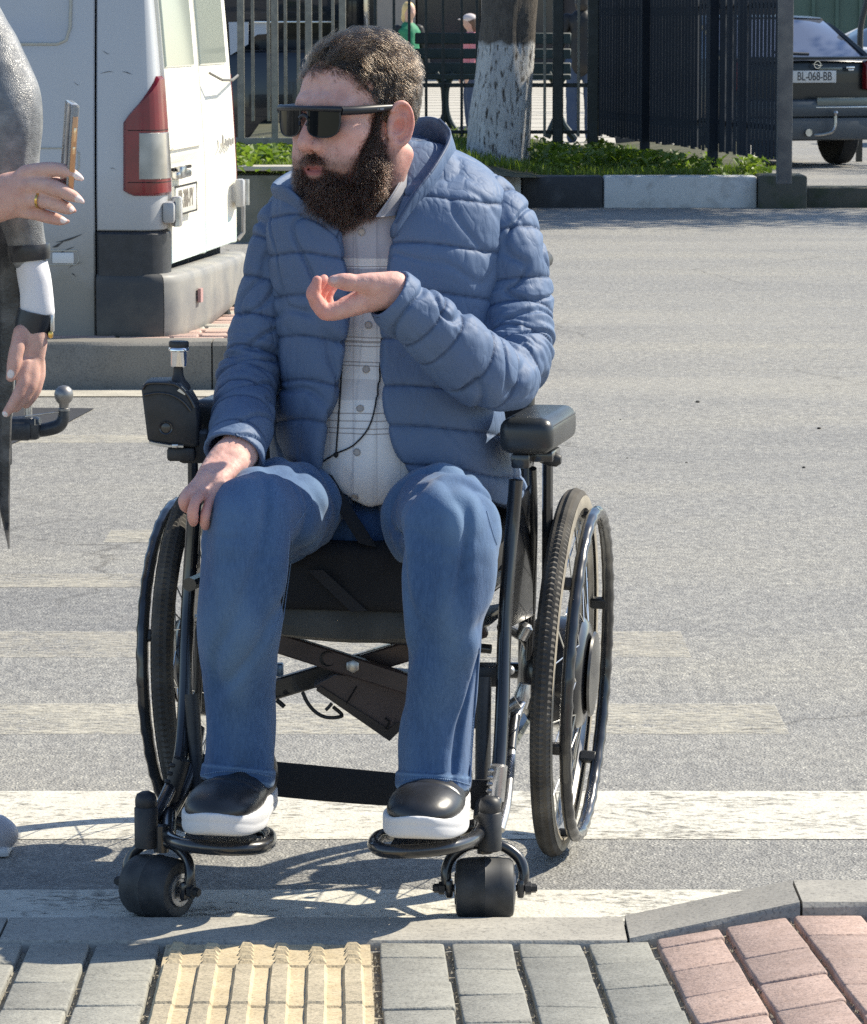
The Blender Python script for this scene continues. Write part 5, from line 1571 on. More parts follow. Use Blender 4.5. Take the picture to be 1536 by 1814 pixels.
def puffer_material():
    t = NT('blue_puffer_nylon'); o = t.tc.outputs['Object']
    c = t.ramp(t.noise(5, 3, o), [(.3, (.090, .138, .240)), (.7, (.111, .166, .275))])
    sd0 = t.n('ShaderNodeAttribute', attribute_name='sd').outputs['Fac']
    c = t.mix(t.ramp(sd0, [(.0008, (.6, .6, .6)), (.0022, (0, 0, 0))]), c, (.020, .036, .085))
    t.set(Base_Color=c, Roughness=.60, Sheen_Weight=.0, Sheen_Roughness=.4)
    t.b.inputs['Specular IOR Level'].default_value = .30
    sd = t.n('ShaderNodeAttribute', attribute_name='sd').outputs['Fac']
    grv = t.math('SUBTRACT', 1.0, t.math('POWER', 2.718, t.math('MULTIPLY', sd, -520.)))
    pk = t.math('POWER', 2.718, t.math('MULTIPLY', sd, -75.))
    st = t.n('ShaderNodeMapping', {'Vector': o, 'Scale': (1, 1, .22)})
    pn = t.math('MULTIPLY', t.noise(130, 2, st.outputs[0], .6), pk)
    m3 = t.n('ShaderNodeMapping', {'Vector': o, 'Scale': (1, 1, .45), 'Rotation': (0, .6, 0)})
    m4 = t.n('ShaderNodeMapping', {'Vector': o, 'Scale': (1, 1, .5), 'Rotation': (0, -.9, 0)})
    def crease(sc, vec):
        q = t.math('ABSOLUTE', t.math('SUBTRACT', t.noise(sc, 2, vec.outputs[0], .5), .5))
        return t.n('ShaderNodeMapRange', {'Value': q, 'From Min': 0.0, 'From Max': .055}).outputs[0]
    crs = t.math('ADD', crease(17, m3), t.math('MULTIPLY', crease(29, m4), .6))
    a = t.noise(75, 3, st.outputs[0], .6); b = t.noise(900, 2, o)
    t.set(Normal=t.bump(t.math('ADD', t.math('ADD', t.math('ADD', t.math('MULTIPLY', a, .4), t.math('MULTIPLY', crs, .38)), t.math('MULTIPLY', b, .10)), t.math('ADD', t.math('MULTIPLY', grv, .9), t.math('MULTIPLY', pn, .45))), .5, .004))
    return t.m
M_PUFF = puffer_material()
M_LINING = mat('dark_jacket_lining', (.020, .026, .045), .6)
M_ZIP = mat('navy_zip_tape', (.022, .04, .085), .55, bump=(500, .4, .001))
def denim_material():
    t = NT('blue_denim'); o = t.tc.outputs['Object']
    fd = t.n('ShaderNodeAttribute', attribute_name='fade'); se = t.n('ShaderNodeAttribute', attribute_name='seam')
    st = t.n('ShaderNodeMapping', {'Vector': o, 'Scale': (1, 1, .25)})
    n = t.noise(230, 3, st.outputs[0], .7); big = t.noise(7, 5, o, .6)
    c = t.ramp(t.math('ADD', t.math('MULTIPLY', n, .62), t.math('MULTIPLY', big, .38)), [(.36, (.022, .064, .158)), (.50, (.033, .088, .205)), (.66, (.056, .122, .255))])
    c = t.mix(fd.outputs['Fac'], c, (.125, .215, .345))
    c = t.mix(se.outputs['Fac'], c, (.018, .045, .10))
    wv = t.n('ShaderNodeTexWave', {'Scale': 260.0, 'Distortion': 1.5, 'Vector': o}, bands_direction='DIAGONAL')
    t.set(Base_Color=c, Roughness=.85, Sheen_Weight=.15, Normal=t.bump(t.math('ADD', n, t.noise(600, 2, o)), .4, .0014))
    return t.m
M_DENIM = denim_material()
M_STITCH = mat('pale_blue_stitching', (.17, .26, .40), .8)
person = empty('person', P(630, 960, 6.6), 0, 'bearded man in dark sunglasses and a blue puffer jacket, sitting in the wheelchair', 'person')
PWI = wm(person).inverted()
BV = {}
def put_mesh(name, V, Q, m, parent=person, cols=None, key=None):
    if key: BV[key] = BVHTree.FromPolygons([tuple(q) for q in V], [tuple(int(i) for i in q) for q in Q])
    loc = np.array(wm(parent).translation) if parent is not None else np.zeros(3)
    return link(name, npmesh(name, V - loc, Q, cols), m, parent)
def hit(key, u, v, off=0.0):
    o = Vector((0, 0, CAMZ)); d = (P(u, v, 6.0) - o).normalized()
    b = BV[key] if not isinstance(key, tuple) else None
    if b is None:
        best = None
        for k in key:
            r = BV[k].ray_cast(o, d, 12)
            if r[0] is not None and (best is None or r[3] < best[3]): best = r
        r = best or (None,) * 4
    else: r = b.ray_cast(o, d, 12)
    if r[0] is None: return None, None
    n = r[1] if r[1].dot(d) < 0 else -r[1]
    return r[0] + n * off, n
def on(key, pts, off, sub=5):
    out = []
    for u, v in spline(pts, sub):
        q, n = hit(key, u, v, off)
        if q is not None: out.append(q)
    return out
def world_of(rows):           # (u, v, Y, rpx[, ratio]) -> (x, y, z, r[, ratio])
    out = []
    for r in rows:
        q = P(r[0], r[1], r[2]); out.append([q.x, q.y, q.z, PX(r[3], r[2])] + list(r[4:]))
    return out
def nearest_param(V, rows, n=40):
    s = spline(rows, n)[:, :3]
    L = np.concatenate([[0], np.cumsum(np.linalg.norm(np.diff(s, axis=0), axis=1))])
    best = np.full(len(V), 9.0); arg = np.zeros(len(V), int)
    for i in range(len(s)):
        d = ((V - s[i]) ** 2).sum(1); m = d < best
        best[m] = d[m]; arg[m] = i
    tan = np.gradient(s, axis=0); tan /= np.linalg.norm(tan, axis=1)[:, None]
    off = ((V - s[arg]) * tan[arg]).sum(1)
    return L[arg] + np.clip(off, -.03, .03), arg, s, tan, L
def quilt(s, seams, depth=.010, sharp=.010):
    """height between stitched seams: 0 at the seams, up to depth between them"""
    se = np.array(sorted(seams)); i = np.clip(np.searchsorted(se, s) - 1, 0, len(se) - 2)
    w = np.maximum(se[i + 1] - se[i], 1e-4); t = np.clip((s - se[i]) / w, 0, 1)
    d = np.minimum(t, 1 - t) * w
    return depth * (1 - np.exp(-d / sharp)) * (.75 + .25 * np.sin(np.pi * t)), d
# ---------------------------------------------------------------- jacket torso
RI = np.array([  # v, uL, uR, Yc, front, back
    (238, 640, 760, 6.60, .060, .060), (258, 610, 796, 6.60, .078, .075), (280, 565, 838, 6.60, .095, .09), (305, 522, 872, 6.60, .112, .105), (335, 492, 898, 6.60, .140, .115), (375, 474, 908, 6.60, .158, .12),
    (430, 470, 905, 6.60, .170, .125), (520, 478, 895, 6.60, .176, .13), (620, 486, 890, 6.61, .200, .13), (720, 484, 890, 6.63, .240, .13), (800, 480, 905, 6.64, .252, .13), (860, 482, 928, 6.65, .235, .13), (930, 490, 944, 6.66, .13, .13)])
rz = np.array([P(700, r[0], r[3]).z for r in RI])[::-1]
rxl = np.array([P(r[1], r[0], r[3]).x for r in RI])[::-1]; rxr = np.array([P(r[2], r[0], r[3]).x for r in RI])[::-1]
fxl, fxr = curve1(rz, rxl), curve1(rz, rxr)
fyc, fdf, fdb = curve1(rz, RI[::-1, 3]), curve1(rz, RI[::-1, 4]), curve1(rz, RI[::-1, 5])
def torso_sdf(inset, pe=2.5):
    def f(X, Y, Z):
        z = Z[0, 0, :]
        a = ((fxr(z) - fxl(z)) / 2 - inset)[None, None, :]; c = ((fxr(z) + fxl(z)) / 2)[None, None, :]; y0 = fyc(z)[None, None, :]
        bf = (fdf(z) - inset)[None, None, :]; bb = (fdb(z) - inset)[None, None, :]
        dx = np.abs(X - c) / np.maximum(a, .01); dy = (Y - y0); b = np.where(dy < 0, bf, bb); dy = np.abs(dy) / np.maximum(b, .01)
        d = ((dx ** pe + dy ** pe) ** (1 / pe) - 1) * np.minimum(a, b) 
        return np.maximum(d, np.maximum(Z - (rz[-1] - inset), rz[0] - Z))
    return f
ZIPL = [(598, 330), (600, 380), (606, 420), (613, 470), (615, 560), (609, 640), (598, 700), (582, 740), (570, 790), (567, 838), (570, 880)]
ZIPR = [(716, 330), (702, 380), (693, 420), (688, 470), (677, 560), (674, 640), (680, 720), (692, 770), (709, 810), (738, 848), (760, 880)]
def zipx(zp):
    s = np.array(zp, float); zz = np.array([P(u, v, 6.47).z for u, v in zp])[::-1]; xx = np.array([P(u, v, 6.47).x for u, v in zp])[::-1]
    return curve1(zz, xx)
zl, zr_ = zipx(ZIPL), zipx(ZIPR)
h = .003
lo = (P(400, 900, 6.6).x, 6.33, P(700, 940, 6.5).z); hi = (P(1000, 900, 6.7).x, 6.84, P(700, 225, 6.6).z)
vol = Vol(lo, hi, h)
vol.fn(torso_sdf(0.0, 3.1))
# hem: follows the photo from the lap up to the hip
hemc = curve1([400, 485, 570, 620, 740, 830, 935, 1000], [846, 842, 840, 842, 856, 878, 905, 910])
def hem(X, Y, Z):
    u = 768 + FPX * X / (Y * CP - (Z - CAMZ) * SP)
    v = 907 - FPX * (Y * SP + (Z - CAMZ) * CP) / (Y * CP - (Z - CAMZ) * SP)
    return (hemc(u) - v) * 6.5 / FPX
vol.fn(hem, op='s')
vol.f = np.where(vol.f > .3, .3, vol.f)
def opening(X, Y, Z):
    z = Z[0, 0, :]
    return np.maximum(np.maximum(zl(z)[None, None, :] - X, X - zr_(z)[None, None, :]), Y - 6.62)
vol.fn(opening, k=.012, op='s')
V, Q = vol.mesh()
V = relax(V, Q, 2)
N = vnormals(V, Q)
uu, vv = UV(V)
side = uu > 645
seL = [250, 318, 385, 454, 527, 601, 678, 748, 838, 920]; seR = [250, 352, 438, 524, 606, 690, 762, 834, 905, 980]
bendL = 6 * np.sin((uu - 480) / 30.) + 5 * pnoise(V, 9, 5); bendR = 7 * np.sin((uu - 700) / 60. + 1) + (uu - 780) * -.03 + 5 * pnoise(V, 9, 6)
qL, dL = quilt((vv + bendL), seL, 5.0, 5.0); qR, dR = quilt(vv + bendR, seR, 5.5, 5.0)
qq = np.where(side, qR, qL) / 1090.; dd = np.where(side, dR, dL) / 1090.
near = np.exp(-dd / .016)
Vs = V * np.array([1, 1, .28])
Vd = np.stack([V[:, 0] * .8 + V[:, 2] * .75, V[:, 1], V[:, 2] * .35 - V[:, 0] * .3], 1)
fold = fbm(V, 6, 2, 2) * .009
w1 = (np.abs(pnoise(Vd, 15, 3)) - .22) * .008 * np.where(side, .5, 1.0)
w2 = (np.abs(pnoise(Vs, 48, 4)) - .2) * .0030 * (.1 + near)
w3 = -np.exp(-(pnoise(Vd, 12, 9) / .05) ** 2) * .0065 * np.where(side, .45, 1)
fr = ((uu > 440) & (uu < 960)).astype(float)
V = V + N * ((qq - .004 + fold + w1 + w2 + w3))[:, None]
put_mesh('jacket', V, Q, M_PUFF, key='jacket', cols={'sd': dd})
# ---------------------------------------------------------------- sleeves
def sleeve(name, rows, cut_pt, cut_n, seams, hollow, key, wr=1.0, seed=0, elbow=None):
    W = np.array(world_of(rows))
    r = W[:, 3].max() + .03
    v = Vol(W[:, :3].min(0) - r, W[:, :3].max(0) + r, .003)
    v.sweep(W, .0, cut=[(cut_pt, cut_n)])
    Wh = np.array(world_of(hollow))
    v.sweep(Wh, .006, op='s')
    V, Q = v.mesh(); V = relax(V, Q, 2); N = vnormals(V, Q)
    s, arg, sp, tan, L = nearest_param(V, W)
    rad = V - sp[arg]; rad -= (rad * tan[arg]).sum(1)[:, None] * tan[arg]
    ax = np.array([0, 0, 1.0]); b1 = np.cross(tan[arg], np.array([0, 1.0, 0])); b1 /= np.linalg.norm(b1, axis=1)[:, None]
    a_ = (rad * b1).sum(1); b_ = rad[:, 1]
    out = (rad * N).sum(1) > 0                        # only the outside is quilted
    sk = s + .006 * pnoise(V, 12, seed)
    q, d = quilt(sk, seams, .0052, .0045)
    near = np.exp(-d / .016)
    loc = np.stack([s * .38, a_, b_], 1)              # wrinkles that run along the sleeve
    loc2 = np.stack([s + .55 * a_, (a_ - .3 * s) * .45, b_ * .5], 1)   # slanting creases
    w1 = (np.abs(pnoise(loc, 50, seed + 1)) - .2) * .0048 * (.12 + near)
    w2 = (np.abs(pnoise(loc2, 20, seed + 2)) - .2) * .0062 * wr
    w3 = -np.exp(-(pnoise(loc2, 15, seed + 3) / .05) ** 2) * .0065 * wr
    fold = fbm(V, 8, 2, seed + 4) * .006
    dsp = q - .0045 + w1 + w2 + w3 + fold
    if elbow is not None:
        e = np.exp(-((s - elbow[0]) / elbow[1]) ** 2)
        dsp = dsp + e * (np.abs(pnoise(np.stack([s, a_ * .35, b_ * .35], 1), 46, seed + 7)) - .2) * .016
    V = V + N * np.where(out, dsp, 0)[:, None]
    BV[key] = BVHTree.FromPolygons([tuple(q_) for q_ in V], [tuple(int(i) for i in q_) for q_ in Q])
    return V, Q, np.where(out, d, .1)
AL_ = [(545, 372, 6.60, 58), (512, 408, 6.585, 60), (489, 470, 6.575, 57), (470, 540, 6.56, 55), (455, 610, 6.535, 54), (442, 670, 6.50, 55), (434, 718, 6.44, 57), (428, 762, 6.37, 58), (414, 806, 6.30, 55), (400, 846, 6.24, 52)]
c1, c2 = P(420, 793, 6.335), P(408, 815, 6.30)
nrm = np.array((P(396, 826, 6.29) - P(428, 750, 6.36)).normalized())
vL = sleeve('sleeve', AL_, np.array(P(409, 806, 6.30)), nrm, [0, .035, .075, .14, .205, .265, .325, .375, .425, .50, .60], [(432, 740, 6.41, 42), (414, 806, 6.30, 46), (400, 850, 6.235, 47)], 'sleeveL', 1.0, 11, (.30, .07))
AR_ = [(838, 350, 6.585, 62), (878, 388, 6.565, 64), (900, 450, 6.54, 68), (908, 530, 6.53, 70), (913, 600, 6.49, 68), (905, 652, 6.44, 66), (880, 668, 6.385, 66), (838, 645, 6.335, 68), (790, 606, 6.30, 65), (740, 565, 6.275, 59), (688, 520, 6.255, 52), (655, 492, 6.245, 48)]
nr2 = np.array((P(660, 500, 6.25) - P(740, 562, 6.28)).normalized())
vR = sleeve('sleeve', AR_, np.array(P(687, 521, 6.255)), nr2, [0, .04, .095, .16, .225, .285, .35, .415, .480, .545, .585, .68], [(725, 550, 6.268, 38), (688, 520, 6.255, 42), (650, 488, 6.245, 42)], 'sleeveR', 1.1, 29, (.30, .08))
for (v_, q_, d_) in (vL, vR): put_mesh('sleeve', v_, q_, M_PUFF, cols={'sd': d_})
# ---------------------------------------------------------------- collar
def loftband(name, low, high, th, m, key=None, puff=.004, n=10, seed=0, sub=10):
    A, B = spline(pix(low), sub), spline(pix(high), sub); k = len(A)
    G = np.array([[A[i] * (1 - t) + B[i] * t for t in np.linspace(0, 1, n)] for i in range(k)])
    Nn = np.cross(np.gradient(G, axis=0), np.gradient(G, axis=1)); Nn /= np.maximum(np.linalg.norm(Nn, axis=2), 1e-9)[..., None]
    t = np.linspace(0, 1, n)
    prof = np.sin(np.pi * t) ** .5
    def sh(s, sd):
        d = (th / 2 * prof)[None, :, None] * np.ones((k, 1, 1))
        nz = pnoise((G * np.array([1, 1, .5])).reshape(-1, 3), 30, sd).reshape(k, n, 1) * puff * prof[None, :, None]
        return G + s * Nn * (d + .001) + Nn * nz
    F, K = sh(1, seed), sh(-1, seed)
    rows = [np.concatenate([F[i], K[i][::-1]]) for i in range(k)]
    V = np.concatenate(rows); w = 2 * n
    Q = [(i * w + j, i * w + (j + 1) % w, (i + 1) * w + (j + 1) % w, (i + 1) * w + j) for i in range(k - 1) for j in range(w)]
    for i in (0, k - 1):
        for j in range(n - 1): Q.append((i * w + j, i * w + j + 1, i * w + w - 2 - j, i * w + w - 1 - j))
    return put_mesh(name, V, np.array(Q), m, key=key, cols={'sd': np.full(len(V), .08)})
loftband('collar', [(604, 430, 6.455), (560, 408, 6.470), (520, 378, 6.49), (496, 352, 6.56), (520, 330, 6.66), (600, 310, 6.72), (700, 285, 6.72), (775, 280, 6.68), (806, 286, 6.62), (800, 310, 6.56), (765, 345, 6.50), (728, 380, 6.465), (694, 422, 6.44)],
         [(600, 410, 6.440), (548, 366, 6.455), (506, 330, 6.475), (482, 328, 6.54), (508, 306, 6.66), (600, 262, 6.73), (690, 226, 6.72), (744, 208, 6.67), (778, 212, 6.60), (796, 240, 6.545), (772, 290, 6.475), (735, 340, 6.435), (700, 396, 6.425)], .011, M_PUFF, 'collar', .003, 12, 3)
MB().tube([PWI @ Vector(q) for q in spline(pix([(778, 211, 6.592), (798, 240, 6.535), (774, 290, 6.465), (737, 340, 6.425), (702, 396, 6.415)]), 6)], .0022, 6).build('collar_piping', M_PUFF, person)
# ---------------------------------------------------------------- shirt
vs = Vol((P(500, 0, 6.6).x, 6.35, P(700, 925, 6.5).z), (P(860, 0, 6.7).x, 6.75, P(700, 300, 6.6).z), .003)
vs.fn(torso_sdf(.040, 2.15)); _q = P(672, 330, 6.56); vs.ell((_q.x, 6.565, _q.z - .06), (.105, .105, .12), .04)
q = P(655, 790, 6.57)
vs.ell((q.x + .01, 6.575, q.z), (.13, .150, .16), .06)
hs = curve1([480, 560, 600, 655, 710, 745, 860], [850, 858, 872, 893, 886, 868, 850])
def hem2(X, Y, Z):
    u = 768 + FPX * X / (Y * CP - (Z - CAMZ) * SP)
    v = 907 - FPX * (Y * SP + (Z - CAMZ) * CP) / (Y * CP - (Z - CAMZ) * SP)
    return (hs(u) - v) * 6.5 / FPX
vs.fn(hem2, op='s'); vs.f = np.minimum(vs.f, .3)
V, Q = vs.mesh(); V = relax(V, Q, 3); N = vnormals(V, Q)
uu, vv = UV(V)
plc = curve1([300, 410, 580, 660, 730, 800, 890], [662, 650, 662, 655, 648, 645, 642])(vv)
pk = .0022 * (sstep(20, 18.5, np.abs(uu - plc)))
V = V + N * (fbm(V * np.array([1, 1, .5]), 14, 3, 1) * .006 - np.abs(pnoise(V * np.array([1.2, 1, .4]), 22, 8)) * .006 + pk)[:, None]
def shirt_material():
    t = NT('striped_shirt_cotton'); o = t.tc.outputs['Object']
    sep = t.n('ShaderNodeSeparateXYZ', {'Vector': o})
    zt, zb = P(650, 340, 6.46).z - person.location.z, P(650, 900, 6.46).z - person.location.z
    fz = t.n('ShaderNodeMapRange', {'Value': t.math('ADD', sep.outputs['Z'], t.math('MULTIPLY', t.noise(9, 2, o), .006)), 'From Min': zt, 'From Max': zb}).outputs[0]
    def p(v): return (v - 340) / 560.
    W_, G_, L_, D_ = (.80, .795, .80), (.42, .42, .47), (.64, .63, .65), (.43, .40, .39)
    st = [(0, G_), (p(447), G_), (p(452), (.74, .71, .69)), (p(463), W_), (p(465.5), D_), (p(468), W_), (p(471), G_), (p(500), L_), (p(575), (.70, .69, .69)), (p(591), D_), (p(593.5), W_), (p(598), D_), (p(600.5), W_), (p(606), D_), (p(609), W_), (p(634), D_), (p(636), W_), (p(641), D_), (p(643), W_), (p(665), L_), (p(700), W_), (p(722), D_), (p(725), W_), (p(735), D_), (p(738), W_), (p(747), D_), (p(750), W_), (p(757), D_), (p(760), W_)]
    nd = t.n('ShaderNodeValToRGB', {'Fac': fz}); cr = nd.color_ramp; cr.interpolation = 'CONSTANT'
    while len(cr.elements) < len(st): cr.elements.new(1.0)
    for e, (ps, c) in zip(cr.elements, st): e.position = min(ps, 1); e.color = (*c, 1)
    wv = t.math('PINGPONG', sep.outputs['X'], .019)
    vl = t.ramp(t.math('MULTIPLY', wv, 52.), [(.03, (.80, .79, .80)), (.07, (1, 1, 1))])
    c = t.mix(1.0, nd.outputs[0], vl, 'MULTIPLY')
    t.set(Base_Color=c, Roughness=.85, Sheen_Weight=.1, Normal=t.bump(t.noise(500, 2, o), .3, .001))
    return t.m
M_SHIRT = shirt_material()
put_mesh('shirt', V, Q, M_SHIRT, key='shirt')
M_BUTTON = mat('grey_button', (.40, .37, .35), .35)
for u, v in ((641, 411), (653, 576), (649, 655), (638, 724), (633, 801), (629, 879)):
    q, n = hit('shirt', u, v, .0012)
    if q is None: continue
    MB().lathe([(.0058, -.002), (.0062, .0006), (.0052, .0016), (.0044, .0006), (.001, .0006)], PWI @ q, tuple(n), 16).build('button', M_BUTTON, person)
loftband('shirt_collar', [(700, 382, 6.452), (716, 350, 6.475), (735, 318, 6.52), (748, 290, 6.58)], [(666, 384, 6.430), (694, 345, 6.440), (716, 308, 6.485), (738, 276, 6.56)], .004, mat('shirt_collar_cloth', (.34, .345, .38), .85, bump=(500, .3, .001)), 'scollar', .001, 8, 5)
MB().tube([PWI @ q for q in on('scollar', [(676, 378), (696, 346), (718, 310)], .001)], .0007, 5).build('collar_stitch', M_BUTTON, person)
# zip tapes along both edges and the cord on the shirt
def edge_tube(zp, dx, r, off):
    pts = []
    for u, v in spline(zp[1:-1], 8):
        q, n = hit('jacket', u + dx, v, off)
        if q is None: continue
        if pts and (q - pts[-1]).length > .05: continue
        pts.append(PWI @ q)
    return pts
for zp, dx in ((ZIPL, -9), (ZIPR, 9)):
    pts = edge_tube(zp, dx, .003, .0035)
    MB().tube(pts, .0050, 8).build('zip_tape', M_ZIP, person)
    pts = edge_tube(zp, dx * 2.2, .003, .0012)
    MB().tube(pts, .0028, 6).build('edge_seam', M_ZIP, person)
M_CORD = mat('black_cord', (.008, .008, .010), .6)
for pts in ([(608, 640), (604, 700), (600, 760), (597, 803)], [(676, 600), (673, 650), (668, 700), (655, 755), (628, 788), (597, 803)], [(597, 803), (584, 811), (568, 822)]):
    qs = [PWI @ q for q in on('shirt', pts, .003, 8)]
    if len(qs) > 2: MB().tube(qs, .0013, 6).build('neck_cord', M_CORD, person)
q, n = hit('shirt', 597, 805, .003)
MB().lathe([(.001, -.005), (.004, -.002), (.004, .002), (.001, .004)], PWI @ q, (0, 0, 1), 8).build('cord_knot', M_CORD, person)
# ---------------------------------------------------------------- jeans
LGL = [(560, 905, 6.66, 92), (520, 905, 6.46, 92), (478, 908, 6.28, 87), (450, 916, 6.20, 84), (440, 950, 6.175, 80), (436, 1000, 6.165, 78), (427, 1080, 6.17, 73), (421, 1160, 6.195, 69), (419, 1250, 6.215, 66), (417, 1330, 6.215, 67), (416, 1400, 6.21, 69), (416, 1440, 6.21, 69)]
LGR = [(735, 920, 6.66, 95), (765, 920, 6.44, 95), (786, 922, 6.24, 90), (795, 926, 6.16, 88), (796, 962, 6.14, 83), (795, 1010, 6.13, 79), (793, 1090, 6.125, 72), (788, 1170, 6.145, 67), (781, 1250, 6.165, 64.5), (775, 1330, 6.165, 65), (770, 1400, 6.16, 67), (768, 1440, 6.16, 67)]
def legs():
    out = []
    for rows, hemv, uu_, tilt in ((LGL, (348, 1378, 486, 1392), 416, 0), (LGR, (700, 1393, 836, 1402), 770, 0)):
        W = np.array(world_of(rows)); r = W[:, 3].max() + .03
        v = Vol(W[:, :3].min(0) - r, W[:, :3].max(0) + r, .003)
        a = P(hemv[0], hemv[1], rows[-2][2]); b = P(hemv[2], hemv[3], rows[-2][2])
        x = (b - a).normalized(); n = Vector((x.z, 0.06, -x.x)) if False else x.cross(Vector((0, 1, -.05))).normalized()
        if n.z > 0: n = -n
        v.sweep(W, .0, sub=12, cut=[(np.array((a + b) / 2), np.array(n))])
        v.sweep(np.array(world_of([(rows[-3][0], rows[-3][1], rows[-3][2], rows[-3][3] - 24), (rows[-2][0], rows[-2][1], rows[-2][2], rows[-2][3] - 11), (rows[-1][0], rows[-1][1] + 20, rows[-1][2], rows[-1][3] - 9)])), .0, op='s')
        V, Q = v.mesh(); V = relax(V, Q, 9); N = vnormals(V, Q)
        s, arg, sp, tan, L = nearest_param(V, W)
        rad = V - sp[arg]; out_ = (rad * N).sum(1) > 0
        u_, v_ = UV(V)
        hd = (np.interp(u_, [hemv[0], hemv[2]], [hemv[1], hemv[3]]) - v_) / 1155.
        hemf = sstep(.0245, .0225, hd) * .0036 - np.exp(-((hd - .0235) / .0016) ** 2) * .0012
        puck = pnoise(np.stack([V[:, 0], V[:, 1], V[:, 2] * .25], 1), 85, 2) * .0016 * sstep(.03, .015, hd)
        low = sstep(.0, .35, s / L[-1])
        seed = 40 if rows is LGL else 50
        loc = np.stack([V[:, 0] + .22 * V[:, 2], V[:, 1], V[:, 2] * .25 - V[:, 0] * .2], 1)
        loc2 = np.stack([V[:, 0] - .6 * V[:, 2], V[:, 1], V[:, 2] * .22 + V[:, 0] * .2], 1)
        f1 = fbm(loc, 9.5, 2, seed) * .021; f2 = -np.exp(-(pnoise(loc2, 8.5, seed + 2) / .08) ** 2) * .008
        kz = np.exp(-((v_ - 960) / 55.) ** 2)
        f3 = (np.abs(pnoise(V * np.array([.6, .6, 1.3]), 20, seed + 5)) - .2) * .005 * kz
        f4 = (np.abs(pnoise(loc, 15, seed + 6)) - .2) * .010 + pnoise(loc, 45, seed + 7) * .0012
        dsp = np.where(out_, f1 + f2 + f3 + f4 + hemf + puck, 0)
        V = V + N * dsp[:, None]
        uc = np.interp(v_, [900, 1000, 1200, 1400], [455, 440, 420, 416] if rows is LGL else [792, 795, 786, 770])
        front = np.exp(-((u_ - uc) / 26.) ** 2) * (.16 + .5 * np.clip(pnoise(np.stack([V[:, 0] * 2, V[:, 1], V[:, 2] * .5], 1), 14, seed + 9), 0, 1))
        fade = np.clip(front + sstep(-.002, .008, f1 + f3 + f4) * .35 + np.exp(-((v_ - 900) / 60.) ** 2) * .22 + sstep(.003, .0, np.abs(hd - .001)) * .5 + np.exp(-((hd - .020) / .0018) ** 2) * .7 + sstep(.004, .0, np.abs(hd - .002)) * .4, 0, 1)
        seam = np.exp(-((hd - .0238) / .0012) ** 2) * .5
        out.append((V, Q, fade, seam, out_))
    return out
lg = legs()
off = 0; VV = []; QQ = []; FF = []; SS = []
for V, Q, f, s, o_ in lg:
    VV.append(V); QQ.append(Q + off); FF.append(f); SS.append(s); off += len(V)
vp = Vol((P(470, 0, 6.6).x, 6.36, P(600, 1010, 6.5).z), (P(900, 0, 6.6).x, 6.86, P(600, 855, 6.6).z), .005)
q = P(655, 930, 6.62)
vp.ell((q.x, q.y + .03, q.z), (.175, .19, .085), .02); vp.ell((q.x - .015, q.y - .09, q.z + .0), (.11, .10, .065), .03)
V, Q = vp.mesh(); N = vnormals(V, Q)
V = V + N * (fbm(V * np.array([1.5, 1, .6]), 9, 3, 61) * .014 - np.abs(pnoise(V, 16, 62)) * .008)[:, None]
VV.append(V); QQ.append(Q + off); FF.append(np.zeros(len(V))); SS.append(np.full(len(V), .25))
VV = np.concatenate(VV); QQ = np.concatenate(QQ)
jeans = put_mesh('jeans', VV, QQ, M_DENIM, cols={'fade': np.concatenate(FF), 'seam': np.concatenate(SS)}, key='jeans')
def seamline(pts, r=.0016, off=.0006, dash=True):
    qs = on('jeans', pts, off, 14)
    mb = MB()
    if len(qs) < 3: return
    if dash:
        d = 0
        for a, b in zip(qs[:-1], qs[1:]):
            n = max(int((b - a).length / .0042), 1)
            for k in range(n):
                p = a.lerp(b, (k + .15) / n); e = a.lerp(b, (k + .75) / n)
                mb.tube([p, e], r * .5, 4)
    else: mb.tube(qs, r, 6)
    mb.v = [tuple(wm(person).inverted() @ Vector(q)) for q in mb.v]
    o = mb.build('stitching', M_STITCH, jeans, 0); o.parent = jeans; o['kind'] = 'stuff'
for pts in ([(512, 940), (508, 1010), (500, 1070), (488, 1120), (474, 1165)], [(518, 944), (514, 1012), (506, 1074), (494, 1124)], [(520, 936), (545, 900), (556, 893)], [(846, 1180), (840, 1250), (834, 1320), (830, 1385)], [(351, 1374), (400, 1366), (450, 1369), (481, 1376)], [(704, 1384), (750, 1378), (800, 1382), (832, 1391)], [(700, 905), (706, 930), (716, 955)], [(862, 905), (872, 940), (880, 965)]):
    seamline(pts)
MB().tube([PWI @ q for q in on('jeans', [(848, 1150), (842, 1230), (836, 1310), (832, 1385)], .0002, 8)], .0022, 6).build('side_seam', M_DENIM, person)
# lap belt of the chair
qa = [P(572, 838, 6.44), P(596, 878, 6.42), P(626, 925, 6.405), (P(652, 966, 6.395))]
mb = MB(); 
rows = []
for p in spline([tuple(q) for q in qa], 6):
    p = Vector(p); d = Vector((.028 * .84, 0, -.028 * .2)) * .62
    rows.append([p - d, p - d * .3 + Vector((0, -.003, 0)), p + d, p + d + Vector((0, .004, 0)), p - d + Vector((0, .004, 0))])
mb.loft(rows, True, True, True)
mb.build('lap_belt', M_BAND, chair, world=True)
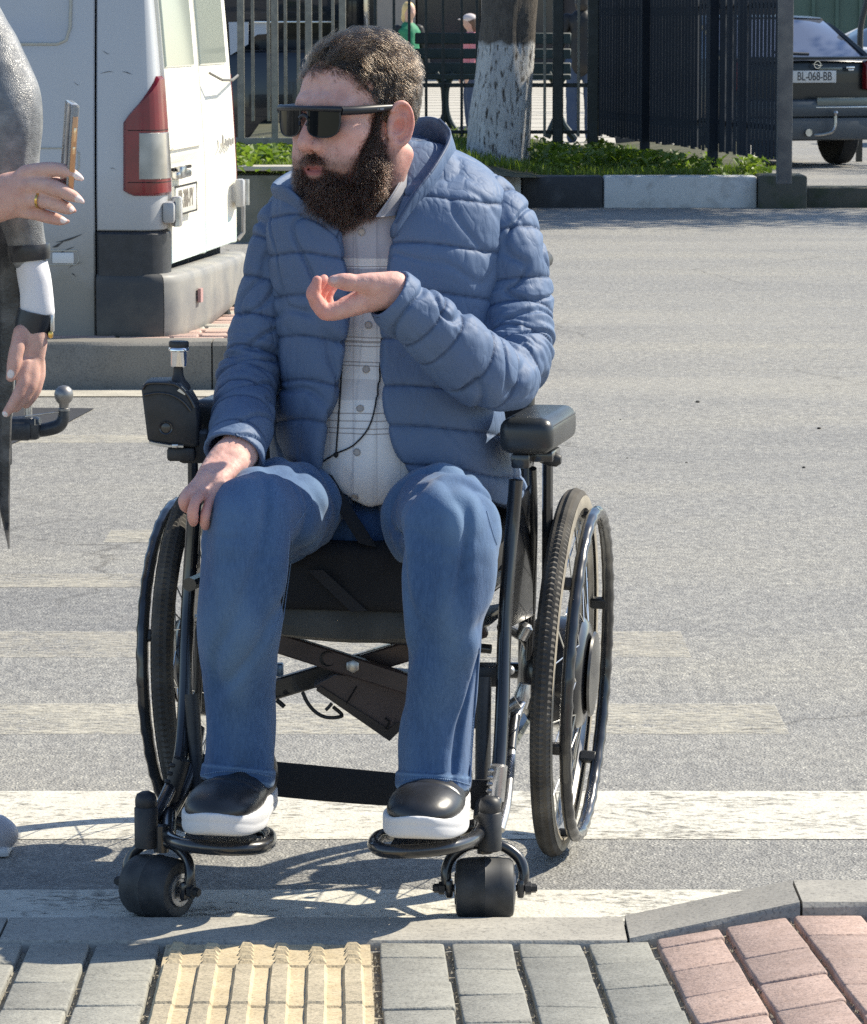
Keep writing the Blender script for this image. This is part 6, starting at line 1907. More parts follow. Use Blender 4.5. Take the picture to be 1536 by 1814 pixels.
# ---------------------------------------------------------------- shoes
M_LEATH = mat('black_leather', (.016, .017, .020), .36, spec=.6, noise=(20, (.026, .027, .03), .4, .7), bump=(90, .12, .002))
M_SOLE = mat('white_rubber_sole', (.66, .66, .67), .55, noise=(10, (.54, .53, .51), .55, .8))
def shoe(toe, yaw, pitch):
    """local: toe at y=0 pointing to -y, heel at y=.285, z=0 under the sole"""
    sh = empty('shoe', PWI @ toe, yaw); sh.parent = person; sh.rotation_euler = (pitch, 0, yaw); sh.scale = (1.16, 1.0, 1.12)
    def half(y):           # sole half width
        t = np.clip(y / .285, 0, 1)
        return 1.08 * (.0385 + .012 * np.exp(-((t - .30) / .22) ** 2)) * np.maximum(1 - np.abs(2 * t - 1) ** 4.2, 0) ** .5
    v = Vol((-.07, -.012, -.01), (.07, .30, .16), .0022)
    ys = np.linspace(0, .285, 40)
    def sole(z0, z1, grow):
        def f(X, Y, Z):
            a = half(np.clip(Y, 0, .285)) + grow
            rise = .010 * np.clip((.05 - Y) / .05, 0, 1) ** 2
            dx = np.abs(X) - a
            e = np.maximum(-Y - grow, Y - .285 - grow)
            side = np.maximum(dx * .75, e)
            zz = np.maximum(Z - z1 - rise, z0 + rise - Z)
            k = .006
            m = np.maximum(k - np.abs(side - zz), 0) / k
            return np.maximum(side, zz) + m * m * k * .25
        return f
    v.fn(sole(0, .031, .003))
    V, Q = v.mesh(); V = relax(V, Q, 10); N = vnormals(V, Q)
    gr = -.0007 * np.exp(-((V[:, 2] - .014 - .012 * np.clip((.05 - V[:, 1]) / .05, 0, 1)) / .0016) ** 2) - .0005 * np.exp(-((V[:, 2] - .029 - .010 * np.clip((.05 - V[:, 1]) / .05, 0, 1)) / .0014) ** 2)
    V = V + N * gr[:, None]
    link('sole', npmesh('sole', V, Q), M_SOLE, sh)
    u = Vol((-.07, -.012, .02), (.07, .31, .20), .0022)
    u.ell((0, .066, .034), (.0475, .062, .030), .0); u.ell((0, .115, .036), (.049, .075, .031), .02); u.ell((0, .20, .045), (.040, .070, .045), .03)
    u.sweep([(0, .20, .06, .042), (0, .205, .08, .038), (0, .205, .092, .034)], .03)
    u.ell((0, .238, .05), (.034, .038, .055), .02)
    u.fn(lambda X, Y, Z: .030 - Z, op='s', k=0) if False else None
    u.f = np.maximum(u.f, (.030 - (u.lo[2] + u.h * np.arange(u.n[2], dtype=np.float32)))[None, None, :])
    u.sweep([(0, .205, .10, .030), (0, .205, .22, .031)], .004, op='s')
    V, Q = u.mesh(); V = relax(V, Q, 3); N = vnormals(V, Q)
    toe_seam = np.exp(-((V[:, 1] - .085 - .25 * np.abs(V[:, 0]) ** 1.0 - .1 * V[:, 2]) / .0030) ** 2) * sstep(.045, .055, V[:, 2])
    gore = np.exp(-((np.abs(V[:, 0]) - .026 - .10 * (V[:, 1] - .13)) / .0026) ** 2) * sstep(.06, .072, V[:, 2]) * sstep(.10, .12, V[:, 1])
    cr = pnoise(V * np.array([.5, 1, 1]), 55, 3) * .0014 * np.exp(-((V[:, 1] - .11) / .035) ** 2)
    V = V + N * (-.0026 * toe_seam - .0026 * gore + cr)[:, None]
    link('upper', npmesh('upper', V, Q), M_LEATH, sh)
    return sh
shoe(P(372, 1490, 6.045), math.radians(-12), math.radians(2))
shoe(P(738, 1496, 5.995), math.radians(-9), math.radians(2))
# =================================================================== HEAD, HANDS, HAIR
HY_ = 6.52
HC = P(645, 228, HY_); HYAW = math.radians(-48); HPITCH = math.radians(-1.5); HROLL = math.radians(0.0); HS = 1.12
HM = Matrix.Translation(HC) @ Matrix.Rotation(HYAW, 4, 'Z') @ Matrix.Rotation(-HPITCH if False else HPITCH, 4, 'X') @ Matrix.Rotation(HROLL, 4, 'Y') @ Matrix.Scale(HS, 4)
HMn = np.array(HM)
def h2w(V): return V @ HMn[:3, :3].T + HMn[:3, 3]
def head_vol(hv):
    v = Vol((-.105, -.145, -.20), (.105, .125, .15), hv)
    v.ell((0, -.002, .046), (.0755, .082, .082), 0)
    v.ell((0, -.048, .045), (.060, .046, .056), .03)
    v.ell((0, -.052, -.022), (.056, .046, .062), .03)
    for s in (-1, 1):
        v.ell((s * .044, -.064, -.006), (.024, .026, .020), .02)            # cheekbone
        v.sweep([(s * .064, -.006, -.030, .018), (s * .060, -.012, -.060, .019), (s * .044, -.048, -.088, .020), (s * .018, -.068, -.097, .018)], .025)
        v.ell((s * .040, -.070, -.045), (.022, .024, .030), .02)            # cheek
        v.ell((s * .033, -.099, .014), (.019, .016, .0135), .012, 's')      # eye socket
        v.ell((s * .033, -.0790, .0125), (.0130, .0130, .0125), .004)       # eye
    v.sweep([(-.046, -.076, .031, .011), (-.027, -.089, .037, .011), (0, -.092, .034, .010), (.027, -.089, .037, .011), (.046, -.076, .031, .011)], .014)
    v.ell((0, -.068, -.096), (.020, .016, .016), .018)                       # chin
    # nose
    v.sweep([(0, -.087, .030, .0095), (0, -.0965, .010, .0098), (0, -.105, -.008, .0112), (0, -.1095, -.021, .0122)], .010)
    for s in (-1, 1):
        v.ell((s * .0150, -.0960, -.0245), (.0105, .0135, .0105), .005)
    v.ell((0, -.100, -.030), (.006, .010, .006), .005)
    for s in (-1, 1):
        v.ell((s * .0075, -.1000, -.0335), (.0036, .0062, .0042), .002, 's')
    # mouth
    v.ell((0, -0.0735, -.055), (.030, .018, .022), .02)
    v.sweep([(-.026, -0.0780, -.0575, .0036), (-.012, -0.0890, -.0540, .0052), (0, -0.0920, -.0545, .0050), (.012, -0.0890, -.0540, .0052), (.026, -0.0780, -.0575, .0036)], .006)
    v.sweep([(-.024, -0.0780, -.0610, .0038), (-.011, -0.0875, -.0650, .0062), (0, -0.0895, -.0660, .0066), (.011, -0.0875, -.0650, .0062), (.024, -0.0780, -.0610, .0038)], .006)
    v.sweep([(-.022, -0.0835, -.0590, .0010), (-.012, -0.0930, -.0588, .0020), (0, -0.0955, -.0592, .0021), (.012, -0.0930, -.0588, .0020), (.022, -0.0835, -.0590, .0010)], .002, 's')
    for q in (-1, 1):
        v.sweep([(q * .021, -.088, -.022, .0020), (q * .031, -.083, -.040, .0024), (q * .036, -.076, -.056, .0016)], .006, 's')
    # neck and upper chest
    v.sweep([(0, .012, -.05, .058), (0, .030, -.10, .058), (0, .050, -.15, .056)], .03)
    for s in (-1, 1):
        v.sweep([(s * .066, .020, -.035, .012), (s * .044, -.004, -.11, .011), (s * .03, .005, -.15, .010)], .02)
    # ears
    for s in (-1, 1):
        R = Matrix.Rotation(math.radians(-24 * s), 3, 'Z') @ Matrix.Rotation(math.radians(8 * s), 3, 'Y')
        Rr = np.array(R.transposed())
        c = Vector((s * .0800, -.004, .009))
        v.ell(c, (.0045, .0175, .030), .005, R=Rr)
        rim = []
        for k in range(14):
            a = math.radians(-115 + 290 * k / 13)
            p = c + R @ Vector((s * .0055, math.sin(a + 1.15) * .0170 + .0, math.cos(a + 1.15) * .030))
            rim.append((p.x, p.y, p.z, .0042))
        v.sweep(rim, .003)
        anti = [tuple(c + R @ Vector((s * .004, y, z))) + (.0036,) for y, z in ((-.004, .020), (.005, .012), (.008, 0), (.004, -.010), (-.004, -.016))]
        v.sweep(anti, .003)
        v.ell(c + R @ Vector((s * .0090, -.002, -.004)), (.0105, .0085, .0115), .003, 's', R=Rr)
        v.ell(c + R @ Vector((s * .0075, .002, .019)), (.0065, .0050, .0075), .003, 's', R=Rr)
        v.sweep([tuple(c + R @ Vector((s * .0075, y, z))) + (.0030,) for y, z in ((-.006, .022), (.006, .024), (.0125, .012), (.0130, -.004), (.010, -.016))], .002, 's')
        v.ell(c + R @ Vector((s * .003, -.014, -.004)), (.0045, .005, .0075), .004)       # tragus
        v.ell(c + R @ Vector((s * .002, -.007, -.027)), (.0055, .0075, .0085), .005)     # lobe
    return v
V, Q = head_vol(.0019).mesh()
V = relax(V, Q, 1, .4)
_n = vnormals(V, Q)
_fh = sstep(.048, .060, V[:, 2]) * sstep(-.05, -.07, V[:, 1]) * sstep(.055, .035, np.abs(V[:, 0]))
V = V + _n * (-.0007 * _fh * np.exp(-((((V[:, 2] - .058 - .12 * V[:, 0] ** 2 * 8 + .0015 * np.sin(V[:, 0] * 120)) % .0115) - .0057) / .0016) ** 2) + .0005 * fbm(V, 60, 2, 5))[:, None]
Vl = V.copy()
lipm = sstep(.0060, .0040, np.abs(Vl[:, 2] + .0600 - .0) * .62 + np.abs(Vl[:, 0]) * .06) * sstep(-.076, -.080, Vl[:, 1]) * sstep(.027, .022, np.abs(Vl[:, 0]))
earm = sstep(.074, .079, np.abs(Vl[:, 0])) * sstep(-.03, -.015, Vl[:, 1]); earm = earm * (.55 + .9 * np.exp(-((Vl[:, 1] + .002) ** 2 + (Vl[:, 2] - .008) ** 2) / .012 ** 2))  # ear's own red, deepened inside to paint in the glow from behind
nosem = np.exp(-((Vl - np.array([0, -.108, -.022])) ** 2).sum(1) / .018 ** 2)
chk = np.exp(-((np.abs(Vl[:, 0]) - .045) ** 2 + (Vl[:, 1] + .078) ** 2 + (Vl[:, 2] + .012) ** 2) / .024 ** 2)
red = np.clip(.8 * earm + .55 * nosem + .45 * chk, 0, 1)
stub = sstep(-.025, -.045, Vl[:, 2] - .18 * (Vl[:, 1] + .05)) * sstep(.02, -.02, Vl[:, 1]) * (1 - lipm)
stub = np.maximum(stub * .8, sstep(.060, .075, Vl[:, 2] + .1 * Vl[:, 1] - .45 * np.clip(Vl[:, 1] + .02, -.1, 0)) * .0)
parts = [(h2w(V), Q, lipm, red, np.zeros(len(V)), stub)]
# ---------------------------------------------------------------- hands
def hand(sweeps, hv=.0016, nails=(), ks=.005, palm_k=.012):
    pts = np.concatenate([np.array(world_of(r))[:, :4] for r, _, _ in sweeps])
    lo = (pts[:, :3] - pts[:, 3:4] * 1.9).min(0) - .01; hi = (pts[:, :3] + pts[:, 3:4] * 1.9).max(0) + .01
    v = Vol(lo, hi, hv)
    for rows, w, k in sweeps:
        v.sweep(np.array(world_of(rows)), k, w=np.array(w) if w is not None else None)
    V, Q = v.mesh(); V = relax(V, Q, 1, .4); N = vnormals(V, Q)
    V = V + N * (pnoise(V, 120, 1) * .0007 + pnoise(V, 45, 2) * .0013 - np.abs(pnoise(V * np.array([1.6, 1, .7]), 150, 5)) * .0008)[:, None]
    nl = np.zeros(len(V))
    for (u, vv, Y, r) in nails:
        c = np.array(P(u, vv, Y)); rr = PX(r, Y)
        nl = np.maximum(nl, sstep(1.0, .8, np.linalg.norm(V - c, axis=1) / rr))
    rd = np.zeros(len(V))
    return V, Q, nl, rd
wY = (0, 1, 0)
lh = [
    ([(770, 578, 6.285, 30, 1.0), (730, 540, 6.268, 31, 1.0), (696, 518, 6.258, 32, 1.1), (662, 526, 6.265, 27, 1.35), (636, 535, 6.272, 21, 1.9), (612, 542, 6.275, 16, 2.5)], wY, 0),
    ([(700, 503, 6.250, 21), (662, 502, 6.238, 19.5), (632, 501, 6.232, 15.5), (616, 500, 6.230, 16), (597, 498, 6.230, 12.5), (590, 498, 6.230, 10)], None, .012),
    ([(640, 534, 6.248, 19), (612, 545, 6.246, 17.5), (590, 551, 6.244, 15.5), (574, 551, 6.242, 15), (562, 533, 6.240, 12), (555, 521, 6.240, 12.8), (559, 508, 6.240, 11), (562, 497, 6.240, 9)], None, .003),
    ([(640, 538, 6.272, 18), (606, 548, 6.268, 17), (582, 554, 6.266, 15), (567, 545, 6.264, 13.5), (557, 528, 6.263, 12.5), (559, 512, 6.264, 11.5), (569, 500, 6.266, 9.5), (574, 495, 6.268, 8.5)], None, .0025),
    ([(640, 540, 6.296, 17), (608, 549, 6.292, 16), (586, 554, 6.289, 14), (573, 546, 6.288, 12.5), (566, 530, 6.287, 11.5), (572, 514, 6.288, 10.5), (583, 502, 6.290, 9), (588, 498, 6.292, 8)], None, .0025),
    ([(645, 538, 6.316, 15), (614, 547, 6.312, 14), (594, 550, 6.310, 12), (584, 542, 6.309, 11), (580, 527, 6.309, 10), (585, 514, 6.31, 9.5), (592, 505, 6.312, 8.5)], None, .0025),
]
V, Q, nl, rd = hand(lh, nails=((592, 495, 6.222, 8),))
uu, vv = UV(V); rd = np.clip(sstep(600, 570, uu) * .7 + .15, 0, 1)
z0 = np.zeros(len(V)); parts.append((V, Q, z0, rd, nl, z0))
rh = [
    ([(436, 770, 6.345, 32, 1.0), (424, 797, 6.300, 37, .85), (402, 818, 6.268, 35, .85), (384, 836, 6.240, 30, .9), (369, 850, 6.215, 24, 1.0), (362, 862, 6.202, 17, 1.1)], wY, 0),
    ([(364, 850, 6.200, 18), (347, 866, 6.180, 15.5), (334, 879, 6.162, 14.5), (328, 888, 6.158, 13), (329, 896, 6.166, 11), (334, 901, 6.180, 9)], None, .004),
    ([(370, 860, 6.196, 13), (357, 874, 6.168, 11), (346, 890, 6.140, 9.5), (342, 906, 6.134, 10), (342, 919, 6.140, 9.8), (343, 925, 6.150, 8)], None, .0025),
    ([(382, 866, 6.196, 12), (375, 882, 6.172, 10), (367, 900, 6.150, 9), (364, 915, 6.142, 9.4), (363, 927, 6.148, 9), (364, 933, 6.158, 7)], None, .0025),
    ([(392, 868, 6.21, 13), (386, 886, 6.190, 11), (382, 902, 6.176, 10), (380, 915, 6.172, 9), (380, 922, 6.176, 8)], None, .0025),
    ([(420, 820, 6.250, 20), (402, 838, 6.218, 17), (390, 852, 6.196, 15), (384, 866, 6.184, 13), (381, 878, 6.180, 10)], None, .012),
]
V, Q, nl, rd = hand(rh)
uu, vv = UV(V); rd = np.clip(sstep(868, 905, vv) * .45 + .08, 0, 1)
z0 = np.zeros(len(V)); parts.append((V, Q, z0, rd, nl, z0))
# hidden trunk and limbs under the clothes
bv = Vol((P(390, 0, 6.6).x, 6.02, .13), (P(980, 0, 6.6).x, 6.86, 1.25), .011)
def W_(r): return np.array(world_of(r))
bv.sweep(W_([(690, 345, 6.62, 50), (690, 440, 6.63, 85), (690, 600, 6.62, 130), (690, 760, 6.63, 140), (680, 900, 6.64, 110)]), .03)
bv.sweep(W_([(690, 350, 6.61, 60), (560, 385, 6.60, 50), (505, 420, 6.585, 32), (472, 560, 6.555, 28), (442, 690, 6.48, 26), (430, 770, 6.34, 26)]), .03)
bv.sweep(W_([(690, 350, 6.61, 60), (830, 370, 6.60, 50), (890, 420, 6.57, 44), (905, 560, 6.51, 42), (890, 660, 6.40, 34), (800, 606, 6.31, 32), (735, 550, 6.27, 28)]), .03)
for rows in (LGL, LGR):
    bv.sweep(W_([(r[0], r[1], r[2], r[3] - 22) for r in rows[:-1]]), .03)
V, Q = bv.mesh(); V = relax(V, Q, 2); z0 = np.zeros(len(V)); parts.append((V, Q, z0, z0, z0, z0))
off = 0; VV, QQ, A = [], [], [[], [], [], []]
for p_ in parts:
    VV.append(p_[0]); QQ.append(p_[1] + off); off += len(p_[0])
    for k in range(4): A[k].append(p_[2 + k])
put_mesh('body', np.concatenate(VV), np.concatenate(QQ), M_SKIN, cols={'lip': np.concatenate(A[0]), 'red': np.concatenate(A[1]), 'nail': np.concatenate(A[2]), 'stubble': np.concatenate(A[3])}, key='body')
# ---------------------------------------------------------------- hair
def hair_mat(name, c, rough=.3):
    m = bpy.data.materials.new(name); m.use_nodes = True; nt = m.node_tree
    nt.nodes.remove(nt.nodes['Principled BSDF'])
    hb = nt.nodes.new('ShaderNodeBsdfHairPrincipled'); hb.parametrization = 'COLOR'
    hb.inputs['Roughness'].default_value = rough; hb.inputs['Radial Roughness'].default_value = .4
    hi = nt.nodes.new('ShaderNodeHairInfo'); rp = nt.nodes.new('ShaderNodeValToRGB')
    rp.color_ramp.elements[0].color = (*[q * .55 for q in c], 1); rp.color_ramp.elements[1].color = (*[min(q * 1.7, 1) for q in c], 1)
    nt.links.new(hi.outputs['Random'], rp.inputs[0]); nt.links.new(rp.outputs[0], hb.inputs['Color'])
    nt.links.new(hb.outputs[0], nt.nodes['Material Output'].inputs[0])
    return m
M_HAIR = hair_mat('dark_brown_hair', (.021, .0145, .0100), .26); M_BEARD = hair_mat('brown_beard', (.024, .0130, .0092), .30)
M_UNDER = mat('dark_hair_base', (.014, .010, .008), .8)  # hair-coloured shell below the strands, keeps the scalp covered
def hairline(V):
    """1 inside the haired part of the scalp, head-local"""
    x, y, z = V[:, 0], V[:, 1], V[:, 2]
    ax = np.abs(x)
    # front line on the forehead, receding at the temples, then down to the sideburn and round the ear to the nape
    front = z - (.086 - .9 * np.clip(ax - .030, 0, .03) * -.25 - 1.1 * np.clip(ax - .050, 0, .03)) 
    ok = (y > -.060) & (z > .040) | (z > .082)
    side = (y > -.044 - .50 * (z - .02) + .006 * np.sin(z * 300)) & (z > .010)
    back = (y > .026) & (z > -.064)
    top = (z > .078 - .25 * np.clip(y + .04, 0, .1)) & (y > -.088 + .0 * ax)
    lo_ = z > .078 + .10 * np.clip(.05 - ax, 0, .05) - 1.0 * np.clip(ax - .046, 0, .03)
    return ((top & lo_) | (side & (ax > .030)) | back)
def vol_shell(vol_fn, grow, hv, m):
    v = vol_fn(); 
    V, Q = v.mesh(); N = vnormals(V, Q); return V, Q, N
def sample(V, Q, N, n, mask, rng, weight=None):
    c = V[Q].mean(1); a = np.linalg.norm(np.cross(V[Q[:, 2]] - V[Q[:, 0]], V[Q[:, 3]] - V[Q[:, 1]]), axis=1)
    ok = mask(c); p = a * ok
    if weight is not None: p = p * weight(c)
    p = p / p.sum()
    k = rng.choice(len(Q), n, p=p)
    w = rng.dirichlet((1, 1, 1, 1), n)
    return (V[Q[k]] * w[:, :, None]).sum(1), (N[Q[k]] * w[:, :, None]).sum(1)
def strands(name, P3, m, r0, r1, parent=person):
    """P3: (n, k, 3) world points"""
    n, k, _ = P3.shape
    hc = bpy.data.hair_curves.new(name)
    hc.add_curves([k] * n)
    loc = np.array(wm(parent).translation)
    hc.points.foreach_set('position', (P3 - loc).astype(np.float32).ravel())
    rad = np.tile(np.linspace(1, 0, k) ** .7 * (r0 - r1) + r1, n).astype(np.float32)
    at = hc.attributes.get('radius') or hc.attributes.new('radius', 'FLOAT', 'POINT')
    at.data.foreach_set('value', rad)
    hc.materials.append(m)
    o = bpy.data.objects.new(name, hc); COL.objects.link(o); o.parent = parent
    return o
rng = np.random.default_rng(21)
# scalp hair: a thin dark cap, then locks
cap = Vol((-.10, -.12, -.07), (.10, .12, .17), .0025)
cap.ell((0, -.002, .048), (.0780, .0850, .0850), 0); cap.ell((0, -.044, .060), (.054, .044, .050), .03)
V, Q = cap.mesh()
_cc = V[Q].mean(1); keep = hairline(_cc + np.array([0, -.006, -.005])) & hairline(_cc + np.array([.004, 0, -.008])) & hairline(_cc + np.array([-.004, 0, -.008]))
N = vnormals(V, Q)
Vc = V + N * (fbm(V, 60, 2, 4) * .003 - .0005)[:, None]
capm = put_mesh('hair', h2w(Vc), Q[keep], M_UNDER)
def flow(p):
    """combing direction on the scalp, head-local: back from the brow, sweeping down the sides"""
    x, y, z = p[:, 0], p[:, 1], p[:, 2]
    top = sstep(.07, .115, z)
    d = np.stack([.35 * np.sign(x) * (1 - top) * .2 + .25 * top, .75 * np.ones(len(p)), -.9 * (1 - top) - .1], 1)
    fr = sstep(-.045, -.085, y) * top
    d = d * (1 - fr)[:, None] + fr[:, None] * np.stack([np.full(len(p), .35), np.full(len(p), .15), np.full(len(p), .75)], 1)
    return d
def grow_hair(n, L0, mask, seed, curl, lift, k=7, clump=None, weight=None, jitter=.35):
    rng = np.random.default_rng(seed)
    p, nn = sample(V, Q, N, n, mask, rng, weight)
    nn /= np.linalg.norm(nn, axis=1)[:, None]
    d = flow(p) + rng.normal(size=p.shape) * jitter * .3
    if clump:
        g = np.stack([pnoise(p, clump, seed + q) for q in range(3)], 1)
        d = d + g * 1.6
    d = d - (d * nn).sum(1)[:, None] * nn; d /= np.maximum(np.linalg.norm(d, axis=1), 1e-6)[:, None]
    L = L0(p) * rng.uniform(.7, 1.15, n)
    ph = pnoise(p, 45, seed + 9) * 9 + rng.normal(size=n) * .35
    sdir = np.cross(nn, d)
    out = []
    q = p - nn * .001
    for i in range(k):
        t = i / (k - 1)
        out.append(q.copy())
        st = L / (k - 1)
        a = ph + t * curl
        dirn = d * (1 - .25 * t) + nn * (lift * (1 - t) - .15 * t)[..., None] if np.ndim(lift) else d * (1 - .2 * t) + nn * (lift * (1 - 1.5 * t))
        dirn = dirn + (sdir * np.cos(a)[:, None] + nn * np.sin(a)[:, None] * .7) * .55
        dirn /= np.linalg.norm(dirn, axis=1)[:, None]
        q = q + dirn * st[:, None]
    return np.stack(out, 1)
def Ltop(p):
    top = sstep(.055, .115, p[:, 2]); bk = sstep(.02, .08, p[:, 1])
    return .0075 + .026 * top * (1 - .45 * bk) + .005 * sstep(.03, .07, p[:, 2])
S = grow_hair(17000, Ltop, hairline, 5, 4.2, .42, 8, 42)
S5 = grow_hair(420, lambda p: .034 + 0 * p[:, 0], lambda c: hairline(c) & (c[:, 2] > .085) & (c[:, 1] < .02), 15, 6.5, .75, 9, 30)
strands('hair_strands', h2w(S5.reshape(-1, 3)).reshape(S5.shape), M_HAIR, .00026, .00008, capm).location = (0, 0, 0)
S2 = grow_hair(12000, lambda p: .0085 + 0 * p[:, 0], hairline, 6, 1.5, .35, 4, 30, weight=lambda c: sstep(.09, .05, c[:, 2]) * (1 + 2.5 * sstep(-.01, -.04, c[:, 1])) + .1)
sh_ = S.shape
strands('hair_strands', h2w(S.reshape(-1, 3)).reshape(sh_), M_HAIR, .00029, .00008, capm).location = (0, 0, 0)
strands('hair_strands', h2w(S2.reshape(-1, 3)).reshape(S2.shape), M_HAIR, .00024, .00008, capm).location = (0, 0, 0)
# beard: a soft volume on the jaw, then wiry strands
bd_ = Vol((-.09, -.145, -.185), (.09, .04, .05), .0025)
for s in (-1, 1):
    bd_.sweep([(s * .0690, -.034, .026, .0050), (s * .0675, -.037, .000, .0080), (s * .0620, -.043, -.024, .0140), (s * .0540, -.051, -.044, .0180), (s * .0435, -.061, -.058, .020), (s * .033, -.072, -.068, .018)], .014)
    bd_.sweep([(s * .0640, -.024, -.028, .010), (s * .0600, -.026, -.054, .019), (s * .0480, -.034, -.080, .026), (s * .0280, -.040, -.096, .030), (0, -.048, -.100, .029)], .016)
    bd_.sweep([(s * .033, -.0750, -.058, .0085), (s * .021, -.0880, -.0470, .0078), (s * .005, -.0955, -.0425, .0068)], .008)
    bd_.sweep([(s * .032, -.0750, -.056, .010), (s * .032, -.0760, -.074, .014)], .01)
bd_.ell((0, -.054, -.098), (.047, .037, .034), .02)
bd_.ell((0, -.040, -.080), (.05, .045, .042), .03)
bd_.ell((0, -.092, -.0600), (.0205, .016, .0085), .004, 's')
Vb, Qb = bd_.mesh(); Nb = vnormals(Vb, Qb)
Vb2 = Vb + Nb * (fbm(Vb, 55, 2, 14) * .004 - .002)[:, None]
beard = put_mesh('beard', h2w(Vb2), Qb, mat('dark_beard_base', (.018, .011, .008), .85))  # beard-coloured volume that the strands grow from
def beard_strands(n, seed, L0, k=7):
    rng = np.random.default_rng(seed)
    p, nn = sample(Vb, Qb, Nb, n, lambda c: np.ones(len(c), bool), rng)
    nn /= np.linalg.norm(nn, axis=1)[:, None]
    side = sstep(.045, .065, np.abs(p[:, 0]))
    d = np.stack([.10 * p[:, 0] / .06, -.25 - 0 * side, -.95 + .2 * side], 1) + rng.normal(size=p.shape) * .22
    d = d + np.stack([pnoise(p, 55, seed + q) for q in range(3)], 1) * .9
    L = (L0 + .004 * sstep(-.06, -.12, p[:, 2])) * rng.uniform(.5, 1.2, n) * (1 - .5 * side * sstep(-.05, -.02, p[:, 2])) * np.where((p[:, 2] > -.054) & (np.abs(p[:, 0]) < .04), .55, 1)
    ph = rng.uniform(0, 6.28, n); q = p - nn * .001; out = []
    a1 = np.cross(d, nn); a1 /= np.linalg.norm(a1, axis=1)[:, None]
    cf = rng.uniform(3, 9, n)
    for i in range(k):
        t = i / (k - 1); out.append(q.copy())
        dr = d / np.linalg.norm(d, axis=1)[:, None] * (.55 + .5 * t) + nn * (.62 * (1 - t))
        dr = dr + (a1 * np.cos(ph + cf * t)[:, None] + nn * np.sin(ph + cf * t)[:, None]) * .5
        q = q + dr / np.linalg.norm(dr, axis=1)[:, None] * (L / (k - 1))[:, None]
    return np.stack(out, 1)
B1 = beard_strands(34000, 33, .0145)
strands('beard_strands', h2w(B1.reshape(-1, 3)).reshape(B1.shape), M_BEARD, .00025, .00007, beard).location = (0, 0, 0)
# thin growth where the beard and the hair fade into the skin
def vol_at(vol, p):
    i = np.clip(np.round((p - vol.lo) / vol.h).astype(int), 0, vol.n - 1)
    out = vol.f[i[:, 0], i[:, 1], i[:, 2]]
    inside = ((p > vol.lo) & (p < vol.lo + vol.h * vol.n)).all(1)
    return np.where(inside, out, .5)
HVm, HQm = parts[0][0], parts[0][1]
HN = vnormals(Vl, HQm)
def fringe(n, seed, wfn, L0, dirn):
    rng = np.random.default_rng(seed)
    p, nn = sample(Vl, HQm, HN, n, lambda c: np.ones(len(c), bool), rng, wfn)
    nn /= np.linalg.norm(nn, axis=1)[:, None]
    d = dirn(p) + rng.normal(size=p.shape) * .35
    d = d - (d * nn).sum(1)[:, None] * nn; d /= np.linalg.norm(d, axis=1)[:, None]
    L = L0 * rng.uniform(.4, 1.2, n); out = []
    for i in range(4):
        t = i / 3; out.append(p + d * (L * t)[:, None] + nn * (L * .45 * t * (1 - .4 * t))[:, None])
    return np.stack(out, 1)
def wb(c):
    f = vol_at(bd_, c)
    return (f > -.004) * np.exp(-np.maximum(f, 0) / .0042) * (c[:, 2] < .035) * (np.abs(c[:, 1] + .1) > 0) * ~((np.abs(c[:, 0]) < .022) & (c[:, 2] > -.072) & (c[:, 2] < -.050) & (c[:, 1] < -.07))
B3 = fringe(5200, 61, wb, .0075, lambda p: np.stack([0 * p[:, 0], -.2 + 0 * p[:, 0], -1 + 0 * p[:, 0]], 1))
strands('beard_strands', h2w(B3.reshape(-1, 3)).reshape(B3.shape), M_BEARD, .00018, .00007, beard).location = (0, 0, 0)
def wh(c):
    a = hairline(c).astype(float); b = hairline(c + np.array([0, .008, .006])).astype(float); d_ = hairline(c + np.array([0, .004, .003])).astype(float)
    return (b * .5 + d_ * .8 + a * .3) * (np.abs(c[:, 0]) < .078) * (c[:, 1] < .0) * (c[:, 2] > .012)
B4 = fringe(2600, 62, wh, .0080, flow)
strands('hair_strands', h2w(B4.reshape(-1, 3)).reshape(B4.shape), M_HAIR, .00018, .00007, capm).location = (0, 0, 0)
# eyebrows
def brow(seed):
    rng = np.random.default_rng(seed); out = []
    for s in (-1, 1):
        for _ in range(260):
            t = rng.random(); x = s * (.014 + .034 * t); y = -.1005 + .026 * t ** 2; z = .027 + .004 * math.sin(3 * t) + rng.normal() * .0018
            d = np.array([s * .8, .25, .35 - .6 * t]) * .008
            out.append([np.array([x, y, z]) + d * q / 3 + np.array([0, -.002 * math.sin(q), 0]) for q in range(4)])
    return np.array(out)
B2 = brow(8)
strands('eyebrows', h2w(B2.reshape(-1, 3)).reshape(B2.shape), M_BEARD, .0003, .0001, capm).location = (0, 0, 0)
